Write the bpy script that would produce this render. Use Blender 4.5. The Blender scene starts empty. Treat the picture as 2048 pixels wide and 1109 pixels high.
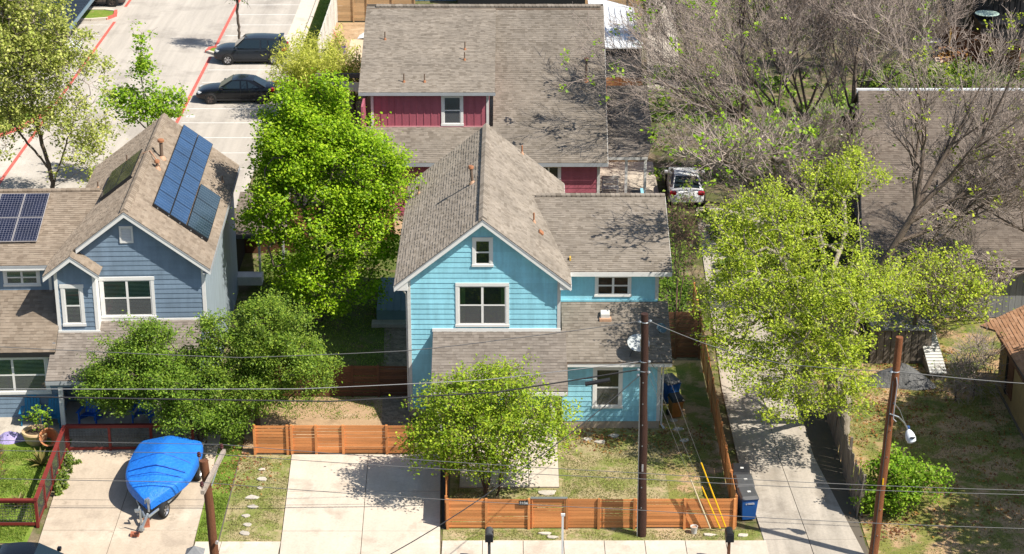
import bpy, math, random
import numpy as np
from mathutils import Vector, Matrix

S = bpy.context.scene
R = math.radians
# ------------------------------------------------------------------ camera
cd = bpy.data.cameras.new('camera')
cam = bpy.data.objects.new('camera', cd)
S.collection.objects.link(cam)
cam.location = (0, 0, 35)
cam.rotation_euler = (R(90 - 21.8), 0, 0)
cd.sensor_width = 36
cd.lens = 36 * 4050 / 2048
cd.clip_start = 1
cd.clip_end = 3000
S.camera = cam
# ------------------------------------------------------------------ sky, sun, exposure
SUN = Vector((1.0, -0.53, 1.39)).normalized()
W = bpy.data.worlds.new('World')
S.world = W
W.use_nodes = True
nt = W.node_tree
sk = nt.nodes.new('ShaderNodeTexSky')
sk.sky_type = 'NISHITA'
sk.sun_disc = False
sk.sun_elevation = math.asin(SUN.z)
sk.sun_rotation = math.atan2(SUN.x, SUN.y)
nt.links.new(sk.outputs[0], nt.nodes['Background'].inputs[0])
nt.nodes['Background'].inputs[1].default_value = 0.09
sl = bpy.data.lights.new('sun', 'SUN')
sl.energy = 4.9
sl.angle = R(0.53)
sl.color = (1.0, 0.935, 0.83)
so = bpy.data.objects.new('sun', sl)
S.collection.objects.link(so)
so.rotation_euler = SUN.to_track_quat('Z', 'Y').to_euler()
so.location = (40, 30, 60)
S.view_settings.view_transform = 'Standard'
S.view_settings.look = 'None'
S.view_settings.exposure = 0.48
S.view_settings.gamma = 1
S.view_settings.use_curve_mapping = False
S.render.engine = 'CYCLES'
S.cycles.max_bounces = 6
S.cycles.transparent_max_bounces = 12
try:
    S.cycles.use_adaptive_sampling = True
    S.cycles.use_denoising = True
except Exception:
    pass

# ------------------------------------------------------------------ materials
def nodes(name):
    m = bpy.data.materials.new(name)
    m.use_nodes = True
    return m, m.node_tree, m.node_tree.nodes['Principled BSDF']

def noise(nt, scale, detail=4, rough=.55, vec=None, dist=0):
    n = nt.nodes.new('ShaderNodeTexNoise')
    n.inputs['Scale'].default_value = scale
    n.inputs['Detail'].default_value = detail
    n.inputs['Roughness'].default_value = rough
    n.inputs['Distortion'].default_value = dist
    if vec is None:
        g = nt.nodes.new('ShaderNodeNewGeometry')
        vec = g.outputs['Position']
    nt.links.new(vec, n.inputs['Vector'])
    return n.outputs['Fac']

def mathn(nt, op, a, b, c=None, clamp=False):
    n = nt.nodes.new('ShaderNodeMath')
    n.operation = op
    n.use_clamp = clamp
    for i, v in enumerate((a, b, c)):
        if v is None: continue
        if isinstance(v, (int, float)): n.inputs[i].default_value = v
        else: nt.links.new(v, n.inputs[i])
    return n.outputs[0]

def rng_map(nt, x, a, b, c=0., d=1., smooth=True):
    n = nt.nodes.new('ShaderNodeMapRange')
    if smooth: n.interpolation_type = 'SMOOTHSTEP'
    nt.links.new(x, n.inputs[0])
    for i, v in enumerate((a, b, c, d)): n.inputs[i + 1].default_value = v
    return n.outputs[0]

def mixc(nt, f, a, b):
    n = nt.nodes.new('ShaderNodeMix')
    n.data_type = 'RGBA'
    for idx, v in ((0, f), (6, a), (7, b)):
        if isinstance(v, (int, float)): n.inputs[idx].default_value = v
        elif isinstance(v, (tuple, list)): n.inputs[idx].default_value = (*v[:3], 1)
        else: nt.links.new(v, n.inputs[idx])
    return n.outputs[2]

def scalec(nt, col, f):
    n = nt.nodes.new('ShaderNodeVectorMath')
    n.operation = 'SCALE'
    if isinstance(col, (tuple, list)): n.inputs[0].default_value = col[:3]
    else: nt.links.new(col, n.inputs[0])
    if isinstance(f, (int, float)): n.inputs['Scale'].default_value = f
    else: nt.links.new(f, n.inputs['Scale'])
    return n.outputs[0]

def stretch(nt, s):
    g = nt.nodes.new('ShaderNodeNewGeometry')
    n = nt.nodes.new('ShaderNodeVectorMath')
    n.operation = 'MULTIPLY'
    nt.links.new(g.outputs['Position'], n.inputs[0])
    n.inputs[1].default_value = s
    return n.outputs[0]

def bump(nt, bs, h, strength, dist=.01):
    b = nt.nodes.new('ShaderNodeBump')
    b.inputs['Strength'].default_value = strength
    b.inputs['Distance'].default_value = dist
    nt.links.new(h, b.inputs['Height'])
    nt.links.new(b.outputs[0], bs.inputs['Normal'])

def mat(name, base, rough=.7, var=(), island=0, objv=0, metal=0, spec=.4, bmp=None, st=None, coat=0, streak=0):
    """painted / plain surface: base colour times noise, per-piece variation, bump"""
    m, nt, b = nodes(name)
    f = None
    vec = stretch(nt, st) if st else None
    for sc, am in var:
        x = rng_map(nt, noise(nt, sc, vec=vec), .25, .75, 1 - am, 1 + am, False)
        f = x if f is None else mathn(nt, 'MULTIPLY', f, x)
    if streak:      # rain-washed dirt running down
        x = rng_map(nt, noise(nt, 2.2, 5, .65, stretch(nt, (2, 2, .22))), .3, .7, 1 - streak, 1 + streak, False)
        f = x if f is None else mathn(nt, 'MULTIPLY', f, x)
    if island:
        g = nt.nodes.new('ShaderNodeNewGeometry')
        x = mathn(nt, 'MULTIPLY_ADD', g.outputs['Random Per Island'], 2 * island, 1 - island)
        f = x if f is None else mathn(nt, 'MULTIPLY', f, x)
    if objv:
        g = nt.nodes.new('ShaderNodeObjectInfo')
        x = mathn(nt, 'MULTIPLY_ADD', g.outputs['Random'], 2 * objv, 1 - objv)
        f = x if f is None else mathn(nt, 'MULTIPLY', f, x)
    if f is None: b.inputs['Base Color'].default_value = (*base, 1)
    else: nt.links.new(scalec(nt, base, f), b.inputs['Base Color'])
    b.inputs['Roughness'].default_value = rough
    b.inputs['Metallic'].default_value = metal
    b.inputs['Specular IOR Level'].default_value = spec
    if coat:
        b.inputs['Coat Weight'].default_value = coat
        b.inputs['Coat Roughness'].default_value = .05
    if bmp: bump(nt, b, noise(nt, bmp[0], 6, .6, vec), bmp[1], bmp[2] if len(bmp) > 2 else .01)
    return m

def mat_blend(name, cols, scales, thr, fine=(40, .25), rough=.95, bmp=(60, .5, .02), streaks=None):
    """ground cover: colours mixed by noise masks"""
    m, nt, b = nodes(name)
    c = cols[0]
    for i, col in enumerate(cols[1:]):
        g = nt.nodes.new('ShaderNodeNewGeometry')
        a = nt.nodes.new('ShaderNodeVectorMath'); a.operation = 'ADD'
        nt.links.new(g.outputs['Position'], a.inputs[0]); a.inputs[1].default_value = (13.7 * i, 7.1 * i, 3.3 * i)
        f = rng_map(nt, noise(nt, scales[i], 8, .68, a.outputs[0], .3), thr[i] - .07, thr[i] + .07)
        c = mixc(nt, f, c, col)
    f = rng_map(nt, noise(nt, fine[0], 5, .7), .3, .7, 1 - fine[1], 1 + fine[1], False)
    if streaks:     # tyre-worn bands along the drive
        f = mathn(nt, 'MULTIPLY', f, rng_map(nt, noise(nt, 1.0, 6, .7, stretch(nt, streaks[0])), .3, .7, 1 - streaks[1], 1 + streaks[1], False))
    nt.links.new(scalec(nt, c, f), b.inputs['Base Color'])
    b.inputs['Roughness'].default_value = rough
    b.inputs['Specular IOR Level'].default_value = .15
    b.inputs['Diffuse Roughness'].default_value = .8
    bump(nt, b, noise(nt, bmp[0], 6, .7), bmp[1], bmp[2])
    return m

def mat_leaf(name, a, b_, trans=.4, gloss=.012):
    m = bpy.data.materials.new(name)
    m.use_nodes = True
    nt = m.node_tree
    nt.nodes.clear()
    o = nt.nodes.new('ShaderNodeOutputMaterial')
    g = nt.nodes.new('ShaderNodeNewGeometry')
    c = mixc(nt, g.outputs['Random Per Island'], a, b_)
    # a share of older, duller leaves
    old = mathn(nt, 'FRACT', mathn(nt, 'MULTIPLY', g.outputs['Random Per Island'], 7.31), 0)
    c = mixc(nt, mathn(nt, 'LESS_THAN', old, .3), c, (a[0] * .8, a[1] * .76, a[2]))
    f = rng_map(nt, noise(nt, 1.5, 3), .3, .7, .72, 1.25, False)
    c = scalec(nt, c, f)
    d = nt.nodes.new('ShaderNodeBsdfDiffuse'); nt.links.new(c, d.inputs[0])
    t = nt.nodes.new('ShaderNodeBsdfTranslucent'); nt.links.new(scalec(nt, c, 1.15), t.inputs[0])
    mx = nt.nodes.new('ShaderNodeMixShader'); mx.inputs[0].default_value = trans
    nt.links.new(d.outputs[0], mx.inputs[1]); nt.links.new(t.outputs[0], mx.inputs[2])
    gl = nt.nodes.new('ShaderNodeBsdfGlossy'); gl.inputs['Roughness'].default_value = .45
    gl.inputs[0].default_value = (.9, .95, .8, 1)
    m2 = nt.nodes.new('ShaderNodeMixShader'); m2.inputs[0].default_value = gloss
    nt.links.new(mx.outputs[0], m2.inputs[1]); nt.links.new(gl.outputs[0], m2.inputs[2])
    nt.links.new(m2.outputs[0], o.inputs[0])
    return m

def mat_shingle(name, cols, lo=.8):
    m, nt, b = nodes(name)
    g = nt.nodes.new('ShaderNodeNewGeometry')
    r = nt.nodes.new('ShaderNodeValToRGB')
    nt.links.new(g.outputs['Random Per Island'], r.inputs[0])
    e = r.color_ramp.elements
    n = len(cols)
    e[0].position = 0; e[0].color = (*cols[0], 1)
    e[1].position = 1; e[1].color = (*cols[-1], 1)
    for i in range(1, n - 1):
        x = e.new(i / (n - 1)); x.color = (*cols[i], 1)
    f1 = rng_map(nt, noise(nt, .7, 4, .6), .3, .7, .82, 1.13, False)
    f2 = rng_map(nt, noise(nt, 70, 3, .7), .3, .7, lo, 2 - lo, False)
    # rain streaks running down the slope
    f3 = rng_map(nt, noise(nt, 3, 4, .6, stretch(nt, (1, .15, .15))), .3, .7, .93, 1.06, False)
    f = mathn(nt, 'MULTIPLY', mathn(nt, 'MULTIPLY', f1, f2), f3)
    nt.links.new(scalec(nt, r.outputs[0], f), b.inputs['Base Color'])
    b.inputs['Roughness'].default_value = .92
    b.inputs['Diffuse Roughness'].default_value = 1.0
    b.inputs['Specular IOR Level'].default_value = .2
    bump(nt, b, noise(nt, 160, 4, .7), .5, .006)
    return m

def mat_glass(name, tint, mixw, col):
    """window pane: partly mirror, partly see-through, with a bit of dusty body"""
    m = bpy.data.materials.new(name)
    m.use_nodes = True
    nt = m.node_tree
    nt.nodes.clear()
    o = nt.nodes.new('ShaderNodeOutputMaterial')
    t = nt.nodes.new('ShaderNodeBsdfTransparent'); t.inputs[0].default_value = (*tint, 1)
    d = nt.nodes.new('ShaderNodeBsdfDiffuse'); d.inputs[0].default_value = (*col, 1)
    mx = nt.nodes.new('ShaderNodeMixShader'); mx.inputs[0].default_value = mixw
    nt.links.new(t.outputs[0], mx.inputs[1]); nt.links.new(d.outputs[0], mx.inputs[2])
    g = nt.nodes.new('ShaderNodeBsdfGlossy'); g.inputs['Roughness'].default_value = .02
    g.inputs[0].default_value = (1, 1, 1, 1)
    fr = nt.nodes.new('ShaderNodeFresnel'); fr.inputs[0].default_value = 1.5
    m2 = nt.nodes.new('ShaderNodeMixShader')
    nt.links.new(mathn(nt, 'MULTIPLY_ADD', fr.outputs[0], 1.2, .02, True), m2.inputs[0])
    nt.links.new(mx.outputs[0], m2.inputs[1]); nt.links.new(g.outputs[0], m2.inputs[2])
    nt.links.new(m2.outputs[0], o.inputs[0])
    return m

def mat_solar(name, cell, line, nu, nv, lw):
    """panel face: cells and thin silver lines drawn in the panel's own UV"""
    m, nt, b = nodes(name)
    uv = nt.nodes.new('ShaderNodeUVMap')
    sp = nt.nodes.new('ShaderNodeSeparateXYZ')
    nt.links.new(uv.outputs[0], sp.inputs[0])
    def lines(x, n, w):
        fr = mathn(nt, 'FRACT', mathn(nt, 'MULTIPLY', x, n), 0)
        return mathn(nt, 'LESS_THAN', mathn(nt, 'ABSOLUTE', mathn(nt, 'SUBTRACT', fr, .5), 0), w / 2)
    f = mathn(nt, 'MAXIMUM', lines(sp.outputs[0], nu, lw[0]), lines(sp.outputs[1], nv, lw[1]))
    v = rng_map(nt, noise(nt, 1.3, 3), .3, .7, .8, 1.25, False)
    nt.links.new(mixc(nt, f, scalec(nt, cell, v), line), b.inputs['Base Color'])
    b.inputs['Roughness'].default_value = .12
    b.inputs['Specular IOR Level'].default_value = .5
    return m

def mat_car(name, base, rough=.25):
    return mat(name, base, rough, var=[(3, .06)], spec=.4, coat=.35)

BLUE = mat('paint_sky_blue', (.29, .63, .75), .55, [(1.2, .08), (9, .05)], objv=.06, bmp=(25, .12), streak=.13)
SLATE = mat('paint_slate_blue', (.19, .262, .345), .55, [(1.5, .08), (9, .05)], objv=.07, bmp=(25, .12), streak=.13)
SLATE_LIT = mat('paint_slate_sunlit', (.31, .37, .415), .6, [(1.5, .05), (9, .05)], objv=.04, bmp=(25, .12), streak=.13)  # same slate paint, with the sunlit tone put into its colour
REDP = mat('paint_barn_red', (.38, .105, .14), .55, [(1.5, .07), (9, .06)], objv=.05, bmp=(25, .12), streak=.13)
PINK = mat('paint_faded_red', (.62, .30, .32), .6, [(2, .08)])
WHITE = mat('white_trim', (.78, .77, .74), .5, [(3, .05), (20, .03)])
WHITE2 = mat('weathered_white', (.62, .61, .58), .6, [(2.5, .12), (14, .08)])
SOFFIT = mat('grey_gutter', (.36, .38, .40), .45, [(3, .08)])
FOUND = mat('foundation_concrete', (.42, .34, .25), .9, [(2.5, .16), (18, .1)], bmp=(30, .4))
SH1 = mat_shingle('brown_grey_shingles', [(.205, .174, .140), (.262, .226, .186), (.288, .249, .206), (.31, .270, .226), (.24, .207, .17)])
SH2 = mat_shingle('tan_shingles', [(.205, .162, .122), (.255, .205, .157), (.282, .228, .176), (.30, .246, .192), (.235, .186, .142)])
SH3 = mat_shingle('taupe_shingles', [(.20, .17, .144), (.246, .211, .18), (.272, .235, .202), (.292, .254, .22), (.222, .19, .162)])
SH4 = mat_shingle('grey_worn_shingles', [(.145, .115, .092), (.19, .155, .126), (.212, .175, .143), (.23, .19, .155), (.168, .137, .11)])
SH5 = mat_shingle('terracotta_shingles', [(.36, .19, .105), (.44, .245, .14), (.50, .29, .175), (.42, .23, .13)])
DECK = mat('roof_underlay', (.10, .085, .07), .9)
CONC = mat_blend('pale_concrete', [(.56, .49, .405), (.47, .40, .325), (.62, .56, .48), (.36, .29, .22)], (.7, .45, 1.1), (.58, .6, .70), (14, .09), .85, (50, .25, .01), ((1.3, .3, 1), .10))
CONC3 = mat_blend('tan_concrete', [(.46, .385, .30), (.385, .32, .25), (.52, .45, .36), (.27, .22, .17)], (.6, .4, 1.0), (.57, .6, .69), (14, .10), .85, (50, .25, .01), ((1.3, .25, 1), .12))
CONC2 = mat_blend('aged_concrete', [(.43, .385, .325), (.34, .30, .25), (.50, .455, .39)], (.6, .35), (.56, .6), (14, .12), .88, (50, .3, .01), ((1.6, .12, 1), .20))
LOT = mat_blend('parking_concrete', [(.43, .395, .35), (.345, .315, .28), (.49, .455, .41)], (.22, .12), (.56, .6), (6, .06), .85, (40, .2, .01), ((1.1, .06, 1), .16))
LOTL = mat_blend('gutter_concrete', [(.60, .54, .46), (.52, .46, .39)], (.5,), (.56,), (14, .08))
JOINT = mat('joint_filler', (.13, .11, .085), .95)
GRASS = mat_blend('lawn_green', [(.15, .225, .032), (.21, .24, .055), (.11, .18, .03), (.33, .26, .13)], (1.3, 2.6, .9), (.55, .6, .66), (30, .4))
GRASSD = mat_blend('lawn_dry', [(.34, .285, .155), (.19, .215, .055), (.45, .345, .215), (.13, .18, .04)], (.9, .7, 1.6), (.5, .58, .62), (30, .38))
DIRT = mat_blend('bare_dirt', [(.40, .275, .165), (.30, .205, .12), (.47, .35, .225), (.13, .15, .045)], (1.1, .8, .6), (.55, .6, .66), (35, .3))
DIRTG = mat_blend('dirt_and_grass', [(.47, .315, .185), (.21, .215, .055), (.38, .26, .145), (.14, .175, .045)], (.8, 1.4, .5), (.49, .63, .58), (30, .38))
GRND = mat_blend('ground_soil', [(.19, .155, .095), (.10, .115, .035), (.25, .19, .115)], (.5, .9), (.52, .6), (20, .35))
STONE = mat('limestone', (.52, .47, .40), .9, [(4, .15), (30, .12)], objv=.12, bmp=(14, .8, .03))
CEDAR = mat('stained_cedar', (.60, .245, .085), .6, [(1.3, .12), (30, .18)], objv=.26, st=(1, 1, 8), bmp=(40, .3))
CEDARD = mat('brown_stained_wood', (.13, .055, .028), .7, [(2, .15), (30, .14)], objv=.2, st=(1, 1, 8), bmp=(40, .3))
PINE = mat('bare_pine_boards', (.46, .30, .16), .75, [(2, .15), (20, .14)], objv=.2, st=(.5, .5, 4), bmp=(40, .3))
GREYW = mat('weathered_grey_wood', (.19, .16, .13), .85, [(2, .18), (25, .16)], objv=.22, st=(4, 4, .6), bmp=(40, .4))
GREYW2 = mat('grey_painted_boards', (.20, .205, .21), .75, [(2, .15), (18, .12)], objv=.15, st=(4, 4, .6), bmp=(40, .3))
PALEW = mat('pale_fence_boards', (.66, .63, .57), .75, [(1.5, .14), (18, .1)], objv=.1, bmp=(40, .3))
OXB = mat('oxblood_stain', (.20, .028, .022), .55, [(3, .12), (25, .1)], objv=.08, st=(1, 1, 3), bmp=(40, .25))
WIRE = mat('galvanised_mesh', (.16, .16, .15), .5, metal=.6)
POLE1 = mat('creosote_dark', (.055, .024, .016), .7, [(6, .2), (30, .25)], st=(6, 6, .4), bmp=(60, .8, .02))
POLE2 = mat('pole_red_brown', (.23, .085, .034), .75, [(5, .2), (30, .22)], st=(6, 6, .35), bmp=(60, .8, .02))
POLE3 = mat('pole_brown', (.175, .07, .032), .75, [(5, .2), (30, .22)], st=(6, 6, .35), bmp=(60, .8, .02))
XARM = mat('weathered_crossarm', (.42, .35, .29), .9, [(5, .2), (30, .2)], st=(4, .5, 4), bmp=(60, .8, .02))
PORC = mat('brown_porcelain', (.07, .018, .014), .15, spec=.6)
CABLE = mat('cable_grey', (.13, .13, .13), .5)
CABLED = mat('cable_black', (.035, .035, .037), .5)
CABLEW = mat('cable_bright', (.34, .34, .34), .5, metal=.2)
YELLOW = mat('guy_guard_yellow', (.85, .50, .015), .45, [(6, .1)])
GALV = mat('galvanised_steel', (.46, .49, .50), .35, [(6, .12)], metal=.7)
RUST = mat('rusted_vent', (.36, .155, .075), .75, [(12, .25)])
VENT = mat('brown_vent_pipe', (.18, .125, .09), .6, [(10, .15)])
FLASH = mat('copper_tan_flashing', (.50, .30, .19), .6, [(10, .15)])
BLACK = mat('black_plastic', (.022, .022, .024), .45, [(6, .15)])
DGREY = mat('dark_grey_plastic', (.075, .077, .08), .5, [(6, .12)])
BINB = mat('bin_blue', (.014, .085, .30), .45, [(4, .12)])
BINBR = mat('bin_brown', (.40, .16, .04), .5, [(4, .12)])
TARPB = mat('tarp_blue', (.014, .185, .70), .55, [(3, .12), (12, .08), (.9, .10)], bmp=(7, .9, .06), spec=.5)
TARPD = mat('tarp_seam_blue', (.006, .07, .36), .6)
HULL = mat('hull_black', (.03, .03, .035), .35)
TYRE = mat('tyre_rubber', (.02, .02, .02), .85, bmp=(40, .3))
ALLOY = mat('alloy_rim', (.62, .62, .64), .25, metal=.85)
ALLOYD = mat('dark_alloy_rim', (.16, .13, .12), .35, metal=.7)
BRICK = mat('red_brick', (.46, .16, .09), .85, [(8, .2), (40, .15)], objv=.15, bmp=(40, .5))
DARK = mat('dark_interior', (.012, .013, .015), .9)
INTER = mat('room_shade', (.045, .05, .05), .9, [(2, .3)])
BLIND = mat('window_blind', (.62, .78, .70), .6, objv=.05)
BLINDG = mat('green_curtain', (.16, .24, .10), .8, [(14, .3)], st=(6, 6, .3))
GLASS = mat_glass('window_glass', (.86, .97, .92), .04, (.03, .07, .06))
SCREEN = mat_glass('screened_glass', (.80, .82, .84), .42, (.21, .22, .225))
CARGL = mat('car_glass', (.012, .022, .028), .04, spec=.8)
SOLB = mat_solar('solar_blue', (.022, .060, .145), (.16, .23, .32), 6, 10, (.05, .010))
SOLN = mat_solar('solar_navy', (.008, .011, .030), (.36, .36, .42), 8, 12, (.05, .05))
SOLK = mat_solar('solar_black', (.045, .048, .05), (.12, .12, .12), 1, 6, (.0, .02))
SOLG = mat_solar('solar_grey', (.026, .046, .066), (.17, .22, .27), 6, 10, (.05, .02))
ALU = mat('aluminium_frame', (.66, .62, .60), .35, metal=.5)
METW = mat('white_metal_roof', (.72, .74, .76), .35, [(1.2, .08)], spec=.5)
METB = mat('blue_grey_metal', (.16, .24, .29), .4, [(1.2, .08)])
CARPORT = mat('dark_blue_metal_roof', (.055, .075, .105), .45, [(.8, .1)])
SAIL = mat('cream_sail_cloth', (.80, .66, .40), .8, [(2, .06)])
CHAIRB = mat('teal_blue_chair', (.02, .20, .38), .5, objv=.06)
CHAIRC = mat('royal_blue_chair', (.015, .12, .50), .5, objv=.06)
TERRA = mat('sand_planter', (.62, .44, .25), .85, [(5, .15)], bmp=(20, .4))
SOIL = mat('potting_soil', (.10, .07, .045), .95, bmp=(40, .8))
PURPLE = mat('lavender_cloth', (.40, .34, .62), .9, [(6, .25)], bmp=(9, .9, .05))
REDPNT = mat('red_kerb_paint', (.60, .13, .10), .75, [(2.5, .22), (16, .15)])
WPNT = mat('white_line_paint', (.70, .68, .64), .75, [(2.5, .14), (14, .12)])
OSB = mat('osb_sheathing', (.30, .215, .10), .85, [(3, .12), (28, .22)], bmp=(30, .3))
TARPK = mat('grey_black_tarp', (.10, .10, .10), .5, [(4, .4)], bmp=(7, 1, .06))
BARK = mat('bark_grey_brown', (.15, .115, .09), .9, [(6, .25), (30, .2)], st=(3, 3, .5), bmp=(40, .8, .02))
BARKD = mat('bark_dark', (.12, .092, .074), .9, [(6, .25), (30, .2)], st=(3, 3, .5), bmp=(40, .8, .02))
BARKP = mat('bark_pale', (.33, .285, .225), .9, [(5, .25), (30, .2)], st=(3, 3, .5), bmp=(40, .8, .02))
TWIG = mat('twig_grey', (.36, .295, .255), .9, island=.3)
TWIGR = mat('twig_brown', (.19, .12, .085), .9, island=.3)
WOUND = mat('split_wood', (.55, .28, .12), .8, [(8, .2)])
L_MAPLE = mat_leaf('leaf_bright_green', (.19, .37, .008), (.45, .60, .035), .34)
L_JUN = mat_leaf('leaf_deep_green', (.115, .225, .02), (.29, .41, .05), .3)
L_JUNB = mat_leaf('leaf_mid_green', (.13, .24, .022), (.33, .43, .055), .3)
L_CRAPE = mat_leaf('leaf_fresh_green', (.22, .37, .018), (.50, .59, .055), .36)
L_ELM = mat_leaf('leaf_yellow_green', (.28, .40, .02), (.60, .67, .08), .36)
L_PALE = mat_leaf('leaf_pale_olive', (.32, .40, .06), (.66, .66, .22), .4)
L_LIME = mat_leaf('leaf_lime', (.22, .42, .02), (.44, .58, .06), .38)
L_BAM = mat_leaf('leaf_bamboo', (.46, .53, .06), (.80, .78, .20), .4)
L_BUSH = mat_leaf('leaf_bush_green', (.16, .33, .015), (.36, .50, .05), .36)
L_VINE = mat_leaf('leaf_vine', (.12, .22, .025), (.32, .37, .075), .42)
L_AGAVE = mat_leaf('leaf_agave_yellow', (.30, .27, .07), (.50, .40, .15), .25)
L_RED = mat_leaf('leaf_rust', (.30, .13, .06), (.40, .24, .06), .35)
L_GRASS = mat_leaf('grass_blade', (.17, .28, .03), (.34, .40, .08), .35, .01)
L_GRASSD = mat_leaf('grass_blade_dry', (.24, .26, .07), (.50, .42, .22), .3, .01)

# ------------------------------------------------------------------ objects
WM = {}   # world matrix of each root

def prop(o, label=None, cat=None, group=None, kind=None):
    if label: o['label'] = label
    if cat: o['category'] = cat
    if group: o['group'] = group
    if kind: o['kind'] = kind
    return o

def thing(name, label, cat, loc=(0, 0, 0), rz=0, group=None):
    o = bpy.data.objects.new(name, None)
    o.empty_display_size = .2
    S.collection.objects.link(o)
    o.location = loc
    o.rotation_euler = (0, 0, rz)
    WM[o.name] = Matrix.Translation(loc) @ Matrix.Rotation(rz, 4, 'Z')
    return prop(o, label, cat, group)

def link(name, me, parent=None, kind=None, label=None):
    o = bpy.data.objects.new(name, me)
    S.collection.objects.link(o)
    if parent: o.parent = parent
    if kind: o['kind'] = kind
    if label: o['label'] = label
    return o

class MB:
    def __init__(s): s.v, s.f, s.m, s.uv = [], [], [], {}
    def add(s, vs, fs, m=0):
        n = len(s.v)
        s.v += [tuple(p) for p in vs]
        for f in fs:
            s.f.append([n + i for i in f]); s.m.append(m)
        return s
    def box(s, x0, x1, y0, y1, z0, z1, m=0):
        return s.add([(x0, y0, z0), (x1, y0, z0), (x1, y1, z0), (x0, y1, z0), (x0, y0, z1), (x1, y0, z1), (x1, y1, z1), (x0, y1, z1)],
                     [(3, 2, 1, 0), (4, 5, 6, 7), (0, 1, 5, 4), (1, 2, 6, 5), (2, 3, 7, 6), (3, 0, 4, 7)], m)
    def fbox(s, O, A, B, Cc, a, b, c, m=0):
        """box in the frame O + a*A + b*B + c*C; a, b, c are (lo, hi)"""
        O, A, B, Cc = map(Vector, (O, A, B, Cc))
        vs = [O + A * i + B * j + Cc * k for k in c for (i, j) in ((a[0], b[0]), (a[1], b[0]), (a[1], b[1]), (a[0], b[1]))]
        return s.add(vs, [(3, 2, 1, 0), (4, 5, 6, 7), (0, 1, 5, 4), (1, 2, 6, 5), (2, 3, 7, 6), (3, 0, 4, 7)], m)
    def prism(s, pts, d, m=0):
        """polygon of 3D points swept by vector d"""
        n = len(pts); d = Vector(d)
        a = [Vector(p) for p in pts]; b = [p + d for p in a]
        return s.add(a + b, [tuple(range(n))[::-1], tuple(range(n, 2 * n))] + [(i, (i + 1) % n, n + (i + 1) % n, n + i) for i in range(n)], m)
    def tube(s, pts, r, n=6, m=0, cap=True):
        pts = [Vector(p) for p in pts]
        if isinstance(r, (int, float)): r = [r] * len(pts)
        vs = []
        up = Vector((.13, .27, 1))
        for i, p in enumerate(pts):
            t = (pts[min(i + 1, len(pts) - 1)] - pts[max(i - 1, 0)]).normalized()
            a = t.cross(up)
            if a.length < 1e-3: a = t.cross(Vector((1, 0, 0)))
            a.normalize(); b = t.cross(a)
            vs += [p + (a * math.cos(2 * math.pi * k / n) + b * math.sin(2 * math.pi * k / n)) * r[i] for k in range(n)]
        fs = []
        for i in range(len(pts) - 1):
            fs += [(i * n + k, i * n + (k + 1) % n, (i + 1) * n + (k + 1) % n, (i + 1) * n + k) for k in range(n)]
        if cap:
            fs += [tuple(range(n))[::-1], tuple(range((len(pts) - 1) * n, len(pts) * n))]
        return s.add(vs, fs, m)
    def lathe(s, prof, n=16, c=(0, 0, 0), m=0, cap=True, ax=None):
        """profile of (radius, height) spun round z (or round ax)"""
        M = Matrix.Translation(c)
        if ax is not None: M = M @ Vector(ax).to_track_quat('Z', 'Y').to_matrix().to_4x4()
        vs = [M @ Vector((r * math.cos(2 * math.pi * k / n), r * math.sin(2 * math.pi * k / n), h)) for r, h in prof for k in range(n)]
        fs = []
        for i in range(len(prof) - 1):
            fs += [(i * n + k, i * n + (k + 1) % n, (i + 1) * n + (k + 1) % n, (i + 1) * n + k) for k in range(n)]
        if cap:
            fs += [tuple(range(n))[::-1], tuple(range((len(prof) - 1) * n, len(prof) * n))]
        return s.add(vs, fs, m)
    def build(s, name, mats, parent=None, local=False, smooth=False, kind=None, label=None, bevel=0):
        me = bpy.data.meshes.new(name)
        vs = s.v
        if parent is not None and not local:
            Mi = WM[parent.name].inverted()
            vs = [Mi @ Vector(p) for p in vs]
        me.from_pydata([tuple(p) for p in vs], [], s.f)
        for m in (mats if isinstance(mats, (list, tuple)) else [mats]): me.materials.append(m)
        if any(s.m): me.polygons.foreach_set('material_index', s.m)
        if smooth:
            me.polygons.foreach_set('use_smooth', [True] * len(s.f))
            try: me.set_sharp_from_angle(angle=R(40))
            except Exception: pass
        me.update()
        o = link(name, me, parent, kind, label)
        if parent is not None: WM[o.name] = WM[parent.name]
        else: WM[o.name] = Matrix.Identity(4)
        if bevel:
            b = o.modifiers.new('bevel', 'BEVEL'); b.width = bevel; b.segments = 2
        return o

def np_mesh(name, V, F, mats, parent=None, kind=None, mi=None, smooth=False):
    """numpy vertices (n,3) world, faces (m,k)"""
    V = np.asarray(V, np.float64); F = np.asarray(F, np.int32)
    if parent is not None:
        Mi = np.array(WM[parent.name].inverted())
        V = V @ Mi[:3, :3].T + Mi[:3, 3]
    me = bpy.data.meshes.new(name)
    me.vertices.add(len(V)); me.vertices.foreach_set('co', V.astype(np.float32).ravel())
    k = F.shape[1]
    me.loops.add(F.size); me.loops.foreach_set('vertex_index', F.ravel())
    me.polygons.add(len(F)); me.polygons.foreach_set('loop_start', np.arange(len(F), dtype=np.int32) * k)
    try: me.polygons.foreach_set('loop_total', np.full(len(F), k, np.int32))
    except Exception: pass
    for m in (mats if isinstance(mats, (list, tuple)) else [mats]): me.materials.append(m)
    if mi is not None: me.polygons.foreach_set('material_index', np.asarray(mi, np.int32))
    if smooth: me.polygons.foreach_set('use_smooth', np.ones(len(F), bool))
    me.update(calc_edges=True)
    me.validate()
    o = link(name, me, parent, kind)
    WM[o.name] = WM[parent.name] if parent is not None else Matrix.Identity(4)
    return o

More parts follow.
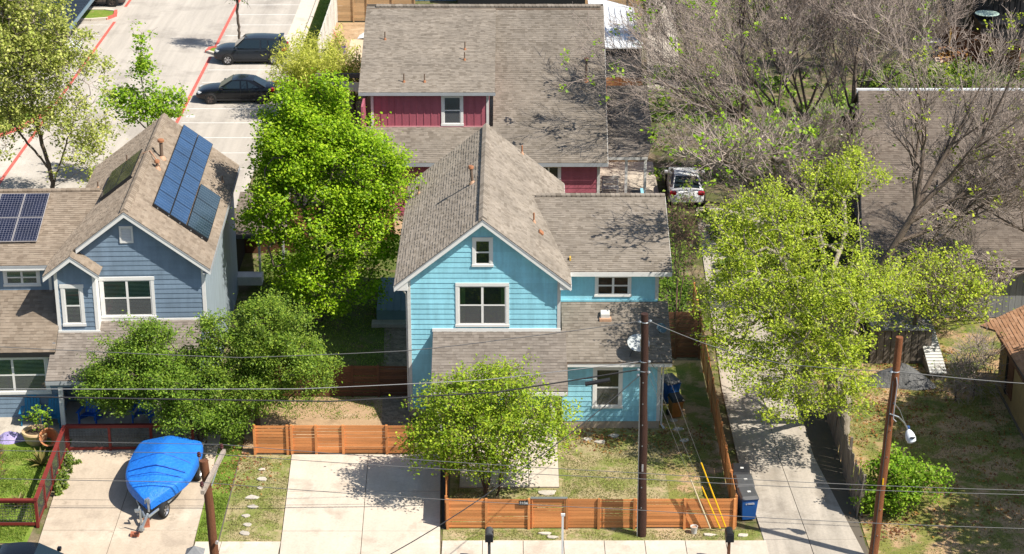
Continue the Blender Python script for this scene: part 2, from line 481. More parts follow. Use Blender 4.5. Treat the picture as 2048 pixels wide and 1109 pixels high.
CUBE = {}
def cube_mesh(m):
    if m.name not in CUBE:
        b = MB().box(-.5, .5, -.5, .5, -.5, .5)
        me = bpy.data.meshes.new('block_' + m.name)
        me.from_pydata(b.v, [], b.f); me.materials.append(m)
        CUBE[m.name] = me
    return CUBE[m.name]

def block(name, m, parent, c, size, rz=0, tilt=0):
    """a block sharing one mesh; centre c in world coordinates"""
    o = link(name, cube_mesh(m), parent)
    M = Matrix.Translation(c) @ Matrix.Rotation(rz, 4, 'Z') @ Matrix.Rotation(tilt, 4, 'Y') @ Matrix.Diagonal((*size, 1))
    o.matrix_basis = (WM[parent.name].inverted() @ M) if parent else M
    return o

def structure(o): o['kind'] = 'structure'; return o

def clip(poly, ax, lo, hi):
    for sgn, lim in ((1, lo), (-1, -hi)):
        out = []
        for i in range(len(poly)):
            a, b = poly[i], poly[(i + 1) % len(poly)]
            da, db = sgn * a[ax] - lim, sgn * b[ax] - lim
            if da >= 0: out.append(a)
            if da * db < 0:
                t = da / (da - db)
                out.append((a[0] + (b[0] - a[0]) * t, a[1] + (b[1] - a[1]) * t))
        poly = out
        if len(poly) < 3: return []
    return poly

def span(poly, v):
    xs = []
    for i in range(len(poly)):
        a, b = poly[i], poly[(i + 1) % len(poly)]
        if (a[1] - v) * (b[1] - v) <= 0 and abs(a[1] - b[1]) > 1e-9:
            xs.append(a[0] + (b[0] - a[0]) * (v - a[1]) / (b[1] - a[1]))
    return (min(xs), max(xs)) if len(xs) >= 2 else None

Z = Vector((0, 0, 1))
def lap(parent, O, U, N, poly, e, m, holes=(), base=None, seed=0, name='siding_board'):
    """lap siding: every board its own wedge-shaped piece, cut round the windows"""
    rg = random.Random(seed)
    O, U, N = Vector(O), Vector(U), Vector(N)
    if base: MB().prism([O + U * u + Z * v - N * .012 for u, v in poly], -N * .1).build('wall', base, parent)
    v0 = min(p[1] for p in poly); v1 = max(p[1] for p in poly)
    v = v0
    while v < v1 - .03:
        a, b = v, min(v + e, v1)
        lo, hi = span(poly, a + .002), span(poly, b - .002)
        v += e
        if not lo or not hi: continue
        cuts = []
        for h in holes:
            if min(b, h[3]) - max(a, h[2]) > .35 * (b - a): cuts.append((h[0], h[1]))
        segs = [(lo[0], lo[1], hi[0], hi[1])]
        for c0, c1 in sorted(cuts):
            ns = []
            for s_ in segs:
                if c0 > s_[0] + .05 and c0 < s_[1]: ns.append((s_[0], c0, s_[2], c0))
                if c1 < s_[1] - .05 and c1 > s_[0]: ns.append((c1, s_[1], c1, s_[3]))
                if not (c0 < s_[1] and c1 > s_[0]): ns.append(s_)
            segs = ns
        pieces = []
        for s_ in segs:    # butt joints in the long courses
            if s_[1] - s_[0] > 3.2 and s_[3] - s_[2] > 3.2:
                c = rg.uniform(max(s_[0], s_[2]) + 1, min(s_[1], s_[3]) - 1)
                pieces += [(s_[0], c - .002, s_[2], c - .002), (c + .002, s_[1], c + .002, s_[3])]
            else: pieces.append(s_)
        for l0, l1, h0, h1 in pieces:
            if l1 - l0 < .03: continue
            P = lambda u, w, n: O + U * u + Z * w + N * n
            t = .022 + rg.uniform(-.002, .003)
            q = [P(l0, a - .006, -.01), P(l1, a - .006, -.01), P(l1, a - .006, t), P(l0, a - .006, t), P(h0, b, -.01), P(h1, b, -.01), P(h1, b, .004), P(h0, b, .004)]
            MB().add(q, [(3, 2, 1, 0), (4, 5, 6, 7), (0, 1, 5, 4), (1, 2, 6, 5), (2, 3, 7, 6), (3, 0, 4, 7)]).build(name, m, parent)

def window(parent, O, U, N, u0, u1, v0, v1, cols=2, rows=2, tw=.1, header=True, blind=1, upper=GLASS, lower=SCREEN, label=None, curtain=False):
    """trimmed window: frame (casing and sill), sash bars, panes, blind slats behind"""
    O, U, N = Vector(O), Vector(U), Vector(N)
    f = MB()
    f.fbox(O, U, Z, N, (u0, u0 + tw), (v0 + tw * .8, v1 - tw * 1.1), (-.02, .045))
    f.fbox(O, U, Z, N, (u1 - tw, u1), (v0 + tw * .8, v1 - tw * 1.1), (-.02, .045))
    f.fbox(O, U, Z, N, (u0 - (.03 if header else 0), u1 + (.03 if header else 0)), (v1 - tw * 1.1, v1), (-.02, .055))
    f.fbox(O, U, Z, N, (u0 - .02, u1 + .02), (v0, v0 + tw * .8), (-.02, .065))
    w = f.build('window', WHITE, parent, label=label)
    a0, a1, b0, b1 = u0 + tw, u1 - tw, v0 + tw * .8, v1 - tw * 1.1
    s = MB()
    bt = .045
    for c in range(cols):
        x0 = a0 + (a1 - a0) * c / cols; x1 = a0 + (a1 - a0) * (c + 1) / cols
        s.fbox(O, U, Z, N, (x0, x0 + bt), (b0, b1), (-.018, .03)); s.fbox(O, U, Z, N, (x1 - bt, x1), (b0, b1), (-.018, .03))
        s.fbox(O, U, Z, N, (x0 + bt, x1 - bt), (b0, b0 + bt), (-.018, .028)); s.fbox(O, U, Z, N, (x0 + bt, x1 - bt), (b1 - bt, b1), (-.018, .028))
        if rows == 2:
            vm = (b0 + b1) / 2
            s.fbox(O, U, Z, N, (x0 + bt, x1 - bt), (vm - .028, vm + .028), (-.018, .032))
    s.build('sash', WHITE, w)
    MB().fbox(O, U, Z, N, (a0, a1), (b0, b1), (-.011, -.009)).build('room_behind', INTER, w)
    for c in range(cols):
        x0 = a0 + (a1 - a0) * c / cols + bt; x1 = a0 + (a1 - a0) * (c + 1) / cols - bt
        vm = (b0 + b1) / 2
        for k in range(rows):
            y0 = b0 + bt if k == 0 else vm + .028
            y1 = (vm - .028 if rows == 2 else b1 - bt) if k == 0 else b1 - bt
            PN = O + N * (.016 if k == 0 else .022)
            MB().add([PN + U * x0 + Z * y0, PN + U * x1 + Z * y0, PN + U * x1 + Z * y1, PN + U * x0 + Z * y1], [(0, 1, 2, 3)]).build('pane', lower if (k == 0 and rows == 2) else upper, w)
        if blind:
            b = MB(); n = int((b1 - b0) / .055)
            for i in range(n):
                z = b0 + (i + .5) * (b1 - b0) / n
                b.fbox(O + Z * z, U, (Z * .8 + N * .5).normalized(), (N * .8 - Z * .5).normalized(), (x0 - .01, x1 + .01), (-.016, .016), (.001, .003))
            b.build('blind', BLIND, w)
    if curtain:
        for x0, x1 in ((a0, a0 + .26), (a1 - .2, a1)):
            b = MB(); n = 10
            for i in range(n):
                x = x0 + (x1 - x0) * i / n
                b.fbox(O, U, Z, N, (x, x + (x1 - x0) / n * .8), (b0, b1), (-.004 + .006 * (i % 2), .002 + .006 * (i % 2)))
            b.build('curtain', BLINDG, w)
    return w

def board(parent, name, p0, p1, h, N, t, m, off=0):
    """trim board from p0 to p1 (top edge), h high, t thick along N"""
    p0, p1, N = Vector(p0), Vector(p1), Vector(N)
    return MB().prism([p0 + N * off, p1 + N * off, p1 + N * off - Z * h, p0 + N * off - Z * h], N * t).build(name, m, parent)

def roof(parent, O, U, Wd, poly, m, thick=.1, e=.145, seed=1, tab=(.14, .28), name='roof', kind='shingles'):
    """sloping roof: a deck slab and lapped shingle tabs, each tab real geometry"""
    O, U, Wd = Vector(O), Vector(U).normalized(), Vector(Wd).normalized()
    N = U.cross(Wd)
    if N.z < 0: N = -N
    deck = MB().prism([O + U * a + Wd * b for a, b in poly], -N * thick).build(name, DECK, parent)
    rg = random.Random(seed)
    vs, fs = [], []
    w0 = min(p[1] for p in poly); w1 = max(p[1] for p in poly)
    w = w0
    while w < w1 - .01:
        a, b = w, min(w + e, w1)
        lo, hi = span(poly, a + .003), span(poly, b - .003)
        w += e
        if not lo or not hi: continue
        u = min(lo[0], hi[0]) - rg.random() * .3
        end = max(lo[1], hi[1])
        bb = min(b + .02, w1)
        while u < end:
            d = rg.uniform(*tab)
            x0, x1 = u, u + d
            u = x1
            A0, A1 = max(x0, lo[0]), min(x1, lo[1])
            B0, B1 = max(x0, hi[0]), min(x1, hi[1])
            if A1 - A0 < .004 and B1 - B0 < .004: continue
            if A1 < A0: A0 = A1 = max(min(A0, lo[1]), lo[0])
            if B1 < B0: B0 = B1 = max(min(B0, hi[1]), hi[0])
            h = .011 + (.010 if rg.random() < .45 else 0) + rg.random() * .003
            n = len(vs)
            for (uu, ww, hh) in ((A0, a, h), (A1, a, h), (B1, bb, .003), (B0, bb, .003), (A0, a, 0), (A1, a, 0), (B0, bb, 0), (B1, bb, 0)):
                vs.append(O + U * uu + Wd * ww + N * hh)
            fs += [(n, n + 1, n + 2, n + 3), (n + 4, n + 5, n + 1, n), (n + 5, n + 7, n + 2, n + 1), (n + 6, n + 4, n, n + 3)]
    b = MB(); b.v = [tuple(p) for p in vs]; b.f = [list(f) for f in fs]; b.m = [0] * len(fs)
    sh = b.build(kind, m, deck, kind='stuff')
    return deck

def ridge_cap(parent, p0, p1, A, B, m, w=.17, step=.2, name='ridge_cap'):
    """folded cap pieces lapped along a ridge; A and B point down each slope"""
    p0, p1, A, B = Vector(p0), Vector(p1), Vector(A).normalized(), Vector(B).normalized()
    d = p1 - p0; L = d.length; d.normalize()
    b = MB(); n = max(1, int(L / step))
    for i in range(n):
        a0 = p0 + d * (L * i / n) + Z * .095; a1 = p0 + d * min(L, L * (i + 1.15) / n) + Z * .08
        b.add([a0, a1, a1 + A * w, a0 + A * w, a0 + B * w, a1 + B * w,
               a0 - Z * .08, a0 + A * w - Z * .075, a0 + B * w - Z * .075, a1 + A * w - Z * .075, a1 + B * w - Z * .075],
              [(0, 1, 2, 3), (1, 0, 4, 5), (6, 0, 3, 7), (0, 6, 8, 4), (3, 2, 9, 7), (5, 4, 8, 10)])
    return b.build(name, m, parent, kind='stuff')

def pipe_vent(parent, base, h, r=.045, m=None, hat=False, flash=FLASH, tilt=(0, 0)):
    m = m or VENT
    b = Vector(base)
    top = b + Vector((tilt[0], tilt[1], h))
    o = MB().tube([b - Z * .1, top], r, 10).build('vent_pipe', m, parent, smooth=True)
    MB().lathe([(r * 2.6, -.05), (r * 2.3, .03), (r * 1.25, .12), (r * 1.1, .13)], 10, b).build('flashing', flash, o, smooth=True)
    if hat:
        MB().lathe([(r * 1.1, -.05), (r * 1.9, -.03), (r * 1.9, .06), (r * 1.5, .09)], 12, top).build('vent_cap', RUST, o, smooth=True)
    return o

# ================================================================== SETTING
def sheet(name, pts, z, m, t=0.0, structure_kind='structure'):
    b = MB()
    if t: b.prism([(x, y, z - t) for x, y in pts], (0, 0, t))
    else: b.add([(x, y, z) for x, y in pts], [tuple(range(len(pts)))])
    o = b.build(name, m); o['kind'] = structure_kind
    return o

def rect(x0, x1, y0, y1): return [(x0, y0), (x1, y0), (x1, y1), (x0, y1)]

sheet('ground', rect(-400, 400, -300, 900), -.02, GRND)
sheet('street', rect(-80, 80, 47.5, 60.4), -.004, mat_blend('asphalt', [(.06, .058, .056), (.085, .08, .076)], (.6,), (.56,), (60, .3)))
sheet('kerb', rect(-80, 80, 60.4, 60.58), .10, CONC2, .14)
# front verges and lawns
sheet('verge_grass', rect(-60, 60, 60.58, 61.1), .004, GRASSD)
sheet('front_lawn', rect(1.78, 7.85, 63.3, 71.6), .008, GRASSD)
sheet('front_bed', rect(-2.3, 1.78, 63.2, 69.9), .006, GRASSD)
sheet('front_verge', rect(-2.45, 8.85, 62.54, 63.35), .010, GRASSD)
sheet('stepping_stone_lawn', [(-10.28, 62.46), (-8.12, 62.46), (-8.42, 69.2), (-10.35, 69.2)], .008, GRASSD)
sheet('side_strip_lawn', [(-11.12, 62.46), (-10.28, 62.46), (-10.35, 70.5), (-11.4, 70.5)], .012, GRASS)
sheet('left_lawn', rect(-26, -17.0, 62.4, 70.6), .008, GRASS)
sheet('side_yard_dirt', rect(-10.4, -4.05, 69.3, 74.4), .012, DIRT)
sheet('side_yard_lawn', rect(-12.0, -4.05, 74.4, 93), .010, mat_blend('shade_toned_lawn', [(.10, .13, .03), (.17, .13, .07), (.07, .10, .025)], (1.1, 1.6), (.56, .6)))  # darkened greens stand in for house and maple shade
sheet('side_yard_path', [(-5.0, 69.35), (-4.1, 69.35), (-4.1, 82), (-5.6, 82)], .02, mat_blend('gravel_path', [(.22, .17, .12), (.30, .24, .18), (.13, .11, .08)], (3, 5), (.5, .6), (25, .4)))
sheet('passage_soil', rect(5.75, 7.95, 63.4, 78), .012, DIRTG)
sheet('right_yard', rect(12.45, 45, 60, 83), .006, DIRTG)
sheet('back_yard', rect(-12.0, 4.5, 92.4, 134), .004, DIRT)
sheet('side_back_yard', rect(4.5, 12, 97, 134), .004, mat_blend('shade_toned_brushy_soil', [(.17, .135, .09), (.10, .11, .04), (.26, .20, .13), (.06, .07, .03)], (.6, 1.1, 1.9), (.5, .58, .56), (20, .4)))  # brush and shadow are both put into these dark tones
sheet('rear_passage', rect(5.75, 8.5, 78, 97), .012, bpy.data.materials['shade_toned_brushy_soil'])  # dark soil colour stands in for tree and fence shade
sheet('far_right_yard', rect(12, 60, 83, 140), .004, bpy.data.materials['shade_toned_brushy_soil'])

def slabs(name, label_unused, cols, rows, z, m, t=.1, gap=.012):
    """concrete poured in panels: every panel its own slab with a recessed joint; cols(y) gives the x breaks at y"""
    root = bpy.data.objects.new(name, None); S.collection.objects.link(root); root['kind'] = 'structure'
    WM[root.name] = Matrix.Identity(4)
    for j in range(len(rows) - 1):
        y0, y1 = rows[j], rows[j + 1]
        a, b = cols(y0), cols(y1)
        for i in range(len(a) - 1):
            dz = ((i * 7 + j * 5) % 4) * .002
            MB().prism([(a[i] + gap, y0 + gap, z - t), (a[i + 1] - gap, y0 + gap, z - t), (b[i + 1] - gap, y1 - gap, z - t), (b[i] + gap, y1 - gap, z - t)], (0, 0, t + dz)).build('paving_panel', m, root)
    a0, a1, b0, b1 = cols(rows[0])[0], cols(rows[0])[-1], cols(rows[-1])[0], cols(rows[-1])[-1]
    MB().add([(a0, rows[0], z - .022), (a1, rows[0], z - .022), (b1, rows[-1], z - .022), (b0, rows[-1], z - .022)], [(0, 1, 2, 3)]).build('joint', JOINT, root)
    return root

slabs('sidewalk', '', lambda y: [-2.45 + 1.42 * i for i in range(9)], [61.1, 62.54], .035, CONC)
slabs('sidewalk', '', lambda y: [-11.1, -10.18, -8.1], [61.1, 62.46], .035, CONC)
slabs('driveway', '', lambda y: [-8.08 - (y - 62) * .045, -5.26 - (y - 62) * .03, -2.50 - (y - 62) * .03], [60.4, 63.2, 66.2, 69.2], .04, CONC)
slabs('driveway', '', lambda y: [-16.55 - (y - 61.6) * .055, -14.05 - (y - 61.6) * .02, -11.12 - (y - 61.6) * .02], [60.4, 63.26, 67.2, 71.2], .04, CONC3)
slabs('neighbour_driveway', '', lambda y: [8.87 - (y - 61.6) * .036, 10.45 - (y - 61.6) * .03, 12.22 - (y - 61.6) * .10] if y < 69 else [8.56 + max(0, y - 75) * .035, 10.15 + max(0, y - 75) * .03, 11.5 + max(0, y - 75) * .06], [60.4, 62.6, 69, 75, 82, 89, 97], .035, CONC2)
slabs('entry_slab', '', lambda y: [-1.95, .62, 1.75], [66.5, 69.8], .06, CONC)
sheet('porch_slab', rect(-3.0, 1.75, 69.82, 72.6), .10, CONC, .2)
sheet('planter_edge', [(-2.5, 63.4), (-2.36, 63.4), (-2.55, 69.1), (-2.7, 69.1)], .02, mat('edging_dark', (.05, .045, .04), .9))
sheet('lawn_edging', [(-10.31, 62.5), (-10.27, 62.5), (-10.33, 69), (-10.37, 69)], .03, JOINT, .04)

# ---- car park
lot = [(-60, 92.5), (-13.8, 97), (-13.8, 170), (-60, 170)]
sheet('parking_lot', lot, .004, LOT)
sheet('gutter_strip', rect(-14.9, -13.8, 126.5, 170), .009, LOTL)
sheet('lot_kerb', rect(-13.8, -13.6, 103, 170), .13, LOTL, .14)
sheet('lot_verge', rect(-13.6, -12.2, 100, 170), .03, GRASS)
b = MB()
for x in (-19.28, -27.0): b.box(x - .1, x + .1, 100, 125.4 if x > -25 else 112, .008, .0085)
b.box(-19.38, -19.18, 127.9, 170, .008, .0085); b.box(-27.1, -26.9, 115, 134.2, .008, .0085); b.box(-27.1, -26.9, 138.3, 170, .008, .0085)
b.build('fire_lane_line', REDPNT)['kind'] = 'structure'
b = MB()
for k in range(-2, 22):
    y = 108.6 + 2.75 * k
    if y > 98: b.box(-19.0, -14.5, y - .055, y + .055, .008, .0085)
    if y > 116 and not 134 < y < 138: b.box(-32, -27.3, y - .055, y + .055, .008, .0085)
for y, x in ((117.5, -18.9), (112.4, -18.9), (115.9, -27.6), (119, -27.5)):
    b.box(x, x + .5, y, y + .35, .008, .0085)
b.build('stall_line', WPNT)['kind'] = 'structure'

def island(pts, redsel):
    """kerbed planting island, part of its kerb painted red"""
    root = bpy.data.objects.new('kerbed_island', None); S.collection.objects.link(root); root['kind'] = 'structure'
    WM[root.name] = Matrix.Identity(4)
    c = Vector((sum(p[0] for p in pts) / len(pts), sum(p[1] for p in pts) / len(pts), 0))
    n = len(pts)
    MB().prism([(p[0], p[1], 0) for p in pts], (0, 0, .10)).build('island_grass', GRASS, root)
    for i in range(n):
        a, b_ = Vector((*pts[i], 0)), Vector((*pts[(i + 1) % n], 0))
        d = (b_ - a).normalized(); nn = Vector((d.y, -d.x, 0))
        a, b_ = a - d * .06, b_ + d * .06
        MB().prism([a - nn * .18, b_ - nn * .18, b_ + nn * .03, a + nn * .03], (0, 0, .16 + .006 * (i % 2))).build('kerb_stone', REDPNT if i in redsel else LOTL, root)
    return root
island([(-34, 107.5), (-29.1, 108.2), (-27.9, 110.2), (-27.2, 112.6), (-27.05, 114.3), (-34, 114.6)], (1, 2, 3))
island([(-34, 134.3), (-28.6, 134.4), (-27.6, 134.7), (-27.15, 135.6), (-27.3, 136.8), (-28.2, 137.2), (-34, 137.3)], (2, 3))
island([(-19.7, 126.4), (-19.0, 125.7), (-16.6, 126.0), (-16.6, 127.6), (-18.9, 127.7), (-19.6, 127.2)], (4, 5))

# ================================================================== HOUSES
X, Y = Vector((1, 0, 0)), Vector((0, 1, 0))
# ---- sky-blue house
hb = thing('blue_house', 'sky blue two-storey house with steep gable and brown-grey shingle roofs behind the cedar fence', 'house', (-1.1, 72.65, 0))
FR = -Y
YF = 72.65; ZR = 8.43; XR = -1.12; KB = .795
gz = lambda x: ZR - KB * abs(x - XR) - .16
gpoly = [(-4.02, .33), (1.85, .33), (1.85, gz(1.85)), (XR, gz(XR)), (-4.02, gz(-4.02))]
MB().box(-4.05, 1.88, YF - .01, 84.0, -.05, .33).build('foundation', FOUND, hb)
lap(hb, (0, YF, 0), X, FR, [(a, b) for a, b in gpoly], .215, BLUE, [(-1.53, -.73, 6.39, 7.59), (-2.19, -.11, 3.87, 5.71)], BLUE, 3)
window(hb, (0, YF, 0), X, FR, -1.53, -.73, 6.39, 7.59, 1, 2, .11, False, 0, lower=GLASS)
window(hb, (0, YF, 0), X, FR, -2.19, -.11, 3.87, 5.71, 2, 2, .12, False, 0, curtain=True)
for x0, x1 in ((-4.06, -3.93), (1.76, 1.89)):
    MB().box(x0, x1, YF - .035, YF + .1, .33, gz(x0 if x0 < XR else x1) - .02).build('corner_board', WHITE2, hb)
MB().box(-4.02, -3.9, YF + .1, 84, .33, 5.6).build('left_wall', BLUE, hb)
MB().box(1.73, 1.85, YF + .1, 84, .33, 5.7).build('right_wall', BLUE, hb)
MB().prism([(-4.0, 84, .33), (1.83, 84, .33), (1.83, 84, gz(1.85)), (XR, 84, gz(XR)), (-4.0, 84, gz(-4.02))], (0, -.1, 0)).build('rear_wall', BLUE, hb)
Y0, Y1 = YF - .32, 84.3
sl = math.hypot(1, KB)
WL = Vector((1, 0, KB)); WRr = Vector((-1, 0, KB))
xl, xr = -4.55, 2.28
roof(hb, (xl, Y0, ZR - KB * (XR - xl)), Y, WL, [(0, 0), (Y1 - Y0, 0), (Y1 - Y0, (XR - xl) * sl), (0, (XR - xl) * sl)], SH1, seed=11)
roof(hb, (xr, Y1, ZR - KB * (xr - XR)), -Y, WRr, [(0, 0), (Y1 - Y0, 0), (Y1 - Y0, (xr - XR) * sl), (0, (xr - XR) * sl)], SH1, seed=12)
ridge_cap(hb, (XR, Y0 + .2, ZR), (XR, Y1, ZR), (-1, 0, -KB), (1, 0, -KB), SH1, .2)
dz = Vector((0, 0, -.035))
pk = Vector((XR, Y0 - .015, ZR - .035)); pl_ = Vector((xl, Y0 - .015, ZR - KB * (XR - xl) - .035)); pr_ = Vector((xr, Y0 - .015, ZR - KB * (xr - XR) - .035))
for a, c in ((pl_, pk), (pk, pr_)):
    board(hb, 'drip_edge', a + Vector((0, 0, .02)), c + Vector((0, 0, .02)), .05, FR, .012, SOFFIT, .03)
    board(hb, 'rake_board', a, c, .20, FR, .03, WHITE)
    MB().prism([a + Vector((0, .02, -.1)), c + Vector((0, .02, -.1)), c + Vector((0, .3, -.1)), a + Vector((0, .3, -.1))], (0, 0, -.03)).build('soffit', WHITE, hb)
for x, s_ in ((xl, -1), (xr, 1)):
    z = ZR - KB * abs(x - XR)
    board(hb, 'eave_board', (x, Y0, z - .03), (x, Y1, z - .03), .17, (s_, 0, 0), .025, WHITE)
    xw = -4.02 if s_ < 0 else 1.85
    MB().prism([(x, Y0 + .0, z - .2), (xw, Y0, z - .2), (xw, Y0, gz(xw) - .02)], (0, .3, 0)).build('eave_return', WHITE, hb)
    MB().box(min(x, xw), max(x, xw), Y0 + .3, Y1, z - .2, z - .18).build('soffit', WHITE, hb)
# right wing: lower wall and skirt roof, upper wall and shallow roof
YL, ZE, KL = 71.53, 2.99, .45
MB().box(1.86, 5.76, YL - .01, 84, -.05, .33).build('foundation', FOUND, hb)
lap(hb, (0, YL, 0), X, FR, [(1.95, .33), (5.73, .33), (5.73, 2.93), (1.95, 2.93)], .215, BLUE, [(3.14, 4.30, .89, 2.69)], BLUE, 5)
window(hb, (0, YL, 0), X, FR, 3.14, 4.30, .89, 2.69, 1, 2, .12, False, 0)
MB().box(5.64, 5.78, YL - .035, YL + .1, .33, 2.9).build('corner_board', WHITE2, hb)
MB().box(5.62, 5.74, YL + .1, 84, .33, 2.95).build('right_wall', BLUE, hb)
roof(hb, (1.95, YL - .35, ZE), X, Y + Z * KL, [(0, 0), (4.22, 0), (4.22, 2.96 * math.hypot(1, KL)), (0, 2.96 * math.hypot(1, KL))], SH1, seed=13)
board(hb, 'fascia', (2.1, YL - .35, ZE - .03), (6.17, YL - .35, ZE - .03), .16, FR, .025, WHITE)
board(hb, 'drip_edge', (2.1, YL - .35, ZE + .0), (6.17, YL - .35, ZE + .0), .03, FR, .02, VENT, .028)
board(hb, 'rake_board', (6.15, YL - .35, ZE - .04), (6.15, 74.14, ZE + KL * 2.96 - .04), .14, X, .02, WHITE2)
YU = 74.1
lap(hb, (0, YU, 0), X, FR, [(1.88, 4.40), (5.75, 4.40), (5.75, 5.68), (1.88, 5.68)], .215, BLUE, [(3.27, 4.71, 4.54, 5.50)], BLUE, 6)
window(hb, (0, YU, 0), X, FR, 3.27, 4.71, 4.54, 5.50, 2, 2, .1, False, 0, upper=GLASS, lower=GLASS)
MB().box(5.65, 5.79, YU - .035, YU + .1, 4.36, 5.62).build('corner_board', WHITE2, hb)
MB().box(5.63, 5.75, YU + .1, 84, 2.9, 5.6).build('right_wall', BLUE, hb)
MB().box(1.9, 5.76, YU - .045, YU - .012, 4.33, 4.42).build('base_flashing', BLUE, hb)
KU = 1.15 / 5.7; zu = 5.72
xv = lambda y: XR + (ZR - (zu + KU * (y - 73.75))) / KB
lu = math.hypot(1, KU)
roof(hb, (0, 73.75, zu), X, Y + Z * KU, [(xv(73.75), 0), (6.27, 0), (6.36, 5.7 * lu), (xv(79.45), 5.7 * lu)], SH1, seed=14)
roof(hb, (0, 81.75, zu), -X, -Y + Z * .5, [(-6.36, 0), (-2.2, 0), (-.85, 2.3 * math.hypot(1, .5)), (-6.36, 2.3 * math.hypot(1, .5))], SH1, seed=15)
ridge_cap(hb, (1.0, 79.45, zu + KU * 5.7), (6.36, 79.45, zu + KU * 5.7), (0, -1, -KU), (0, 1, -KU), SH1, .15)
board(hb, 'fascia', (2.3, 73.75, zu - .02), (6.27, 73.75, zu - .02), .17, FR, .03, WHITE)
MB().box(2.28, 6.2, 73.75, 74.1, zu - .2, zu - .17).build('soffit', WHITE, hb)
board(hb, 'rake_board', (6.27, 73.75, zu - .03), (6.36, 79.45, zu + KU * 5.7 - .03), .15, X, .02, WHITE2)
# porch roof, post, front door wall in the porch
YP, ZP = 69.8, 2.37
roof(hb, (-3.08, YP, ZP + .03), X, Y + Z * KL, [(0, 0), (5.19, 0), (5.19, 2.86 * math.hypot(1, KL)), (0, 2.86 * math.hypot(1, KL))], SH3, seed=16)
board(hb, 'fascia', (-3.08, YP, ZP), (2.11, YP, ZP), .15, FR, .03, WHITE)
board(hb, 'rake_board', (-3.08, YP, ZP), (-3.08, YF - .03, ZP + KL * 2.82), .15, -X, .02, WHITE2)
board(hb, 'rake_board', (2.11, YP, ZP), (2.11, YL - .35, ZP + KL * 1.38), .15, X, .02, VENT)
MB().box(-3.11, 1.9, YF - .06, YF - .025, 3.66, 3.80).build('band_board', WHITE, hb)
MB().box(-3.0, 2.0, YP + .15, YP + .3, 2.12, 2.36).build('porch_beam', WHITE, hb)
for x in (-2.8, 1.55): MB().box(x - .09, x + .09, YP + .14, YP + .32, .1, 2.14).build('porch_post', WHITE, hb, bevel=.008)
dr = MB().box(-.3, .65, YF - .06, YF - .025, .33, 2.4).build('front_door', WHITE2, hb)
MB().lathe([(.03, 0), (.03, .04)], 10, (.55, YF - .09, 1.35), ax=(0, 1, 0)).build('handle', GALV, dr)
# roof fittings
pipe_vent(hb, (-1.6, 77.62, 8.03), .68, .06, VENT, True, tilt=(-.06, 0))
pipe_vent(hb, (-3.98, 81.69, 6.14), .38, .035, VENT)
pipe_vent(hb, (.44, 84.0, 7.17), .4, .035, RUST)
pipe_vent(hb, (.88, 76.33, 6.82), .42, .035, RUST)
MB().fbox((1.14, 75.6, 6.64), Y, WRr.normalized(), (KB / sl, 0, 1 / sl), (-.14, .14), (-.1, .12), (0, .09)).build('slant_vent', RUST, hb, bevel=.02)
MB().box(2.27, 2.33, 74.5, 74.7, 5.7, 6.02).build('kickout_flashing', mat('yellow_flashing', (.7, .45, .08), .6), hb)
o = MB().box(3.42, 3.9, 73.1, 73.5, 3.84, 3.99).build('box_vent', FLASH, hb, bevel=.02)
MB().fbox((3.66, 73.36, 4.10), X, Y + Z * .2, Z, (-.18, .18), (-.16, .16), (-.12, .08)).build('vent_hood', WHITE2, o, bevel=.02)

dp = MB().tube([(5.95, 71.25, 2.85), (5.86, 71.5, 2.6), (5.84, 71.5, .2), (5.95, 71.3, .1)], .04, 6).build('downpipe', WHITE2, hb)
mt = MB().box(5.78, 5.92, 72.6, 72.9, 1.2, 1.6).build('electric_meter', SOFFIT, hb)
MB().tube([(5.84, 72.75, 1.6), (5.84, 72.75, 2.9)], .025, 6).build('conduit', SOFFIT, hb)
MB().tube([(-4.32, 72.5, 5.6), (-4.1, 72.72, 5.2), (-4.1, 72.72, .2)], .035, 6).build('downpipe', WHITE2, hb)

# ---- slate-blue house on the left (turned two degrees)
TH = R(2)
PV = Vector((-15.0, 73.76, 0))
hl = thing('slate_house', 'slate blue two-storey house with solar panels and a small gabled bay, left of the picture', 'house', PV, TH)
A = Vector((math.cos(TH), math.sin(TH), 0)); B = Vector((-math.sin(TH), math.cos(TH), 0))
L = lambda u, v, z: PV + A * u + B * v + Z * z
FL = -B
ZL, KM = 8.33, .757
sm = math.hypot(1, KM)
lz = lambda u: ZL - KM * abs(u) - .16
lap(hl, L(0, 0, 0), A, FL, [(-2.95, .2), (2.9, .2), (2.9, lz(2.9)), (0, lz(0)), (-2.95, lz(2.95))], .2, SLATE, [(-1.2, .93, 3.77, 5.51), (-.27, .26, 6.94, 7.64)], SLATE, 21)
window(hl, L(0, 0, 0), A, FL, -1.2, .93, 3.77, 5.51, 2, 2, .12)
lv = MB()
lv.fbox(L(0, 0, 0), A, Z, FL, (-.27, -.2), (6.94, 7.64), (-.02, .06)).fbox(L(0, 0, 0), A, Z, FL, (.19, .26), (6.94, 7.64), (-.02, .06))
lv.fbox(L(0, 0, 0), A, Z, FL, (-.2, .19), (7.56, 7.64), (-.02, .055)).fbox(L(0, 0, 0), A, Z, FL, (-.2, .19), (6.94, 7.03), (-.02, .055))
lo_ = lv.build('louvre_vent', WHITE, hl)
for i in range(8):
    MB().fbox(L(0, 0, 7.06 + i * .066), A, (FL * .7 - Z * .7), (FL * .7 + Z * .7), (-.2, .19), (-.035, .035), (-.006, .006)).build('louvre', WHITE, lo_)
MB().fbox(L(0, 0, 0), A, B, Z, (2.8, 2.93), (-.035, .1), (.2, lz(2.9) - .05)).build('corner_board', WHITE, hl)
MB().fbox(L(0, 0, 0), A, B, Z, (2.78, 2.9), (.1, 12.1), (0, lz(2.9))).build('right_wall', SLATE_LIT, hl)
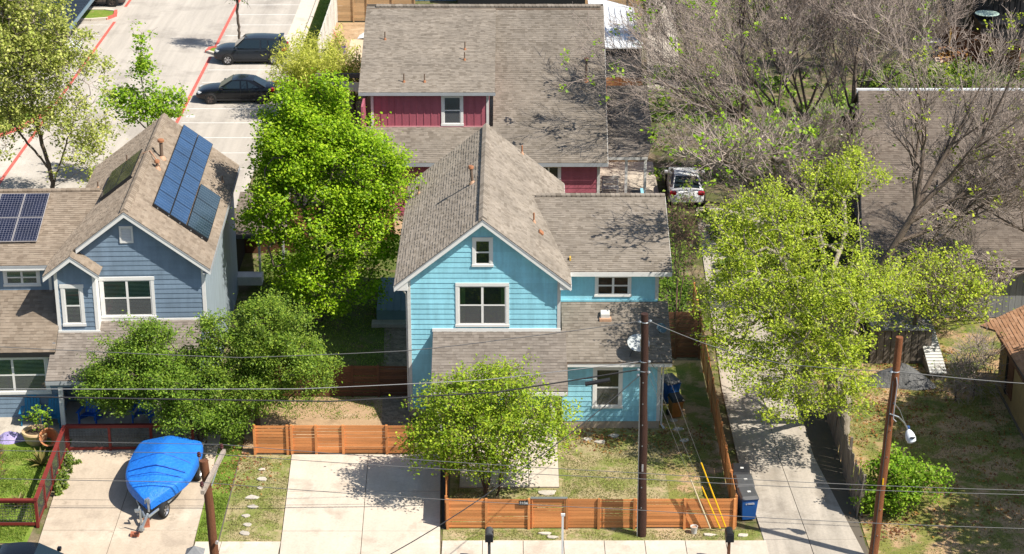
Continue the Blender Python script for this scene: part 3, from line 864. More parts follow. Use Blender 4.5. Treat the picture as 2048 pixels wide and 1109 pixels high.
MB().fbox(L(0, 0, 0), A, B, Z, (-2.95, -2.85), (.1, 12.1), (0, lz(2.9))).build('left_wall', SLATE, hl)
MB().prism([L(-2.9, 12.1, .2), L(2.85, 12.1, .2), L(2.85, 12.1, lz(2.9)), L(0, 12.1, lz(0)), L(-2.9, 12.1, lz(2.95))], FL * .1).build('rear_wall', SLATE, hl)
ue = 3.2; f0, f1 = -.32, 12.35
roof(hl, L(ue, f1, ZL - KM * ue), -B, -A + Z * KM, [(0, 0), (f1 - f0, 0), (f1 - f0, ue * sm), (0, ue * sm)], SH2, seed=22)
# left slope reaches forward over the bay
fb = -.88; um = 2.1
roof(hl, L(-ue, 0, ZL - KM * ue), B, A + Z * KM, [(fb, 0), (f1, 0), (f1, ue * sm), (f0, ue * sm), (f0, (ue - um) * sm), (fb, (ue - um) * sm)][:3] + [(f0, ue * sm), (f0, (ue - um) * sm + .001), (fb, (ue - um) * sm)], SH2, seed=23)
ridge_cap(hl, L(0, f0 + .2, ZL), L(0, f1, ZL), -A - Z * KM, A - Z * KM, SH2, .2)
zm = ZL - KM * um
roof(hl, L(-1.03, 0, zm - KM * 1.07), -B, -A + Z * KM, [(-.02, 0), (.88, 0), (.88, 1.07 * sm), (-.02, 1.07 * sm)], SH2, seed=24)
for (a, c) in ((L(0, f0, ZL - .035), L(ue, f0, ZL - KM * ue - .035)), (L(-um + .15, f0, ZL - KM * (um - .15) - .035), L(0, f0, ZL - .035)),
               (L(-ue, fb, ZL - KM * ue - .035), L(-um, fb, zm - .035)), (L(-um, fb, zm - .035), L(-1.03, fb, zm - KM * 1.07 - .035))):
    board(hl, 'drip_edge', a + Z * .02, c + Z * .02, .05, FL, .012, SOFFIT, .035)
    board(hl, 'rake_board', a, c, .19, FL, .035, WHITE)
board(hl, 'eave_board', L(ue, f0, ZL - KM * ue - .03), L(ue, f1, ZL - KM * ue - .03), .17, A, .025, SOFFIT)
board(hl, 'eave_board', L(-ue, fb, ZL - KM * ue - .03), L(-ue, 1.2, ZL - KM * ue - .03), .17, -A, .025, SOFFIT)
MB().fbox(L(0, 0, ZL - KM * ue - .2), A, B, Z, (2.9, ue), (f0, f1), (0, .02)).build('soffit', WHITE, hl)
# gabled bay
yb = -.56
byp = lambda u: zm - KM * abs(u + um) - .14
lap(hl, L(0, yb, 0), A, FL, [(-2.8, 3.48), (-1.27, 3.48), (-1.27, byp(-1.27)), (-um, byp(-um)), (-2.8, byp(-2.8))], .2, SLATE, [(-2.62, -1.75, 3.69, 5.45)], SLATE, 25)
window(hl, L(0, yb, 0), A, FL, -2.62, -1.75, 3.69, 5.45, 1, 2, .13)
for u in (-2.84, -1.37): MB().fbox(L(0, yb, 0), A, B, Z, (u, u + .13), (-.035, .1), (3.46, byp(u + .06) - .02)).build('corner_board', WHITE, hl)
MB().fbox(L(0, yb, 0), A, B, Z, (-1.29, -1.23), (.1, .55), (3.46, 5.75)).build('bay_side', WHITE, hl)
MB().fbox(L(0, yb, 0), A, B, Z, (-2.82, -2.76), (.1, 1.5), (3.0, 5.75)).build('bay_side', SLATE, hl)
MB().fbox(L(0, yb, 0), A, B, Z, (-2.84, -1.2), (-.06, -.02), (3.40, 3.5)).build('band_board', WHITE, hl)
MB().fbox(L(0, 0, 0), A, B, Z, (-1.23, 2.6), (-.06, -.02), (3.62, 3.74)).build('band_board', WHITE, hl)
# porch
roof(hl, L(0, -2.97, 2.43), A, B + Z * .42, [(-3.02, 0), (2.75, 0), (2.75, 2.95 * math.hypot(1, .42)), (-3.02, 2.95 * math.hypot(1, .42))], SH3, seed=26)
board(hl, 'fascia', L(-3.02, -2.97, 2.40), L(2.75, -2.97, 2.40), .15, FL, .03, SOFFIT)
board(hl, 'rake_board', L(-3.02, -2.97, 2.40), L(-3.02, -.6, 2.40 + .42 * 2.37), .15, -A, .02, SLATE)
MB().fbox(L(0, -2.7, 0), A, B, Z, (-2.9, 2.7), (-.08, .08), (2.06, 2.34)).build('porch_beam', SLATE, hl)
for u in (-2.52, 2.4):
    ps = MB().fbox(L(u, -2.7, 0), A, B, Z, (-.085, .085), (-.085, .085), (.15, 2.08)).build('porch_post', WHITE, hl)
MB().fbox(L(0, 0, 0), A, B, Z, (-8, 2.8), (-3.1, .0), (-.1, .15)).build('porch_floor', CONC2, hl)
dr = MB().fbox(L(0, 0, 0), A, B, Z, (-1.6, -.65), (-.07, -.03), (.15, 2.25)).build('front_door', mat('door_dark', (.09, .05, .04), .5), hl)
MB().lathe([(.03, 0), (.03, .05)], 10, L(-.75, -.12, 1.2), ax=B).build('handle', GALV, dr)
# left wing
KW = .25
lap(hl, L(0, .95, 0), A, FL, [(-8.5, 4.62), (-2.9, 4.62), (-2.9, 5.78), (-8.5, 5.78)], .2, SLATE, [(-5.13, -3.68, 4.80, 5.58)], SLATE, 27)
window(hl, L(0, .95, 0), A, FL, -5.13, -3.68, 4.80, 5.58, 2, 2, .11)
for u in (-3.36, -5.75): MB().fbox(L(0, .95, 0), A, B, Z, (u, u + .12), (-.04, .02), (4.6, 5.75)).build('corner_board', WHITE, hl)
lw = math.hypot(1, KW)
roof(hl, L(0, .6, 5.80), A, B + Z * KW, [(-8.5, 0), (-2.95, 0), (-1.45, 5.2 * lw), (-8.5, 5.2 * lw)], SH2, seed=28)
roof(hl, L(0, 8.4, 5.54), -A, -B + Z * .6, [(2.9, 0), (8.5, 0), (8.5, 2.6 * math.hypot(1, .6)), (1.4, 2.6 * math.hypot(1, .6))], SH2, seed=29)
ridge_cap(hl, L(-8.5, 5.8, 5.80 + 1.3), L(-1.9, 5.8, 5.80 + 1.3), -B - Z * KW, B - Z * KW, SH2, .15)
board(hl, 'fascia', L(-8.5, .6, 5.79), L(-3.2, .6, 5.79), .17, FL, .03, SOFFIT)
board(hl, 'fascia', L(-8.5, .6, 5.66), L(-3.2, .6, 5.66), .05, FL, .02, WHITE, .03)
kq = .60
roof(hl, L(0, -1.68, 3.06), A, B + Z * kq, [(-8.5, 0), (-2.82, 0), (-2.82, 2.62 * math.hypot(1, kq)), (-8.5, 2.62 * math.hypot(1, kq))], SH2, seed=30)
board(hl, 'fascia', L(-8.5, -1.68, 3.03), L(-2.84, -1.68, 3.03), .16, FL, .03, BLACK)
lap(hl, L(0, -1.35, 0), A, FL, [(-8.5, .15), (-2.86, .15), (-2.86, 3.0), (-8.5, 3.0)], .2, SLATE, [(-6.0, -3.17, 1.15, 2.83)], SLATE, 31)
window(hl, L(0, -1.35, 0), A, FL, -6.0, -3.17, 1.15, 2.83, 2, 2, .14)
MB().fbox(L(0, -1.35, 0), A, B, Z, (-2.96, -2.84), (.02, 1.35), (.15, 3.3)).build('return_wall', SLATE, hl)
# solar panels, one by one
def panel(corners, m, name='solar_panel', fr=ALU):
    """corners: lower-left, lower-right, upper-right, upper-left (world), lifted off the roof"""
    c = [Vector(p) for p in corners]
    n = (c[1] - c[0]).cross(c[3] - c[0]).normalized()
    if n.z < 0: n = -n
    c = [p + n * .10 for p in c]
    o = MB().prism(c, n * .035).build(name, fr, hl)
    e = .022
    P = lambda s, t: c[0] * (1 - s) * (1 - t) + c[1] * s * (1 - t) + c[2] * s * t + c[3] * (1 - s) * t
    sx = e / (c[1] - c[0]).length; sy = e / (c[3] - c[0]).length
    g = MB().add([P(sx, sy) + n * .038, P(1 - sx, sy) + n * .038, P(1 - sx, 1 - sy) + n * .038, P(sx, 1 - sy) + n * .038], [(0, 1, 2, 3)]).build('cells', m, o)
    uv = g.data.uv_layers.new(name='UVMap')
    for k, q in enumerate(((0, 0), (1, 0), (1, 1), (0, 1))): uv.data[k].uv = q
    return o
def rs(u, v, s=1): return L(u * s, v, ZL - KM * u)
for j in range(6):      # main array on the right slope: two wide columns, six rows
    v0 = 1.95 + j * 1.735; v1 = v0 + 1.715
    for u0, u1 in ((.76, 1.37), (1.385, 1.995)):
        panel([rs(u1, v0), rs(u1, v1), rs(u0, v1), rs(u0, v0)], SOLB, fr=BLACK)
for j in range(3):
    v0 = 2.0 + j * 1.69; v1 = v0 + 1.67
    panel([rs(2.84, v0), rs(2.84, v1), rs(2.03, v1), rs(2.03, v0)], SOLG, fr=BLACK)
MB().fbox(rs(0, 1.93), (A - Z * KM).normalized(), B, (A * KM + Z).normalized(), (.76 * sm, 2.84 * sm), (-.02, .0), (.01, .14)).build('array_skirt', BLACK, hl)
for i in range(5):
    MB().lathe([(.03, 0), (.03, .03)], 8, rs(.95 + i * .42, 1.9) + (A * KM + Z).normalized() * .07, ax=-B).build('skirt_bolt', GALV, hl)
for j in range(2):
    v0 = 4.5 + j * 1.72; v1 = v0 + 1.70
    for u0, u1 in ((.32, .98), (.995, 1.66)):
        panel([rs(u1, v0, -1), rs(u1, v1, -1), rs(u0, v1, -1), rs(u0, v0, -1)], SOLK, fr=BLACK)
MB().fbox(rs(0, 4.48, -1), (-A - Z * KM).normalized(), B, (-A * KM + Z).normalized(), (.32 * sm, 1.66 * sm), (-.02, .0), (.01, .14)).build('array_skirt', BLACK, hl)
wz = lambda v: 5.80 + KW * (v - .6)
for j, (v0, v1) in enumerate(((2.05, 3.68), (3.71, 5.42))):
    for u0, u1 in ((-6.9, -5.92), (-5.9, -4.92), (-4.90, -3.92)):
        panel([L(u0, v0, wz(v0)), L(u1, v0, wz(v0)), L(u1, v1, wz(v1)), L(u0, v1, wz(v1))], SOLN)
pipe_vent(hl, L(.50, 7.34, 7.93), .78, .075, VENT, True)
pipe_vent(hl, L(.49, 5.94, 7.94), .32, .06, VENT, True)
MB().tube([L(.55, 6.2, 8.0), L(.35, 6.5, 8.25), L(.1, 6.9, 8.42), L(-.25, 7.0, 8.28)], .03, 6).build('conduit', FLASH, hl)
pipe_vent(hl, L(2.78, 9.14, 6.21), .32, .03, VENT)
pipe_vent(hl, L(-1.13, 8.28, 7.46), .35, .035, VENT)
pipe_vent(hl, L(-2.29, 7.42, 6.57), .35, .035, VENT)

# ---- barn-red house behind
hr = thing('red_house', 'barn red house with a wide brown-grey roof behind the sky blue house', 'house', (-1.4, 95.1, 0))
YR = 95.08
KR = .5
MB().box(-7.5, 4.4, YR, 115, 0, .3).build('foundation', FOUND, hr)
lap(hr, (0, YR, 0), X, FR, [(-7.4, .3), (4.32, .3), (4.32, 3.1), (-7.4, 3.1)], .24, REDP, [(1.2, 2.43, 1.5, 3.0)], REDP, 41)
window(hr, (0, YR, 0), X, FR, 1.2, 2.43, 1.5, 3.0, 2, 2, .12, False, 0)
MB().box(4.22, 4.36, YR - .04, YR + .1, .3, 3.1).build('corner_board', WHITE2, hr)
MB().box(4.24, 4.34, YR + .1, 115, .3, 3.1).build('right_wall', REDP, hr)
MB().box(-7.4, -7.3, YR + .1, 115, .3, 5.9).build('left_wall', REDP, hr)
lr = math.hypot(1, KR)
zr0, yr0 = 3.18, 94.68
roof(hr, (0, yr0, zr0), X, Y + Z * KR, [(-.95, 0), (4.72, 0), (4.86, 10.52 * lr), (-.95, 10.52 * lr)], SH1, seed=42)
roof(hr, (0, yr0, zr0), X, Y + Z * KR, [(-7.9, 0), (-.953, 0), (-.953, 2.3 * lr), (-7.9, 2.3 * lr)], SH1, seed=43)
KD = .256
roof(hr, (0, 96.6, 6.21), X, Y + Z * KD, [(-7.62, 0), (-.85, 0), (-.85, 8.6 * math.hypot(1, KD)), (-7.72, 8.6 * math.hypot(1, KD))], SH1, seed=44)
roof(hr, (0, 116, 3.2), -X, -Y + Z * KR, [(-4.86, 0), (7.72, 0), (7.72, 10.52 * lr), (-4.86, 10.52 * lr)], SH1, seed=45, e=.3)
ridge_cap(hr, (-7.2, 105.2, 8.44), (4.7, 105.2, 8.44), (0, -1, -.3), (0, 1, -KR), SH1, .2)
MB().box(-7.72, 4.7, 104.9, 104.96, 8.2, 8.36).build('ridge_trim', VENT, hr)
board(hr, 'fascia', (-.7, yr0, zr0 - .02), (4.72, yr0, zr0 - .02), .17, FR, .03, SOFFIT)
board(hr, 'fascia', (-7.9, yr0, zr0 - .02), (-.7, yr0, zr0 - .02), .17, FR, .03, SOFFIT)
board(hr, 'fascia', (-7.62, 96.6, 6.2), (-.82, 96.6, 6.2), .15, FR, .03, SOFFIT)
board(hr, 'rake_board', (4.72, yr0, zr0 - .02), (4.86, 105.2, 8.42), .17, X, .025, WHITE2)
# dormer wall: board and batten
YD = 96.98
MB().box(-6.98, -1.16, YD, YD + .1, 4.2, 6.2).build('dormer_wall', REDP, hr)
x = -6.9
while x < -1.2:
    if not -3.6 < x < -2.42: MB().box(x - .022, x + .022, YD - .022, YD - .001, 4.36, 6.15).build('batten', REDP, hr)
    x += .36
MB().box(-7.0, -1.16, YD - .05, YD - .02, 4.26, 4.37).build('base_flashing', PINK, hr)
window(hr, (0, YD, 0), X, FR, -3.53, -2.43, 4.38, 6.02, 1, 2, .13, False, 1)
for x in (-7.04, -1.28): MB().box(x, x + .13, YD - .04, YD + .1, 4.3, 6.2).build('corner_board', WHITE2, hr)
MB().prism([(-1.15, YD, 4.3), (-1.15, YD, 6.2), (-1.15, 103.2, 7.7)], (-.05, 0, 0)).build('dormer_side', REDP, hr)
MB().prism([(-6.98, YD, 4.3), (-6.98, YD, 6.2), (-6.98, 103.2, 7.7)], (.05, 0, 0)).build('dormer_side', REDP, hr)
for x, y, z in ((-6.56, 101.72, 7.5), (-2.41, 100.72, 7.24), (-2.41, 99.68, 6.98), (-5.4, 97.57, 6.44), (-4.37, 97.57, 6.44)):
    pipe_vent(hr, (x, y, z), .45, .035, VENT, flash=RUST)
pipe_vent(hr, (3.79, 99.98, 5.81), 1.15, .06, VENT, True, flash=RUST)
# lower side roof on posts at its right
KS = .4
roof(hr, (0, 95.72, 3.15), X, Y + Z * KS, [(4.78, 0), (6.75, 0), (6.75, .9), (7.05, .9), (7.05, 3.7), (6.9, 3.7), (6.9, 5.7), (4.9, 5.7)][:2] + [(7.05, 1.2), (7.0, 5.7), (4.9, 5.7)], SH3, seed=46)
board(hr, 'fascia', (4.78, 95.72, 3.13), (6.75, 95.72, 3.13), .14, FR, .03, WHITE2)
for x in (5.7, 6.65): MB().box(x - .07, x + .07, 95.85, 96.0, 0, 3.2).build('porch_post', WHITE, hr)
MB().box(5.58, 5.82, 95.78, 95.95, 2.95, 3.12).build('light_fixture', WHITE, hr, bevel=.02)
MB().box(4.36, 7.6, 94.2, 104, 0, .12).build('porch_floor', CONC, hr)
MB().box(4.36, 6.8, 104, 104.1, 0, 3.4).build('side_wall', PINE, hr)

# ---- weathered grey house on the right
hg = thing('grey_house', 'low grey weathered house with a worn shingle roof behind the trees on the right', 'house', (20, 82.5, 0))
KG = .25
lg = math.hypot(1, KG)
roof(hg, (0, 82.1, 2.6), X, Y + Z * KG, [(15.3, 0), (40, 0), (40, 14.7 * lg), (17.2, 14.7 * lg)], SH4, seed=51, e=.16)
roof(hg, (0, 103, 2.5), -X, -Y + Z * .6, [(-40, 0), (-17.2, 0), (-17.2, 6.2 * math.hypot(1, .6)), (-40, 6.2 * math.hypot(1, .6))], SH4, seed=52, e=.4)
MB().box(17.1, 40, 96.72, 96.95, 6.14, 6.34).build('ridge_flashing', METW, hg)
board(hg, 'fascia', (15.3, 82.1, 2.58), (40, 82.1, 2.58), .18, FR, .04, BLACK)
board(hg, 'rake_board', (15.3, 82.1, 2.58), (17.2, 96.8, 6.25), .2, -X, .03, DGREY)
MB().box(15.7, 39.8, 82.6, 82.75, 0, 2.5).build('wall', DGREY, hg)
x = 15.7; k = 0
rg = random.Random(8)
while x < 24.5:
    w = rg.uniform(.18, .3)
    if not 17.5 < x < 18.25: MB().box(x, x + w - .012, 82.56, 82.6 + rg.uniform(-.003, .003), .05, 2.55).build('wall_board', GREYW2, hg)
    x += w
window(hg, (0, 82.6, 0), X, FR, 17.45, 18.5, .8, 2.2, 1, 2, .1, False, 0)
MB().box(17.3, 17.45, 82.75, 102.5, 0, 2.6).build('left_wall', GREYW2, hg)
for x, y in ((19.6, 88.3), (21.2, 88.8), (19.2, 85.6), (21.0, 86.0)):
    pipe_vent(hg, (x, y, 2.6 + KG * (y - 82.1) - .02), .35, .05, BLACK, flash=DGREY)

# ---- terracotta-roofed shed at the right edge
hs = thing('terracotta_shed', 'shed with terracotta shingle roof and bare board wall at the right edge', 'shed', (20.1, 75.4, 0), R(0))
MB().prism([(19.9, 75.4, 0), (23.6, 75.4, 0), (23.6, 75.4, 3.3), (21.8, 75.4, 3.45), (19.9, 75.4, 2.45)], (0, -.1, 0)).build('rear_wall', OSB, hs)
for i in range(5):
    y0, y1 = 75.3 - i * 1.22, 75.3 - (i + 1) * 1.22
    if i == 1: continue
    MB().box(19.84, 19.9, y1 + .01, y0 - .01, .12, 2.45).build('wall_panel', OSB, hs)
MB().box(19.86, 19.9, 72.87, 74.07, .12, 2.45).build('wall_panel', OSB, hs)
d_ = MB().box(19.82, 19.86, 72.95, 73.75, .5, 2.2).build('door', CEDARD, hs)
MB().box(19.80, 19.88, 73.8, 74.05, .4, 2.1).build('opening', DARK, hs)
MB().box(19.8, 23.6, 69.2, 75.4, -.05, .12).build('base', GREYW, hs)
MB().box(23.5, 23.6, 69.2, 75.3, .1, 3.3).build('far_wall', OSB, hs)
MB().box(19.9, 23.6, 69.2, 69.3, .1, 2.6).build('front_wall', OSB, hs)
roof(hs, (19.7, 75.65, 2.42), -Y, X + Z * .52, [(-1.0, -.5), (.1, 0), (6.6, 0), (6.6, 2.4), (-1.0, 2.4)], SH5, seed=61)
roof(hs, (24.0, 68.9, 2.42), Y, -X + Z * .52, [(0, 0), (6.6, 0), (6.6, 2.4), (0, 2.4)], SH5, seed=62)
board(hs, 'eave_board', (19.7, 68.9, 2.4), (19.7, 75.65, 2.4), .14, -X, .025, CEDARD)

# ================================================================== FENCES
def slat_fence(label, p0, p1, posts, h, nsl, m, gap=.012, side=1, depth=.02, name='slat_fence', group=None, gate=None, h1=None, post_w=.09, post_out=0.0):
    """horizontal-board fence: posts at distances along p0-p1, each board between two posts its own piece"""
    p0, p1 = Vector((*p0, 0)), Vector((*p1, 0))
    d = (p1 - p0); Ln = d.length; d.normalize()
    n = Vector((d.y, -d.x, 0)) * side
    rz = math.atan2(d.y, d.x)
    t = thing(name, label, 'fence', p0, 0, group)
    rg = random.Random(len(label) * 7)
    hh = lambda s: h if h1 is None else h + (h1 - h) * s / Ln
    for s in posts:
        c = p0 + d * s
        block('post', m, t, c + n * post_out + Z * (hh(s) + .02) / 2, (post_w, .09, hh(s) + .02), rz)
    for a, b_ in zip(posts[:-1], posts[1:]):
        L_ = b_ - a - post_w - .006
        c = p0 + d * (a + b_) / 2
        H_ = hh((a + b_) / 2)
        sh = (H_ - .05) / nsl
        for i in range(nsl):
            z = .05 + (i + .5) * sh
            g = gap * (1 + (2.2 if rg.random() < .18 else 0))
            block('slat', m, t, c + n * rg.uniform(-.004, .004) + Z * (z + rg.uniform(-.004, .004)), (L_, depth, sh - g), rz, rg.uniform(-.0025, .0025))
    return t, d, n

# front cedar fence with its gate and plaque
ff, d_, n_ = slat_fence('low stained cedar slat fence along the front verge, with gate and house number plaque', (-2.33, 63.44), (7.92, 63.44),
                        [.05, 1.42, 2.93, 4.27, 5.4, 6.66, 8.44, 10.2], 1.2, 10, CEDAR, post_out=.03)
gt = MB().box(.72, 1.86, 63.40, 63.42, 1.20, 1.23).box(.70, .74, 63.39, 63.43, .05, 1.22).box(1.84, 1.88, 63.39, 63.43, .05, 1.22).build('gate_frame', CEDAR, ff)
MB().box(.66, 1.96, 63.36, 63.48, 1.235, 1.26).build('gate_cap', GALV, gt)
pq = MB().box(.24, .58, 63.35, 63.375, .98, 1.16).build('number_plaque', BLACK, ff, bevel=.006)

def text(body, parent, loc, size, rot, m, name='lettering', align='CENTER', ext=.004):
    cu = bpy.data.curves.new(name, 'FONT')
    cu.body = body; cu.size = size; cu.align_x = align; cu.align_y = 'CENTER'; cu.extrude = ext
    cu.materials.append(m)
    o = bpy.data.objects.new(name, cu); S.collection.objects.link(o)
    M = Matrix.Translation(loc) @ rot.to_4x4()
    if parent:
        o.parent = parent; M = WM[parent.name].inverted() @ M
    o.matrix_basis = M
    me = bpy.data.meshes.new_from_object(o)      # lettering as plain mesh
    q = link(name, me, parent); q.matrix_basis = M
    bpy.data.objects.remove(o); bpy.data.curves.remove(cu)
    return q
RF = Matrix.Rotation(R(90), 3, 'X')
text('2104', pq, (.41, 63.345, 1.068), .145, RF, WHITE)
for i, ch in enumerate('2102'):
    q = L(-2.52, -2.79, 1.86 - i * .17)
    text(ch, ps_ if False else hl, q, .15, Matrix.Rotation(TH, 3, 'Z') @ RF, SOFFIT, 'house_number')

slat_fence('stained cedar slat fence across the head of the wide front driveway', (-9.85, 69.3), (-3.75, 69.3), [.05, 1.30, 1.46, 2.39, 3.42, 5.08, 6.05], 1.22, 9, CEDAR, post_out=.03)
slat_fence('stained cedar slat fence running back along the neighbour driveway from the front corner', (7.93, 63.5), (8.0, 82.5), [.06, 1.9, 3.8, 5.7, 7.6, 9.5, 11.4, 13.3, 15.2, 17.1, 18.95], 1.25, 9, CEDAR, h1=1.75)
slat_fence('short cedar slat fence beside the front driveway edge, running back from the front fence', (-2.33, 63.52), (-2.45, 69.2), [.06, 1.9, 3.75, 5.65], 1.22, 9, CEDAR, side=-1)
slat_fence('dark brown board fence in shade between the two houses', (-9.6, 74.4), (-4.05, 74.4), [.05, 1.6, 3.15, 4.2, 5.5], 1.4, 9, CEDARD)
slat_fence('reddish brown board fence behind the maple, left of the red house', (-12.0, 92.3), (-5.7, 92.3), [.05, 1.6, 3.2, 4.8, 6.25], 1.8, 10, mat('red_brown_fence', (.26, .11, .055), .75, [(2, .15)], objv=.2), name='board_fence')
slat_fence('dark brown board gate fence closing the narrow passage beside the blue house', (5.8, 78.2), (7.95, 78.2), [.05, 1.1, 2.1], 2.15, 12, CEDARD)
slat_fence('bare pine board fence of the back yard, left of the red house roof', (-12.0, 134.2), (-6.5, 134.2), [.05, 1.25, 2.2, 3.9, 5.4], 2.6, 12, PINE, name='board_fence', post_out=.05)
slat_fence('bare pine board fence behind the white metal shed roof', (5.0, 135.5), (9.2, 135.5), [.05, 1.6, 3.0, 4.15], 3.0, 14, PINE, name='board_fence', post_out=.05)
slat_fence('light pine fence in front of the white metal shed, beside the red house', (4.9, 112.8), (7.6, 112.8), [.05, 1.4, 2.6], 2.3, 12, mat('light_pine', (.62, .36, .15), .75, [(3, .15)], objv=.15), name='board_fence')

# white plank fence between the car park and the back yard
wf = thing('plank_fence', 'tall white plank fence between the car park verge and the back yard', 'fence', (-11.9, 125, 0))
for i in range(28):
    y = 120.5 + i * .75
    for k in range(1):
        block('plank', PALEW, wf, (-11.95 + (i % 2) * .01, y, 1.15), (.05, .74, 2.3))
for i in range(10): block('post', PALEW, wf, (-11.88, 120.6 + i * 2.25, 1.15), (.09, .09, 2.36))

# leaning grey picket fence right of the neighbour driveway
gf = thing('picket_fence', 'old grey leaning picket fence along the right side of the neighbour driveway', 'fence', (12.4, 64.3, 0))
rg = random.Random(5)
for i in range(60):
    s = i / 59
    y = 64.3 + s * 9.3
    h = 1.62 + .1 * math.sin(i * .7) + rg.uniform(-.08, .06)
    block('picket', GREYW, gf, (12.40 + s * .15 + .05 * math.sin(y * 1.1) + rg.uniform(-.012, .012), y, h / 2), (.022, .15, h), rg.uniform(-.03, .03), rg.uniform(.0, .07) + .04 * math.sin(y))
for z in (.4, 1.25): MB().tube([(12.46, 64.3, z), (12.52, 69, z - .05), (12.62, 73.6, z)], .04, 4).build('rail', GREYW, gf)
for y in (64.4, 67.4, 70.5, 73.5): block('post', GREYW, gf, (12.56, y, .8), (.1, .1, 1.7), 0, .03)
slat_fence('dark weathered board fence behind the vines at the far right', (26.5, 126.5), (31.0, 119.5), [.05, 2.6, 5.2, 8.2], 2.3, 10, CEDARD, name='board_fence')
slat_fence('yellowed tall board fence beside the air conditioner at the far right', (27.6, 124.0), (28.4, 132.0), [.05, 2.6, 5.2, 8.0], 2.2, 10, mat('yellowed_boards', (.50, .30, .07), .8, [(3, .15)], objv=.15), name='board_fence')

# oxblood wire-mesh fence of the left front yard
def mesh_fence(label, pts, h, step=.11, drop=0):
    t = thing('wire_mesh_fence', label, 'fence', (*pts[0], 0))
    for a, c in zip(pts[:-1], pts[1:]):
        a, c = Vector((*a, 0)), Vector((*c, 0))
        d = c - a; Ln = d.length; d.normalize(); rz = math.atan2(d.y, d.x)
        n = max(1, round(Ln / 1.55))
        for i in range(n + 1):
            block('post', OXB, t, a + d * (Ln * i / n) + Z * h / 2, (.10, .10, h), rz)
        block('top_rail', OXB, t, (a + c) / 2 + Z * (h + .02), (Ln + .12, .15, .045), rz)
        block('bottom_rail', OXB, t, (a + c) / 2 + Z * .14, (Ln - .1, .06, .10), rz)
        block('upper_rail', OXB, t, (a + c) / 2 + Z * (h - .06), (Ln - .1, .05, .09), rz)
        w = MB(); k = int(Ln / step)
        N_ = Vector((-d.y, d.x, 0))
        for i in range(k + 1):
            w.fbox(a + d * (Ln * i / k), d, N_, Z, (-.006, .006), (-.005, .005), (.19, h - .1))
        for j in range(int((h - .3) / step) + 1):
            w.fbox(a + Z * (.2 + j * step), d, N_, Z, (0, Ln), (-.005, .005), (-.006, .006))
        w.build('wire_mesh', WIRE, t, kind='stuff')
    return t
mesh_fence('oxblood framed wire mesh fence round the left lawn beside the boat driveway', [(-20.5, 63.55), (-16.85, 63.55), (-17.05, 69.45)], 1.08)
mesh_fence('oxblood framed wire mesh fence and gate across the driveway behind the blue boat', [(-16.95, 69.5), (-12.2, 69.6)], 1.1)

# ================================================================== POLES AND WIRES
def pole(label, base, top, r0, r1, m, tags=()):
    t = thing('utility_pole', label, 'utility pole', base)
    base, top = Vector(base), Vector(top)
    n = 10
    MB().tube([base.lerp(top, i / n) + Vector((.012 * math.sin(i * 1.7), .01 * math.cos(i * 2.1), 0)) for i in range(n + 1)], [r0 + (r1 - r0) * i / n for i in range(n + 1)], 14).build('shaft', m, t, smooth=True)
    return t
p1 = pole('dark creosoted utility pole standing in front of the cedar fence, with guy wires', (4.57, 62.93, 0), (4.48, 62.93, 8.5), .165, .125, POLE1)
for o_, x0, x1, z1, y0 in ((p1, 4.40, 4.36, 6.2, 62.79),):
    MB().tube([(x0, y0, .05), (x1, y0 + .025, z1)], .016, 5).build('ground_wire', GALV, o_)
    for k in range(7): MB().lathe([(.022, 0), (.022, .02)], 8, (4.52 - .008 * k, 62.765 + .004 * k, 1.2 + .8 * k), ax=(0, -1, 0)).build('bolt', GALV, o_)
def clamp(parent, c, r=.15):
    MB().lathe([(r, -.02), (r + .012, 0), (r, .02)], 14, c).build('band', GALV, parent)
for z in (8.2, 6.75, 6.4): clamp(p1, (4.49, 62.93, z), .135)
b = MB()
for (c, dx) in (((4.49, 62.93, 8.25), .17), ((4.49, 62.93, 8.22), -.17), ((4.49, 62.93, 6.75), .17), ((4.49, 62.93, 6.45), -.18), ((4.49, 62.93, 6.25), -.18), ((4.49, 62.93, 6.35), .17)):
    b.lathe([(.02, -.05), (.05, -.03), (.055, .02), (.02, .06)], 8, (c[0] + dx, c[1] - .05, c[2]), ax=(1 if dx > 0 else -1, -.2, .1))
b.build('insulator', GALV, p1)
MB().box(4.50, 4.56, 62.755, 62.77, 2.62, 2.9).build('tag', ALU, p1)
p2 = pole('red-brown utility pole at the right with a street lamp', (12.45, 61.3, 0), (12.80, 61.3, 8.35), .16, .12, POLE2)
MB().box(12.55, 12.60, 61.125, 61.14, 2.95, 3.2).build('tag', YELLOW, p2)
clamp(p2, (12.74, 61.3, 7.12), .135)
MB().tube([(12.40, 61.15, .05), (12.66, 61.175, 6.8)], .014, 5).build('ground_wire', DGREY, p2)
for k in range(6): MB().lathe([(.02, 0), (.02, .02)], 8, (12.52 + .042 * k, 61.145 + .004 * k, 1.0 + k), ax=(0, -1, 0)).build('bolt', GALV, p2)
MB().lathe([(.03, -.04), (.06, 0), (.03, .05)], 8, (12.6, 61.25, 7.1)).build('insulator', GALV, p2)
MB().tube([(12.76, 61.16, 6.95), (12.80, 61.14, 6.7), (12.76, 61.13, 5.9), (12.75, 61.12, 5.45), (12.85, 61.1, 5.35)], .02, 6).build('conduit', SOFFIT, p2)
lp = thing('street_lamp', 'pale street lamp head on a bent arm bolted to the red-brown pole', 'street lamp', (12.68, 61.15, 5.6))
MB().tube([(12.62, 61.15, 5.62), (12.95, 61.25, 5.45), (13.2, 61.4, 5.15), (13.36, 61.5, 4.85)], .028, 8).build('arm', GALV, lp)
MB().tube([(12.72, 61.15, 6.05), (12.98, 61.25, 5.7), (13.2, 61.42, 5.17)], .012, 6).build('brace', GALV, lp)
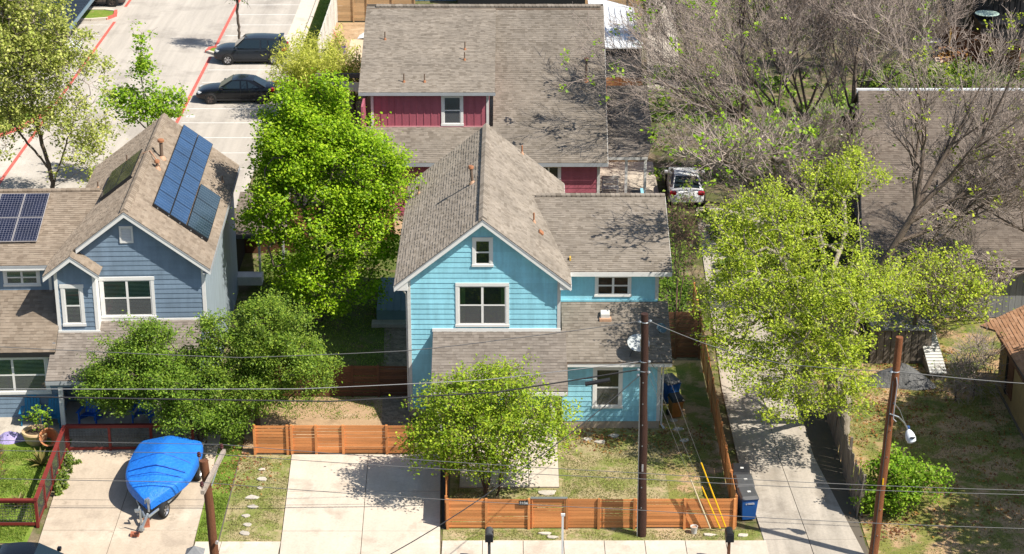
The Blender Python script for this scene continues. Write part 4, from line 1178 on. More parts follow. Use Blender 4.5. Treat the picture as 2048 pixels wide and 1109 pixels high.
hd = MB().lathe([(.03, -.02), (.09, .03), (.155, .16), (.175, .30), (.15, .42), (.06, .47)], 14, (13.36, 61.5, 4.85), ax=(.25, -.30, -.75)).build('lamp_head', mat('lamp_white', (.72, .76, .80), .4), lp, smooth=True)
MB().lathe([(.045, 0), (.06, .02), (.05, .09)], 10, (13.36, 61.5, 4.9)).build('photocell', mat('photocell_blue', (.05, .10, .25), .4), lp)
MB().fbox((13.45, 61.30, 4.60), X, Vector((0, .75, -.3)).normalized(), Vector((.25, -.30, .75)).normalized(), (-.07, -.04), (-.1, .1), (.02, .12)).fbox((13.45, 61.30, 4.60), X, Vector((0, .75, -.3)).normalized(), Vector((.25, -.30, .75)).normalized(), (-.015, .015), (-.1, .1), (.02, .12)).fbox((13.45, 61.30, 4.60), X, Vector((0, .75, -.3)).normalized(), Vector((.25, -.30, .75)).normalized(), (.04, .07), (-.1, .1), (.02, .12)).build('cooling_fin', DGREY, lp)
p3 = pole('brown utility pole with a weathered crossarm, in front of the blue boat', (-8.55, 52.5, 0), (-8.92, 52.5, 8.28), .155, .125, POLE3)
MB().fbox((-8.71, 52.35, 8.02), Vector((.10, 1, 0)).normalized(), Vector((1, -.10, 0)).normalized(), Z, (-1.35, 1.3), (.02, .13), (-.06, .06)).build('crossarm', XARM, p3)
for y, x in ((51.15, -8.80), (53.55, -8.56)):
    MB().lathe([(.02, -.06), (.02, 0), (.055, .01), (.065, .05), (.045, .07), (.06, .10), (.035, .15)], 10, (x, y, 8.14)).build('insulator', PORC, p3, smooth=True)
o = MB().tube([(-9.06, 52.5, 7.95), (-9.06, 52.5, 8.4)], .02, 6).build('pin', GALV, p3)
MB().lathe([(.02, 0), (.055, .01), (.065, .05), (.045, .07), (.06, .10), (.035, .15)], 10, (-9.06, 52.5, 8.4)).build('insulator', PORC, p3, smooth=True)
MB().tube([(-8.74, 52.4, 7.5), (-8.56, 53.1, 7.96)], .018, 5).tube([(-8.86, 52.4, 7.5), (-8.82, 51.6, 7.96)], .018, 5).build('brace', GALV, p3)
MB().tube([(-8.66, 52.33, 5.7), (-8.66, 52.24, 5.7)], .05, 8).build('tag', ALU, p3)

def wire(label, pts, r, m, sag=.0, n=14, cat='cable', name='cable'):
    pts = [Vector(p) for p in pts]
    out = []
    for a, c in zip(pts[:-1], pts[1:]):
        for i in range(n): 
            s = i / n
            out.append(a.lerp(c, s) - Z * sag * 4 * s * (1 - s))
    out.append(pts[-1])
    o = MB().tube(out, r, 5).build(name, m, smooth=True)
    return prop(o, label, cat, 'overhead cables along the street')
wire('topmost service cable running left from the top of the dark pole', [(-30, 62.9, 8.1), (-17.37, 62.9, 7.29), (-9.25, 62.9, 6.89), (-3.51, 62.9, 7.15), (0, 62.9, 7.6), (4.4, 62.9, 8.25)], .013, CABLE, .02, 6)
wire('bright twisted cable below the topmost one, left of the dark pole', [(-30, 62.9, 6.1), (-17.5, 62.9, 5.72), (-7.25, 62.9, 5.72), (-1, 62.9, 6.05), (4.36, 62.9, 6.74)], .014, CABLEW, .01, 6)
wire('thick black cable left of the dark pole', [(-30, 62.9, 5.8), (-17.5, 62.9, 5.44), (-6.24, 62.9, 5.25), (-.5, 62.9, 5.6), (4.33, 62.9, 6.45)], .026, CABLED, .01, 6)
sp = prop(MB().tube([(2.5, 62.9, 5.90), (3.35, 62.9, 6.06)], .075, 10).build('splice_case', BLACK, smooth=True), 'black splice case hung on the thick black cable by the dark pole', 'splice case')
wire('drop cable slanting down from the dark pole across the front fence towards the street', [(4.37, 62.9, 6.25), (.5, 56.5, 6.1), (-3.5, 50, 6.55), (-6, 46, 7.2)], .016, CABLED, .12, 6)
wire('cable sagging between the dark pole and the lamp pole', [(4.62, 62.9, 8.25), (6.7, 62.4, 7.55), (9.1, 61.9, 7.1), (12.6, 61.3, 7.1)], .014, CABLE, .03, 6)
wire('cable leaving the lamp pole to the right', [(12.8, 61.3, 7.1), (30, 60, 7.4)], .018, CABLE, .5, 14)
for k, (lab, pts) in enumerate((('far line wire on the crossarm', [(-32, 53.6, 8.9), (-8.56, 53.55, 8.27), (3.77, 53.6, 7.30), (15.3, 53.6, 6.72), (30, 53.6, 6.9)]),
                                ('middle line wire on the pole pin', [(-32, 52.5, 9.0), (-9.06, 52.5, 8.52), (3.7, 52.5, 7.68), (15, 52.5, 7.16), (30, 52.5, 7.3)]),
                                ('near line wire on the crossarm', [(-32, 51.2, 8.9), (-8.80, 51.15, 8.27), (3.6, 51.1, 7.41), (14.7, 51.1, 6.81), (30, 51.1, 7.0)]))):
    wire(lab + ' of the brown pole, crossing the whole front', pts, .010, CABLE, .06, 8)
def guy(label, a, c, guard, m):
    a, c = Vector(a), Vector(c)
    t = thing('guy_wire', label, 'guy wire', c, 0, 'guy wires of the dark pole')
    MB().tube([a, c], .007, 5).build('strand', CABLE, t)
    if guard: MB().tube([c.lerp(a, .015), c.lerp(a, guard)], .028, 8).build('guard', m, t, smooth=True)
guy('guy wire with the yellow guard furthest right, from the top of the dark pole', (4.6, 62.93, 8.15), (7.60, 63.28, .05), .335, YELLOW)
guy('guy wire with the yellow guard nearer the dark pole', (4.62, 62.93, 6.7), (7.40, 63.2, .05), .27, YELLOW)
guy('guy wire with a bare whitish guard, left of the yellow ones', (4.62, 62.9, 6.35), (7.05, 63.2, .05), .33, mat('guard_cream', (.62, .52, .34), .6))
wire('thin house cable from the dark pole down to the blue house corner', [(4.6, 63, 6.9), (5.7, 71.2, 2.6)], .010, CABLE, .1, 8)

# ================================================================== SMALL STREET THINGS
def mailbox(label, c, top):
    t = thing('mailbox', label, 'mailbox', c, 0, None)
    x, y, _ = c
    block('post', CEDARD if top else DGREY, t, (x, y, .5), (.10, .10, 1.0))
    bx = MB().box(x - .14, x + .14, y - .24, y + .24, 1.0, 1.22)
    bx.lathe([(.14, -.24), (.14, .24)], 16, (x, y, 1.22), ax=(0, 1, 0))
    o = bx.build('box', BLACK if top else DGREY, t, smooth=False, bevel=.006)
    MB().box(x - .13, x + .13, y - .262, y - .242, 1.01, 1.30).build('door', BLACK, t, bevel=.02)
    MB().box(x + .142, x + .155, y - .1, y + .02, 1.12, 1.36).build('flag', REDPNT if False else BLACK, t)
mailbox('dark mailbox on a post by the sidewalk, in front of the multi-stemmed tree', (-.78, 60.9, 0), False)
mailbox('black mailbox on a brown post by the sidewalk, below the yellow guy guards', (7.42, 60.9, 0), True)
t = thing('sign_post', 'slim white upright post by the kerb, in front of the cedar gate', 'post', (1.72, 60.75, 0))
MB().box(1.685, 1.755, 60.72, 60.78, 0, 2.05).build('upright', WHITE, t)
MB().box(1.66, 1.80, 60.715, 60.785, 1.98, 2.06).build('cap', WHITE, t)
t = thing('post_with_cap', 'grey pyramid-capped post at the bottom edge beside the boat driveway', 'post', (-10.85, 60.8, 0))
MB().box(-10.97, -10.73, 60.68, 60.92, 0, .52).build('shaft', GREYW, t)
MB().add([(-11.17, 60.5, .52), (-10.53, 60.5, .52), (-10.53, 61.1, .52), (-11.17, 61.1, .52), (-10.85, 60.8, .80)], [(3, 2, 1, 0), (0, 1, 4), (1, 2, 4), (2, 3, 4), (3, 0, 4)]).build('cap', GREYW2, t)
t = thing('bucket', 'small white bucket on the grass in front of the cedar fence', 'bucket', (6.43, 63.1, 0))
MB().lathe([(.10, 0), (.13, .27), (.138, .28), (.12, .28), (.095, .03)], 16, (6.43, 63.1, .01), cap=False).build('pail', WHITE2, t, smooth=True)
MB().lathe([(.12, .23), (.0, .24)], 16, (6.43, 63.1, .01), cap=False).build('lid', FLASH, t)

def stone(i, x, y, sx, sy, rg, grp):
    n = rg.randint(6, 8); sx *= .85; sy *= .85
    pts = []
    for k in range(n):
        a = 2 * math.pi * k / n + rg.uniform(-.2, .2); r = rg.uniform(.6, 1.15)
        pts.append((x + sx * r * math.cos(a), y + sy * r * math.sin(a), .0))
    o = MB().prism(pts, (0, 0, .045 + rg.uniform(0, .02))).build('stepping_stone', STONE, bevel=.012)
    return o
rg = random.Random(3)
desc = ['palest', 'wide', 'small round', 'small pointed', 'long flat', 'wedge-shaped', 'rounded', 'triangular']
for i, (x, y, sx, sy) in enumerate(((-9.29, 67.18, .3, .22), (-9.39, 67.95, .2, .12), (-9.32, 66.47, .15, .12), (-9.50, 65.75, .36, .2), (-9.42, 65.05, .27, .17), (-9.55, 64.36, .2, .18), (-9.42, 63.69, .22, .17), (-9.45, 63.05, .3, .19))):
    where = ['broad pale stepping stone, second from the cedar fence', 'flat stepping stone nearest the cedar fence', 'smallest stepping stone, third from the cedar fence', 'long stepping stone, fourth from the cedar fence', 'middle stepping stone, fifth from the cedar fence', 'roundish stepping stone, third from the sidewalk', 'stepping stone second from the sidewalk', 'wedge stepping stone nearest the sidewalk'][i]
    prop(stone(i, x, y, sx, sy, rg, ''), where + ' in the grass strip by the driveway', 'stone', 'stepping stones in the grass strip')
for i, (x, y, sx, sy, lab) in enumerate(((1.31, 66.1, .52, .3, 'large pale flagstone just inside the cedar gate'), (1.15, 63.05, .3, .13, 'flagstone against the outside of the cedar gate'), (1.40, 62.78, .27, .12, 'flagstone in the verge before the cedar gate, next to the sidewalk'),
                                     (2.93, 70.5, .26, .2, 'flagstone at the foundation, leftmost below the lower window'), (3.42, 70.25, .28, .2, 'flagstone at the foundation, middle one below the lower window'), (3.95, 70.8, .3, .2, 'flagstone at the foundation, rightmost below the lower window'),
                                     (6.5, 71.4, .3, .2, 'flagstone in the passage before the brown cart'), (6.7, 70.4, .3, .22, 'flagstone in the passage nearest the front lawn'), (6.4, 72.2, .3, .2, 'flagstone in the passage beside the house corner'))):
    prop(stone(i, x, y, sx, sy, rg, ''), lab, 'stone', 'flagstones round the blue house')
# the two grey stone discs in the right verge
prop(stone(0, 8.15, 62.9, .28, .16, rg, ''), 'dark flat stone in the verge below the blue bin', 'stone')
prop(stone(0, 6.95, 62.95, .3, .13, rg, ''), 'dark flat stone in the verge right of the white bucket', 'stone')

def bin_(label, c, body, lid, rz, h=1.05, w=.62, d=.72, name='wheelie_bin', group='wheeled bins beside the fence', tilt=0, marks=True):
    """wheeled bin, front towards local -y"""
    t = thing(name, label, 'bin', c, rz, group)
    M = Matrix.Rotation(tilt, 4, 'X')
    def tr(b): b.v = [tuple(M @ Vector(p)) for p in b.v]; return b
    tp, bt = (w / 2, d / 2), (w * .39, d * .36)
    b = MB()
    b.add([(-bt[0], -bt[1], .05), (bt[0], -bt[1], .05), (bt[0], bt[1], .12), (-bt[0], bt[1], .12), (-tp[0], -tp[1], h - .12), (tp[0], -tp[1], h - .12), (tp[0], tp[1], h - .06), (-tp[0], tp[1], h - .06)],
          [(3, 2, 1, 0), (4, 5, 6, 7), (0, 1, 5, 4), (1, 2, 6, 5), (2, 3, 7, 6), (3, 0, 4, 7)])
    b.box(-tp[0] - .015, tp[0] + .015, -tp[1] - .015, tp[1] + .01, h - .17, h - .115)
    tr(b).build('tub', body, t, local=True, bevel=.025)
    l = MB()
    l.add([(-tp[0] - .03, -tp[1] - .05, h - .12), (tp[0] + .03, -tp[1] - .05, h - .12), (tp[0] + .03, tp[1] + .02, h - .05), (-tp[0] - .03, tp[1] + .02, h - .05),
           (-tp[0] * .86, -tp[1] * .8, h - .03), (tp[0] * .86, -tp[1] * .8, h - .03), (tp[0] * .86, tp[1] * .9, h + .04), (-tp[0] * .86, tp[1] * .9, h + .04)],
          [(3, 2, 1, 0), (4, 5, 6, 7), (0, 1, 5, 4), (1, 2, 6, 5), (2, 3, 7, 6), (3, 0, 4, 7)])
    lo = tr(l).build('lid', lid, t, local=True, bevel=.02)
    for s in (-1, 1):
        wv = tr(MB().lathe([(.02, -.03), (.11, -.03), (.125, 0), (.11, .03), (.02, .03)], 14, (s * (bt[0] + .03), bt[1] - .0, .125), ax=(1, 0, 0))).build('wheel', BLACK, t, local=True)
    tr(MB().tube([(-tp[0] * .7, tp[1] + .06, h - .1), (tp[0] * .7, tp[1] + .06, h - .1)], .018, 6)).build('handle', body, t, local=True)
    if marks:
        tr(MB().box(-.02, .10, -.06, .10, h + .006, h + .010).box(.0, .08, .0, .06, h + .010, h + .012)).build('sticker', WHITE2, lo, local=True)
        y = -tp[1] + .012
        m = MB()
        for a in range(3):
            q = R(90 + 120 * a); q2 = R(210 + 120 * a)
            m.tube([(-.13 + .035 * math.cos(q + .35), y - .012, h - .3 + .035 * math.sin(q + .35)), (-.13 + .035 * math.cos(q2 - .35), y - .012, h - .3 + .035 * math.sin(q2 - .35))], .007, 4)
        m.box(-.07, .15, y - .014, y - .006, h - .285, h - .27).box(-.07, .17, y - .014, y - .006, h - .325, h - .31)
        tr(m).build('printed_mark', WHITE2, t, local=True)
    return t
bin_('blue wheeled bin with dark grey lid, front one by the cedar fence corner', (8.42, 64.25, 0), BINB, DGREY, R(8))
bin_('wheeled bin with a dark lid, middle one of the row by the cedar fence', (8.40, 65.2, 0), BINB, DGREY, R(2))
bin_('wheeled bin with a dark lid, rear one of the row by the cedar fence', (8.36, 66.1, 0), DGREY, BLACK, R(-4))
bin_('blue wheeled bin with grey lid in the passage beside the blue house', (6.35, 74.0, 0), BINB, DGREY, R(25), marks=False)
bin_('small brown cart with black lid in the passage beside the blue house', (6.45, 72.6, 0), BINBR, BLACK, R(20), .95, .5, .5, marks=False, tilt=.12)

# satellite dishes
t = thing('satellite_dish', 'white satellite dish standing at the edge of the lower roof behind the dark pole', 'satellite dish', (4.65, 71.5, 3.13))
MB().tube([(4.55, 71.45, 3.12), (4.62, 71.4, 3.35), (4.86, 71.5, 3.6)], .025, 8).build('mast', DGREY, t)
MB().lathe([(.02, -.02), (.22, .01), (.40, .06), (.43, .08), (.40, .085), (.2, .035), (.0, .02)], 28, (4.86, 71.42, 3.66), ax=(.05, -.42, .8), cap=False).build('reflector', mat('dish_white', (.46, .49, .49), .45, [(6, .08)]), t, smooth=True)
MB().tube([(4.86, 71.2, 3.5), (4.9, 70.98, 3.75), (4.93, 70.95, 3.98)], .018, 6).lathe([(.045, -.05), (.045, .05)], 10, (4.93, 70.95, 4.0)).build('feed_arm', GALV, t)
t = thing('second_dish', 'small blue-grey dish in the tree shade at the right edge of the lower roof', 'satellite dish', (5.75, 72.6, 3.55))
MB().tube([(5.75, 72.6, 3.55), (5.78, 72.5, 3.85)], .02, 6).build('mast', DGREY, t)
MB().lathe([(.02, 0), (.16, .02), (.22, .05), (.2, .055), (.0, .02)], 20, (5.8, 72.42, 3.88), ax=(.4, -.5, .7), cap=False).build('reflector', mat('dish_blue', (.08, .15, .20), .4), t, smooth=True)

# ================================================================== BOAT ON ITS TRAILER
bt = thing('covered_boat', 'motorboat under a bright blue cover on a trailer in the left driveway', 'boat', (-12.8, 66.95, 0), R(-2.5))
def loft(sections, closed=False):
    b = MB(); n = len(sections[0])
    for s_ in sections: b.v += [tuple(p) for p in s_]
    for i in range(len(sections) - 1):
        for k in range(n - 1 if not closed else n):
            b.f.append([i * n + k, i * n + (k + 1) % n, (i + 1) * n + (k + 1) % n, (i + 1) * n + k]); b.m.append(0)
    return b
BSC = .9
st_ = [-3.35, -3.12, -2.85, -2.48, -2.05, -1.55, -1.0, -.4, .2, .8, 1.3, 1.5]
wid = [.06, .36, .66, .95, 1.17, 1.30, 1.36, 1.38, 1.38, 1.35, 1.31, 1.2]
gun = [.74, .93, 1.06, 1.13, 1.16, 1.17, 1.16, 1.15, 1.14, 1.12, 1.1, 1.06]
rid = [.78, .99, 1.15, 1.27, 1.38, 1.50, 1.60, 1.66, 1.62, 1.52, 1.40, 1.25]
secs = []
for y, w, g, r_ in zip(st_, wid, gun, rid):
    row = []
    for k in range(-12, 13):
        s_ = k / 12
        a = abs(s_)
        if a > .75:
            q = (a - .75) / .25
            x = w * (1 + .02 * math.sin(q * 3)); z = g - q * .40 * (1 if y > -3 else .75) + .012 * math.sin(y * 9 + k)
        else:
            q = a / .75
            x = w * q; z = g + (r_ - g) * (1 - q ** 1.6) - .03 * math.sin(math.pi * q) * (1 if -2.2 < y < 2 else 0) + .008 * math.sin(y * 7 + k * 2.3)
        row.append((math.copysign(x, s_), y, z))
    secs.append(row)
cv = loft(secs)
cv.v = [(x * BSC, y * BSC, z) for x, y, z in cv.v]
cover = cv.build('cover', TARPB, bt, local=True, smooth=True)
cover.modifiers.new('sub', 'SUBSURF').levels = 1; cover.modifiers['sub'].render_levels = 1
for j, off in ((4, .0), (5, -.12), (6, .12)):
    row = [Vector((p[0] * BSC, p[1] * BSC, p[2])) + Vector((0, off, .014)) for p in secs[j]][4:21]
    rowb = [p + Vector((0, .035, .006)) for p in row]
    MB().tube([(p + q) / 2 - Z * .012 for p, q in zip(row, rowb)], .022, 5).build('strap', TARPD, cover, local=True)
hsec = []
for y, w, g in zip(st_, wid, gun):
    q = max(0, (-y - 1.3) / 2.05)
    keel = .42 + .22 * q ** 2
    hsec.append([(-w * .98, y, g - .25), (-w * .85, y, (g + keel) / 2 - .1), (0, y, keel), (w * .85, y, (g + keel) / 2 - .1), (w * .98, y, g - .25)])
hsec = [[(x * BSC, y * BSC, z) for x, y, z in h_] for h_ in hsec]
loft(hsec).build('hull', HULL, bt, local=True, smooth=True)
MB().add([hsec[-1][i] for i in range(5)], [(0, 1, 2, 3, 4)]).build('transom', HULL, bt, local=True)
def wheel(t, c, r, w, name='wheel', ax=(1, 0, 0), rim=ALLOY, spokes=5, local=True):
    o = MB().lathe([(r * .62, -w / 2), (r * .9, -w / 2), (r, -w * .3), (r, w * .3), (r * .9, w / 2), (r * .62, w / 2)], 22, c, ax=ax, cap=False).build(name, TYRE, t, local=local, smooth=True)
    a = Vector(ax)
    m = MB().lathe([(r * .05, w * .38), (r * .60, w * .30), (r * .66, w * .5), (r * .62, -w * .4), (r * .02, -w * .4)], 20, c, ax=ax)
    m.build('rim', rim, o, local=local)
    M3 = a.to_track_quat('Z', 'Y').to_matrix()
    g = MB()
    for k in range(spokes * 2):
        th = math.pi * k / spokes
        u = M3 @ Vector((math.cos(th), math.sin(th), 0)); v = M3 @ Vector((-math.sin(th), math.cos(th), 0))
        if k % 2: g.fbox(Vector(c), u, v, a, (r * .2, r * .56), (-r * .09, r * .09), (w * .37, w * .385))
    g.build('rim_gap', BLACK, o, local=local)
    return o
# trailer under the boat
tr_ = thing('boat_trailer', 'galvanised boat trailer with tongue, jack and black tyres under the blue covered boat', 'trailer', (-12.8, 66.95, 0), R(-2.5))
fr_ = MB()
for s_ in (-1, 1):
    fr_.tube([(s_ * .95, 2.6, .52), (s_ * .95, -1.0, .50), (s_ * .55, -2.4, .48), (s_ * .06, -3.5, .46)], .05, 6)
for y in (-1.0, .5, 2.2): fr_.tube([(-.95, y, .47), (.95, y, .47)], .04, 6)
fr_.tube([(0, -3.3, .46), (0, -4.25, .44)], .055, 6)
fr_.build('frame', GALV, tr_, local=True)
for s_ in (-1, 1):
    for y in (.25, 1.05):
        wheel(tr_, (s_ * 1.12, y, .33), .33, .2, ax=(s_, 0, 0))
    MB().prism([(s_ * 1.0, -.25, .58), (s_ * 1.0, -.1, .74), (s_ * 1.0, 1.4, .74), (s_ * 1.0, 1.55, .58)], (s_ * .26, 0, 0)).build('fender', BLACK, tr_, local=True)
    MB().tube([(s_ * 1.0, -1.3, .62), (s_ * .98, -.2, .66)], .06, 6).build('guide_bunk', GALV, tr_, local=True)
wheel(tr_, (.46, -2.72, .34), .30, .2, 'spare_wheel', ax=(1, -.25, 0))
MB().tube([(.0, -3.1, .46), (.0, -3.05, 1.0)], .04, 6).tube([(0, -3.05, .98), (0, -3.3, 1.04)], .04, 6).build('winch_stand', GALV, tr_, local=True)
MB().lathe([(.03, -.1), (.1, -.09), (.1, -.06), (.05, -.05), (.05, .05), (.1, .06), (.1, .09), (.03, .1)], 12, (0, -3.18, .92), ax=(1, 0, 0)).build('winch', GALV, tr_, local=True)
MB().tube([(-.12, -3.85, .95), (-.12, -3.85, .16)], .035, 8).lathe([(.11, 0), (.11, .03)], 12, (-.12, -3.85, .13)).tube([(-.12, -3.85, .9), (-.3, -3.9, .9), (-.3, -3.9, .98)], .015, 5).build('jack', GALV, tr_, local=True)
MB().box(-.06, .06, -4.42, -4.2, .42, .52).lathe([(.05, 0), (.05, .08)], 10, (0, -4.36, .40)).build('coupler', GALV, tr_, local=True)
MB().fbox((-.4, -3.5, .62), X, Y, Z, (0, .18), (0, .12), (0, .1)).tube([(-.32, -3.45, .5), (-.3, -3.2, .72)], .03, 6).build('step', GALV, tr_, local=True)
def bricks(label, cx, cy, rows, n, rz=0):
    t = thing('brick_stack', label, 'bricks', (cx, cy, 0), rz)
    b = MB().box(-.1, .1, -.048, .048, -.03, .03)
    me = bpy.data.meshes.new('brick'); me.from_pydata(b.v, [], b.f); me.materials.append(BRICK)
    rg = random.Random(n)
    for j in range(rows):
        for i in range(n):
            o = link('brick', me, t)
            o.location = ((rg.random() - .5) * .02 + (.052 if j % 2 else -.052) * 0, (i - (n - 1) / 2) * .102, .072 + j * .063)
            o.rotation_euler = (0, 0, rg.uniform(-.05, .05))
    return t
bricks('tall stack of red bricks under the trailer tongue by the spare wheel', -12.98, 63.55, 6, 2, R(8))
bricks('low block of red bricks under the trailer jack', -13.28, 62.85, 2, 3, R(90))

# ================================================================== VEHICLES
def car(label, c, rz, Ln, Wd, H, kind, paint, rim=ALLOY, cat='car', name='parked_car', wr=.33, dark_trim=True, lamps=True):
    """car built along local x (front towards +x): lofted body, glazed cabin, wheels, lamps"""
    t = thing(name, label, cat, c, rz)
    h2 = Ln / 2; w = Wd / 2
    suv = kind == 'suv'
    belt = H * (.60 if suv else .62); hood = H * (.63 if suv else .60)
    st = [-h2, -h2 + .06, -h2 + .25, -h2 + .7, -h2 * .45, 0, h2 * .40, h2 - .85, h2 - .35, h2 - .1, h2]
    ww = [.80, .90, .96, .99, 1.0, 1.0, 1.0, .985, .93, .84, .74]
    zb = [.42, .30, .26, .22, .20, .20, .20, .22, .24, .28, .38]
    rear_top = belt + (.05 if suv else .04)
    zt = [rear_top - .25, rear_top - .06, rear_top, rear_top, belt + .02, belt, belt - .01, hood, hood - .09, hood - .2, hood - .33]
    secs = []
    for x, q, b0, tp in zip(st, ww, zb, zt):
        y = w * q
        half = [(y * .80, b0), (y * .97, b0 + .06), (y, b0 + .25), (y * .985, (b0 + tp) / 2 + .12), (y * .955, tp - .07), (y * .86, tp), (y * .45, tp + .03), (0, tp + .035)]
        row = [(x, -p, z) for p, z in half] + [(x, p, z) for p, z in half[-2::-1]]
        secs.append(row)
    b = loft(secs); n = len(secs[0])
    b.f.append(list(range(n))); b.m.append(0)
    b.f.append(list(range((len(secs) - 1) * n, len(secs) * n))[::-1]); b.m.append(0)
    body = b.build('body', paint, t, local=True, smooth=True)
    m = body.modifiers.new('sub', 'SUBSURF'); m.levels = m.render_levels = 1
    # cabin: belt outline -> roof outline
    xw0, xr0 = (h2 - 1.25, h2 - 2.0) if suv else (h2 - 1.35, h2 - 2.2)
    xr1, xw1 = (-h2 + .42, -h2 + .10) if suv else (-h2 + 1.35, -h2 + .55)
    zr, zk = H - .03, belt - .03
    yb, yr = w * .93, w * .70
    xm = [xr0 + (xr1 - xr0) * k / 4 for k in range(5)]
    bt_ = [(xw0, -yb * .92, zk), (xw1, -yb * .88, zk)]
    def ring(k):     # k from 0 windscreen base to 6 rear window base; profile across
        if k == 0: x, hw, z, cr = xw0, yb * .9, zk, .05
        elif k == 6: x, hw, z, cr = xw1, yb * .86, zk + .02, .03
        else:
            x = xm[k - 1]; s_ = (k - 1) / 4
            z = zr - .05 * abs(s_ - .4) ** 1.5 * 3; hw = yr * (1 - .05 * s_); cr = .03
        return [(x + cr * (1 - (j / 3) ** 2), hw * j / 3, z + (cr if 0 < k < 6 else 0) * (1 - (j / 3) ** 2)) for j in range(-3, 4)]
    rr = [ring(k) for k in range(7)]
    cb = loft(rr)
    base = []
    for s_ in (-1, 1):    # sides
        top = [rr[k][0 if s_ < 0 else 6] for k in range(1, 6)]
        bot = [(p[0] + (.0), s_ * yb, zk) for p in top]
        pts = [(xw0, s_ * yb * .9, zk)] + top + [(xw1, s_ * yb * .86, zk)]
        q0 = len(cb.v)
        cb.v += [tuple(p) for p in top] + bot + [pts[0], pts[-1]]
        for i in range(4): cb.f.append([q0 + i, q0 + i + 1, q0 + 6 + i, q0 + 5 + i]); cb.m.append(0)
        cb.f.append([q0 + 10, q0, q0 + 5]); cb.m.append(0)
        cb.f.append([q0 + 4, q0 + 11, q0 + 9]); cb.m.append(0)
    cb.build('cabin', paint, t, local=True, smooth=True)
    def pane(name, quad, out, ins=.06):
        quad = [Vector(p) for p in quad]; c_ = sum(quad, Vector()) / len(quad)
        q = [p.lerp(c_, ins) + Vector(out) for p in quad]
        return MB().prism(q, Vector(out) * -.8).build(name, CARGL, t, local=True)
    pane('windscreen', [rr[0][0], rr[0][6], rr[1][6], rr[1][0]], (.03, 0, .045), .08)
    pane('rear_window', [rr[5][0], rr[5][6], rr[6][6], rr[6][0]], (-.03, 0, .035), .10)
    for s_ in (-1, 1):
        j = 0 if s_ < 0 else 6
        top = [Vector(rr[k][j]) for k in range(1, 6)]
        sy = lambda x, f: Vector((x, s_ * (yb + (yr - yb) * f), zk + (zr - zk) * f))
        o = (0, s_ * .025, .006)
        xA, xB, xC, xD = xw0 - .12, (xr0 + xr1) / 2 + .12, xr1 + (.75 if suv else .30), xr1 + .1
        pane('side_window', [sy(xA - .05, .1), sy(xB + .03, .1), sy(xB + .03, .86), sy(xr0 + .02, .86)], o, .03)
        pane('side_window', [sy(xB - .04, .1), sy(xC + .02, .1), sy(xC + .05, .86), sy(xB - .04, .86)], o, .03)
        pane('side_window', [sy(xC - .05, .12), sy(xw1 + .38, .14), sy(xD + .08, .74), sy(xC - .02, .84)], o, .04)
        # mirror, handles, trim
        MB().fbox((xw0 - .22, s_ * (yb + .12), zk + .10), X, Y, Z, (-.07, .07), (-.09, .09), (-.055, .075)).build('wing_mirror', paint, t, local=True, bevel=.03)
        for x in (xB + .25, xC + .15):
            MB().fbox((x, s_ * (w * .965), belt - .12), X, Y, Z, (-.09, .09), (-.02, .022), (-.012, .012)).build('door_handle', paint, t, local=True)
        g = MB()
        for x in (xw0 - .28, xB, xC - .1): g.fbox((x, s_ * w * .99, .62), X, Y, Z, (-.006, .006), (-.012, .004), (-.28, .30))
        g.build('door_gap', BLACK, t, local=True)
        if dark_trim: MB().fbox((0, s_ * w * .985, .27), X, Y, Z, (-h2 + .75, h2 - .8), (-.03, .018), (-.05, .06)).build('sill', BLACK, t, local=True, bevel=.015)
        for x in (h2 - .88, -h2 + .82):
            MB().lathe([(wr * 1.14, -.03), (wr * 1.14, .003)], 24, (x, s_ * (w - .002), wr + .015), ax=(0, s_, 0)).build('wheel_arch', BLACK, t, local=True)
            wheel(t, (x, s_ * (w - .055), wr), wr, .21, ax=(0, s_, 0), rim=rim)
        if lamps:
            MB().fbox((h2 - .22, s_ * w * .70, hood - .21), Vector((.8, s_ * -.0, 0)), Vector((-s_ * .35, .9, 0)), Z, (-.13, .16), (-.16, .16), (-.07, .055)).build('headlight', mat('lamp_glass', (.55, .58, .6), .1) if 'lamp_glass' not in bpy.data.materials else bpy.data.materials['lamp_glass'], t, local=True, bevel=.03)
            MB().fbox((-h2 + .16, s_ * w * .78, belt - .06), X, Y, Z, (-.14, .14), (-.16, .17), (-.08, .09)).build('tail_light', mat('lamp_red', (.45, .01, .02), .2) if 'lamp_red' not in bpy.data.materials else bpy.data.materials['lamp_red'], t, local=True, bevel=.03)
    MB().fbox((h2 - .03, 0, .50), X, Y, Z, (-.05, .035), (-.5, .5), (-.10, .10)).build('grille', BLACK, t, local=True, bevel=.03)
    MB().fbox((-h2 - .0, 0, .62), X, Y, Z, (-.02, .035), (-.26, .26), (-.07, .07)).build('number_plate', WHITE2, t, local=True)
    if suv: MB().fbox((xr1 - .04, 0, zr - .0), X, Y, Z, (-.16, .12), (-.52, .52), (-.02, .03)).build('roof_spoiler', paint, t, local=True, bevel=.01)
    return t
P_GREY = mat_car('car_dark_grey', (.020, .025, .033))
P_BLACK = mat_car('car_black', (.005, .006, .008))
P_WHITE = mat_car('car_white', (.74, .75, .76))
P_TAUPE = mat_car('car_taupe', (.12, .10, .09))
P_CREAM = mat_car('car_roof_cream', (.62, .58, .50))
car('dark grey sport utility car parked nose in beside the small dark tree', (-16.5, 124.4, 0), math.pi + R(1), 4.6, 1.84, 1.70, 'suv', P_GREY, wr=.35)
car('black saloon car parked in the nearer bay of the car park', (-16.35, 115.9, 0), math.pi + R(1), 4.7, 1.80, 1.47, 'sedan', P_BLACK, ALLOYD)
car('brownish grey sport utility car, half cut by the top edge, under the dark carport', (-29.4, 139.2, 0), 0, 4.8, 1.9, 1.72, 'suv', P_TAUPE, ALLOYD, wr=.38)
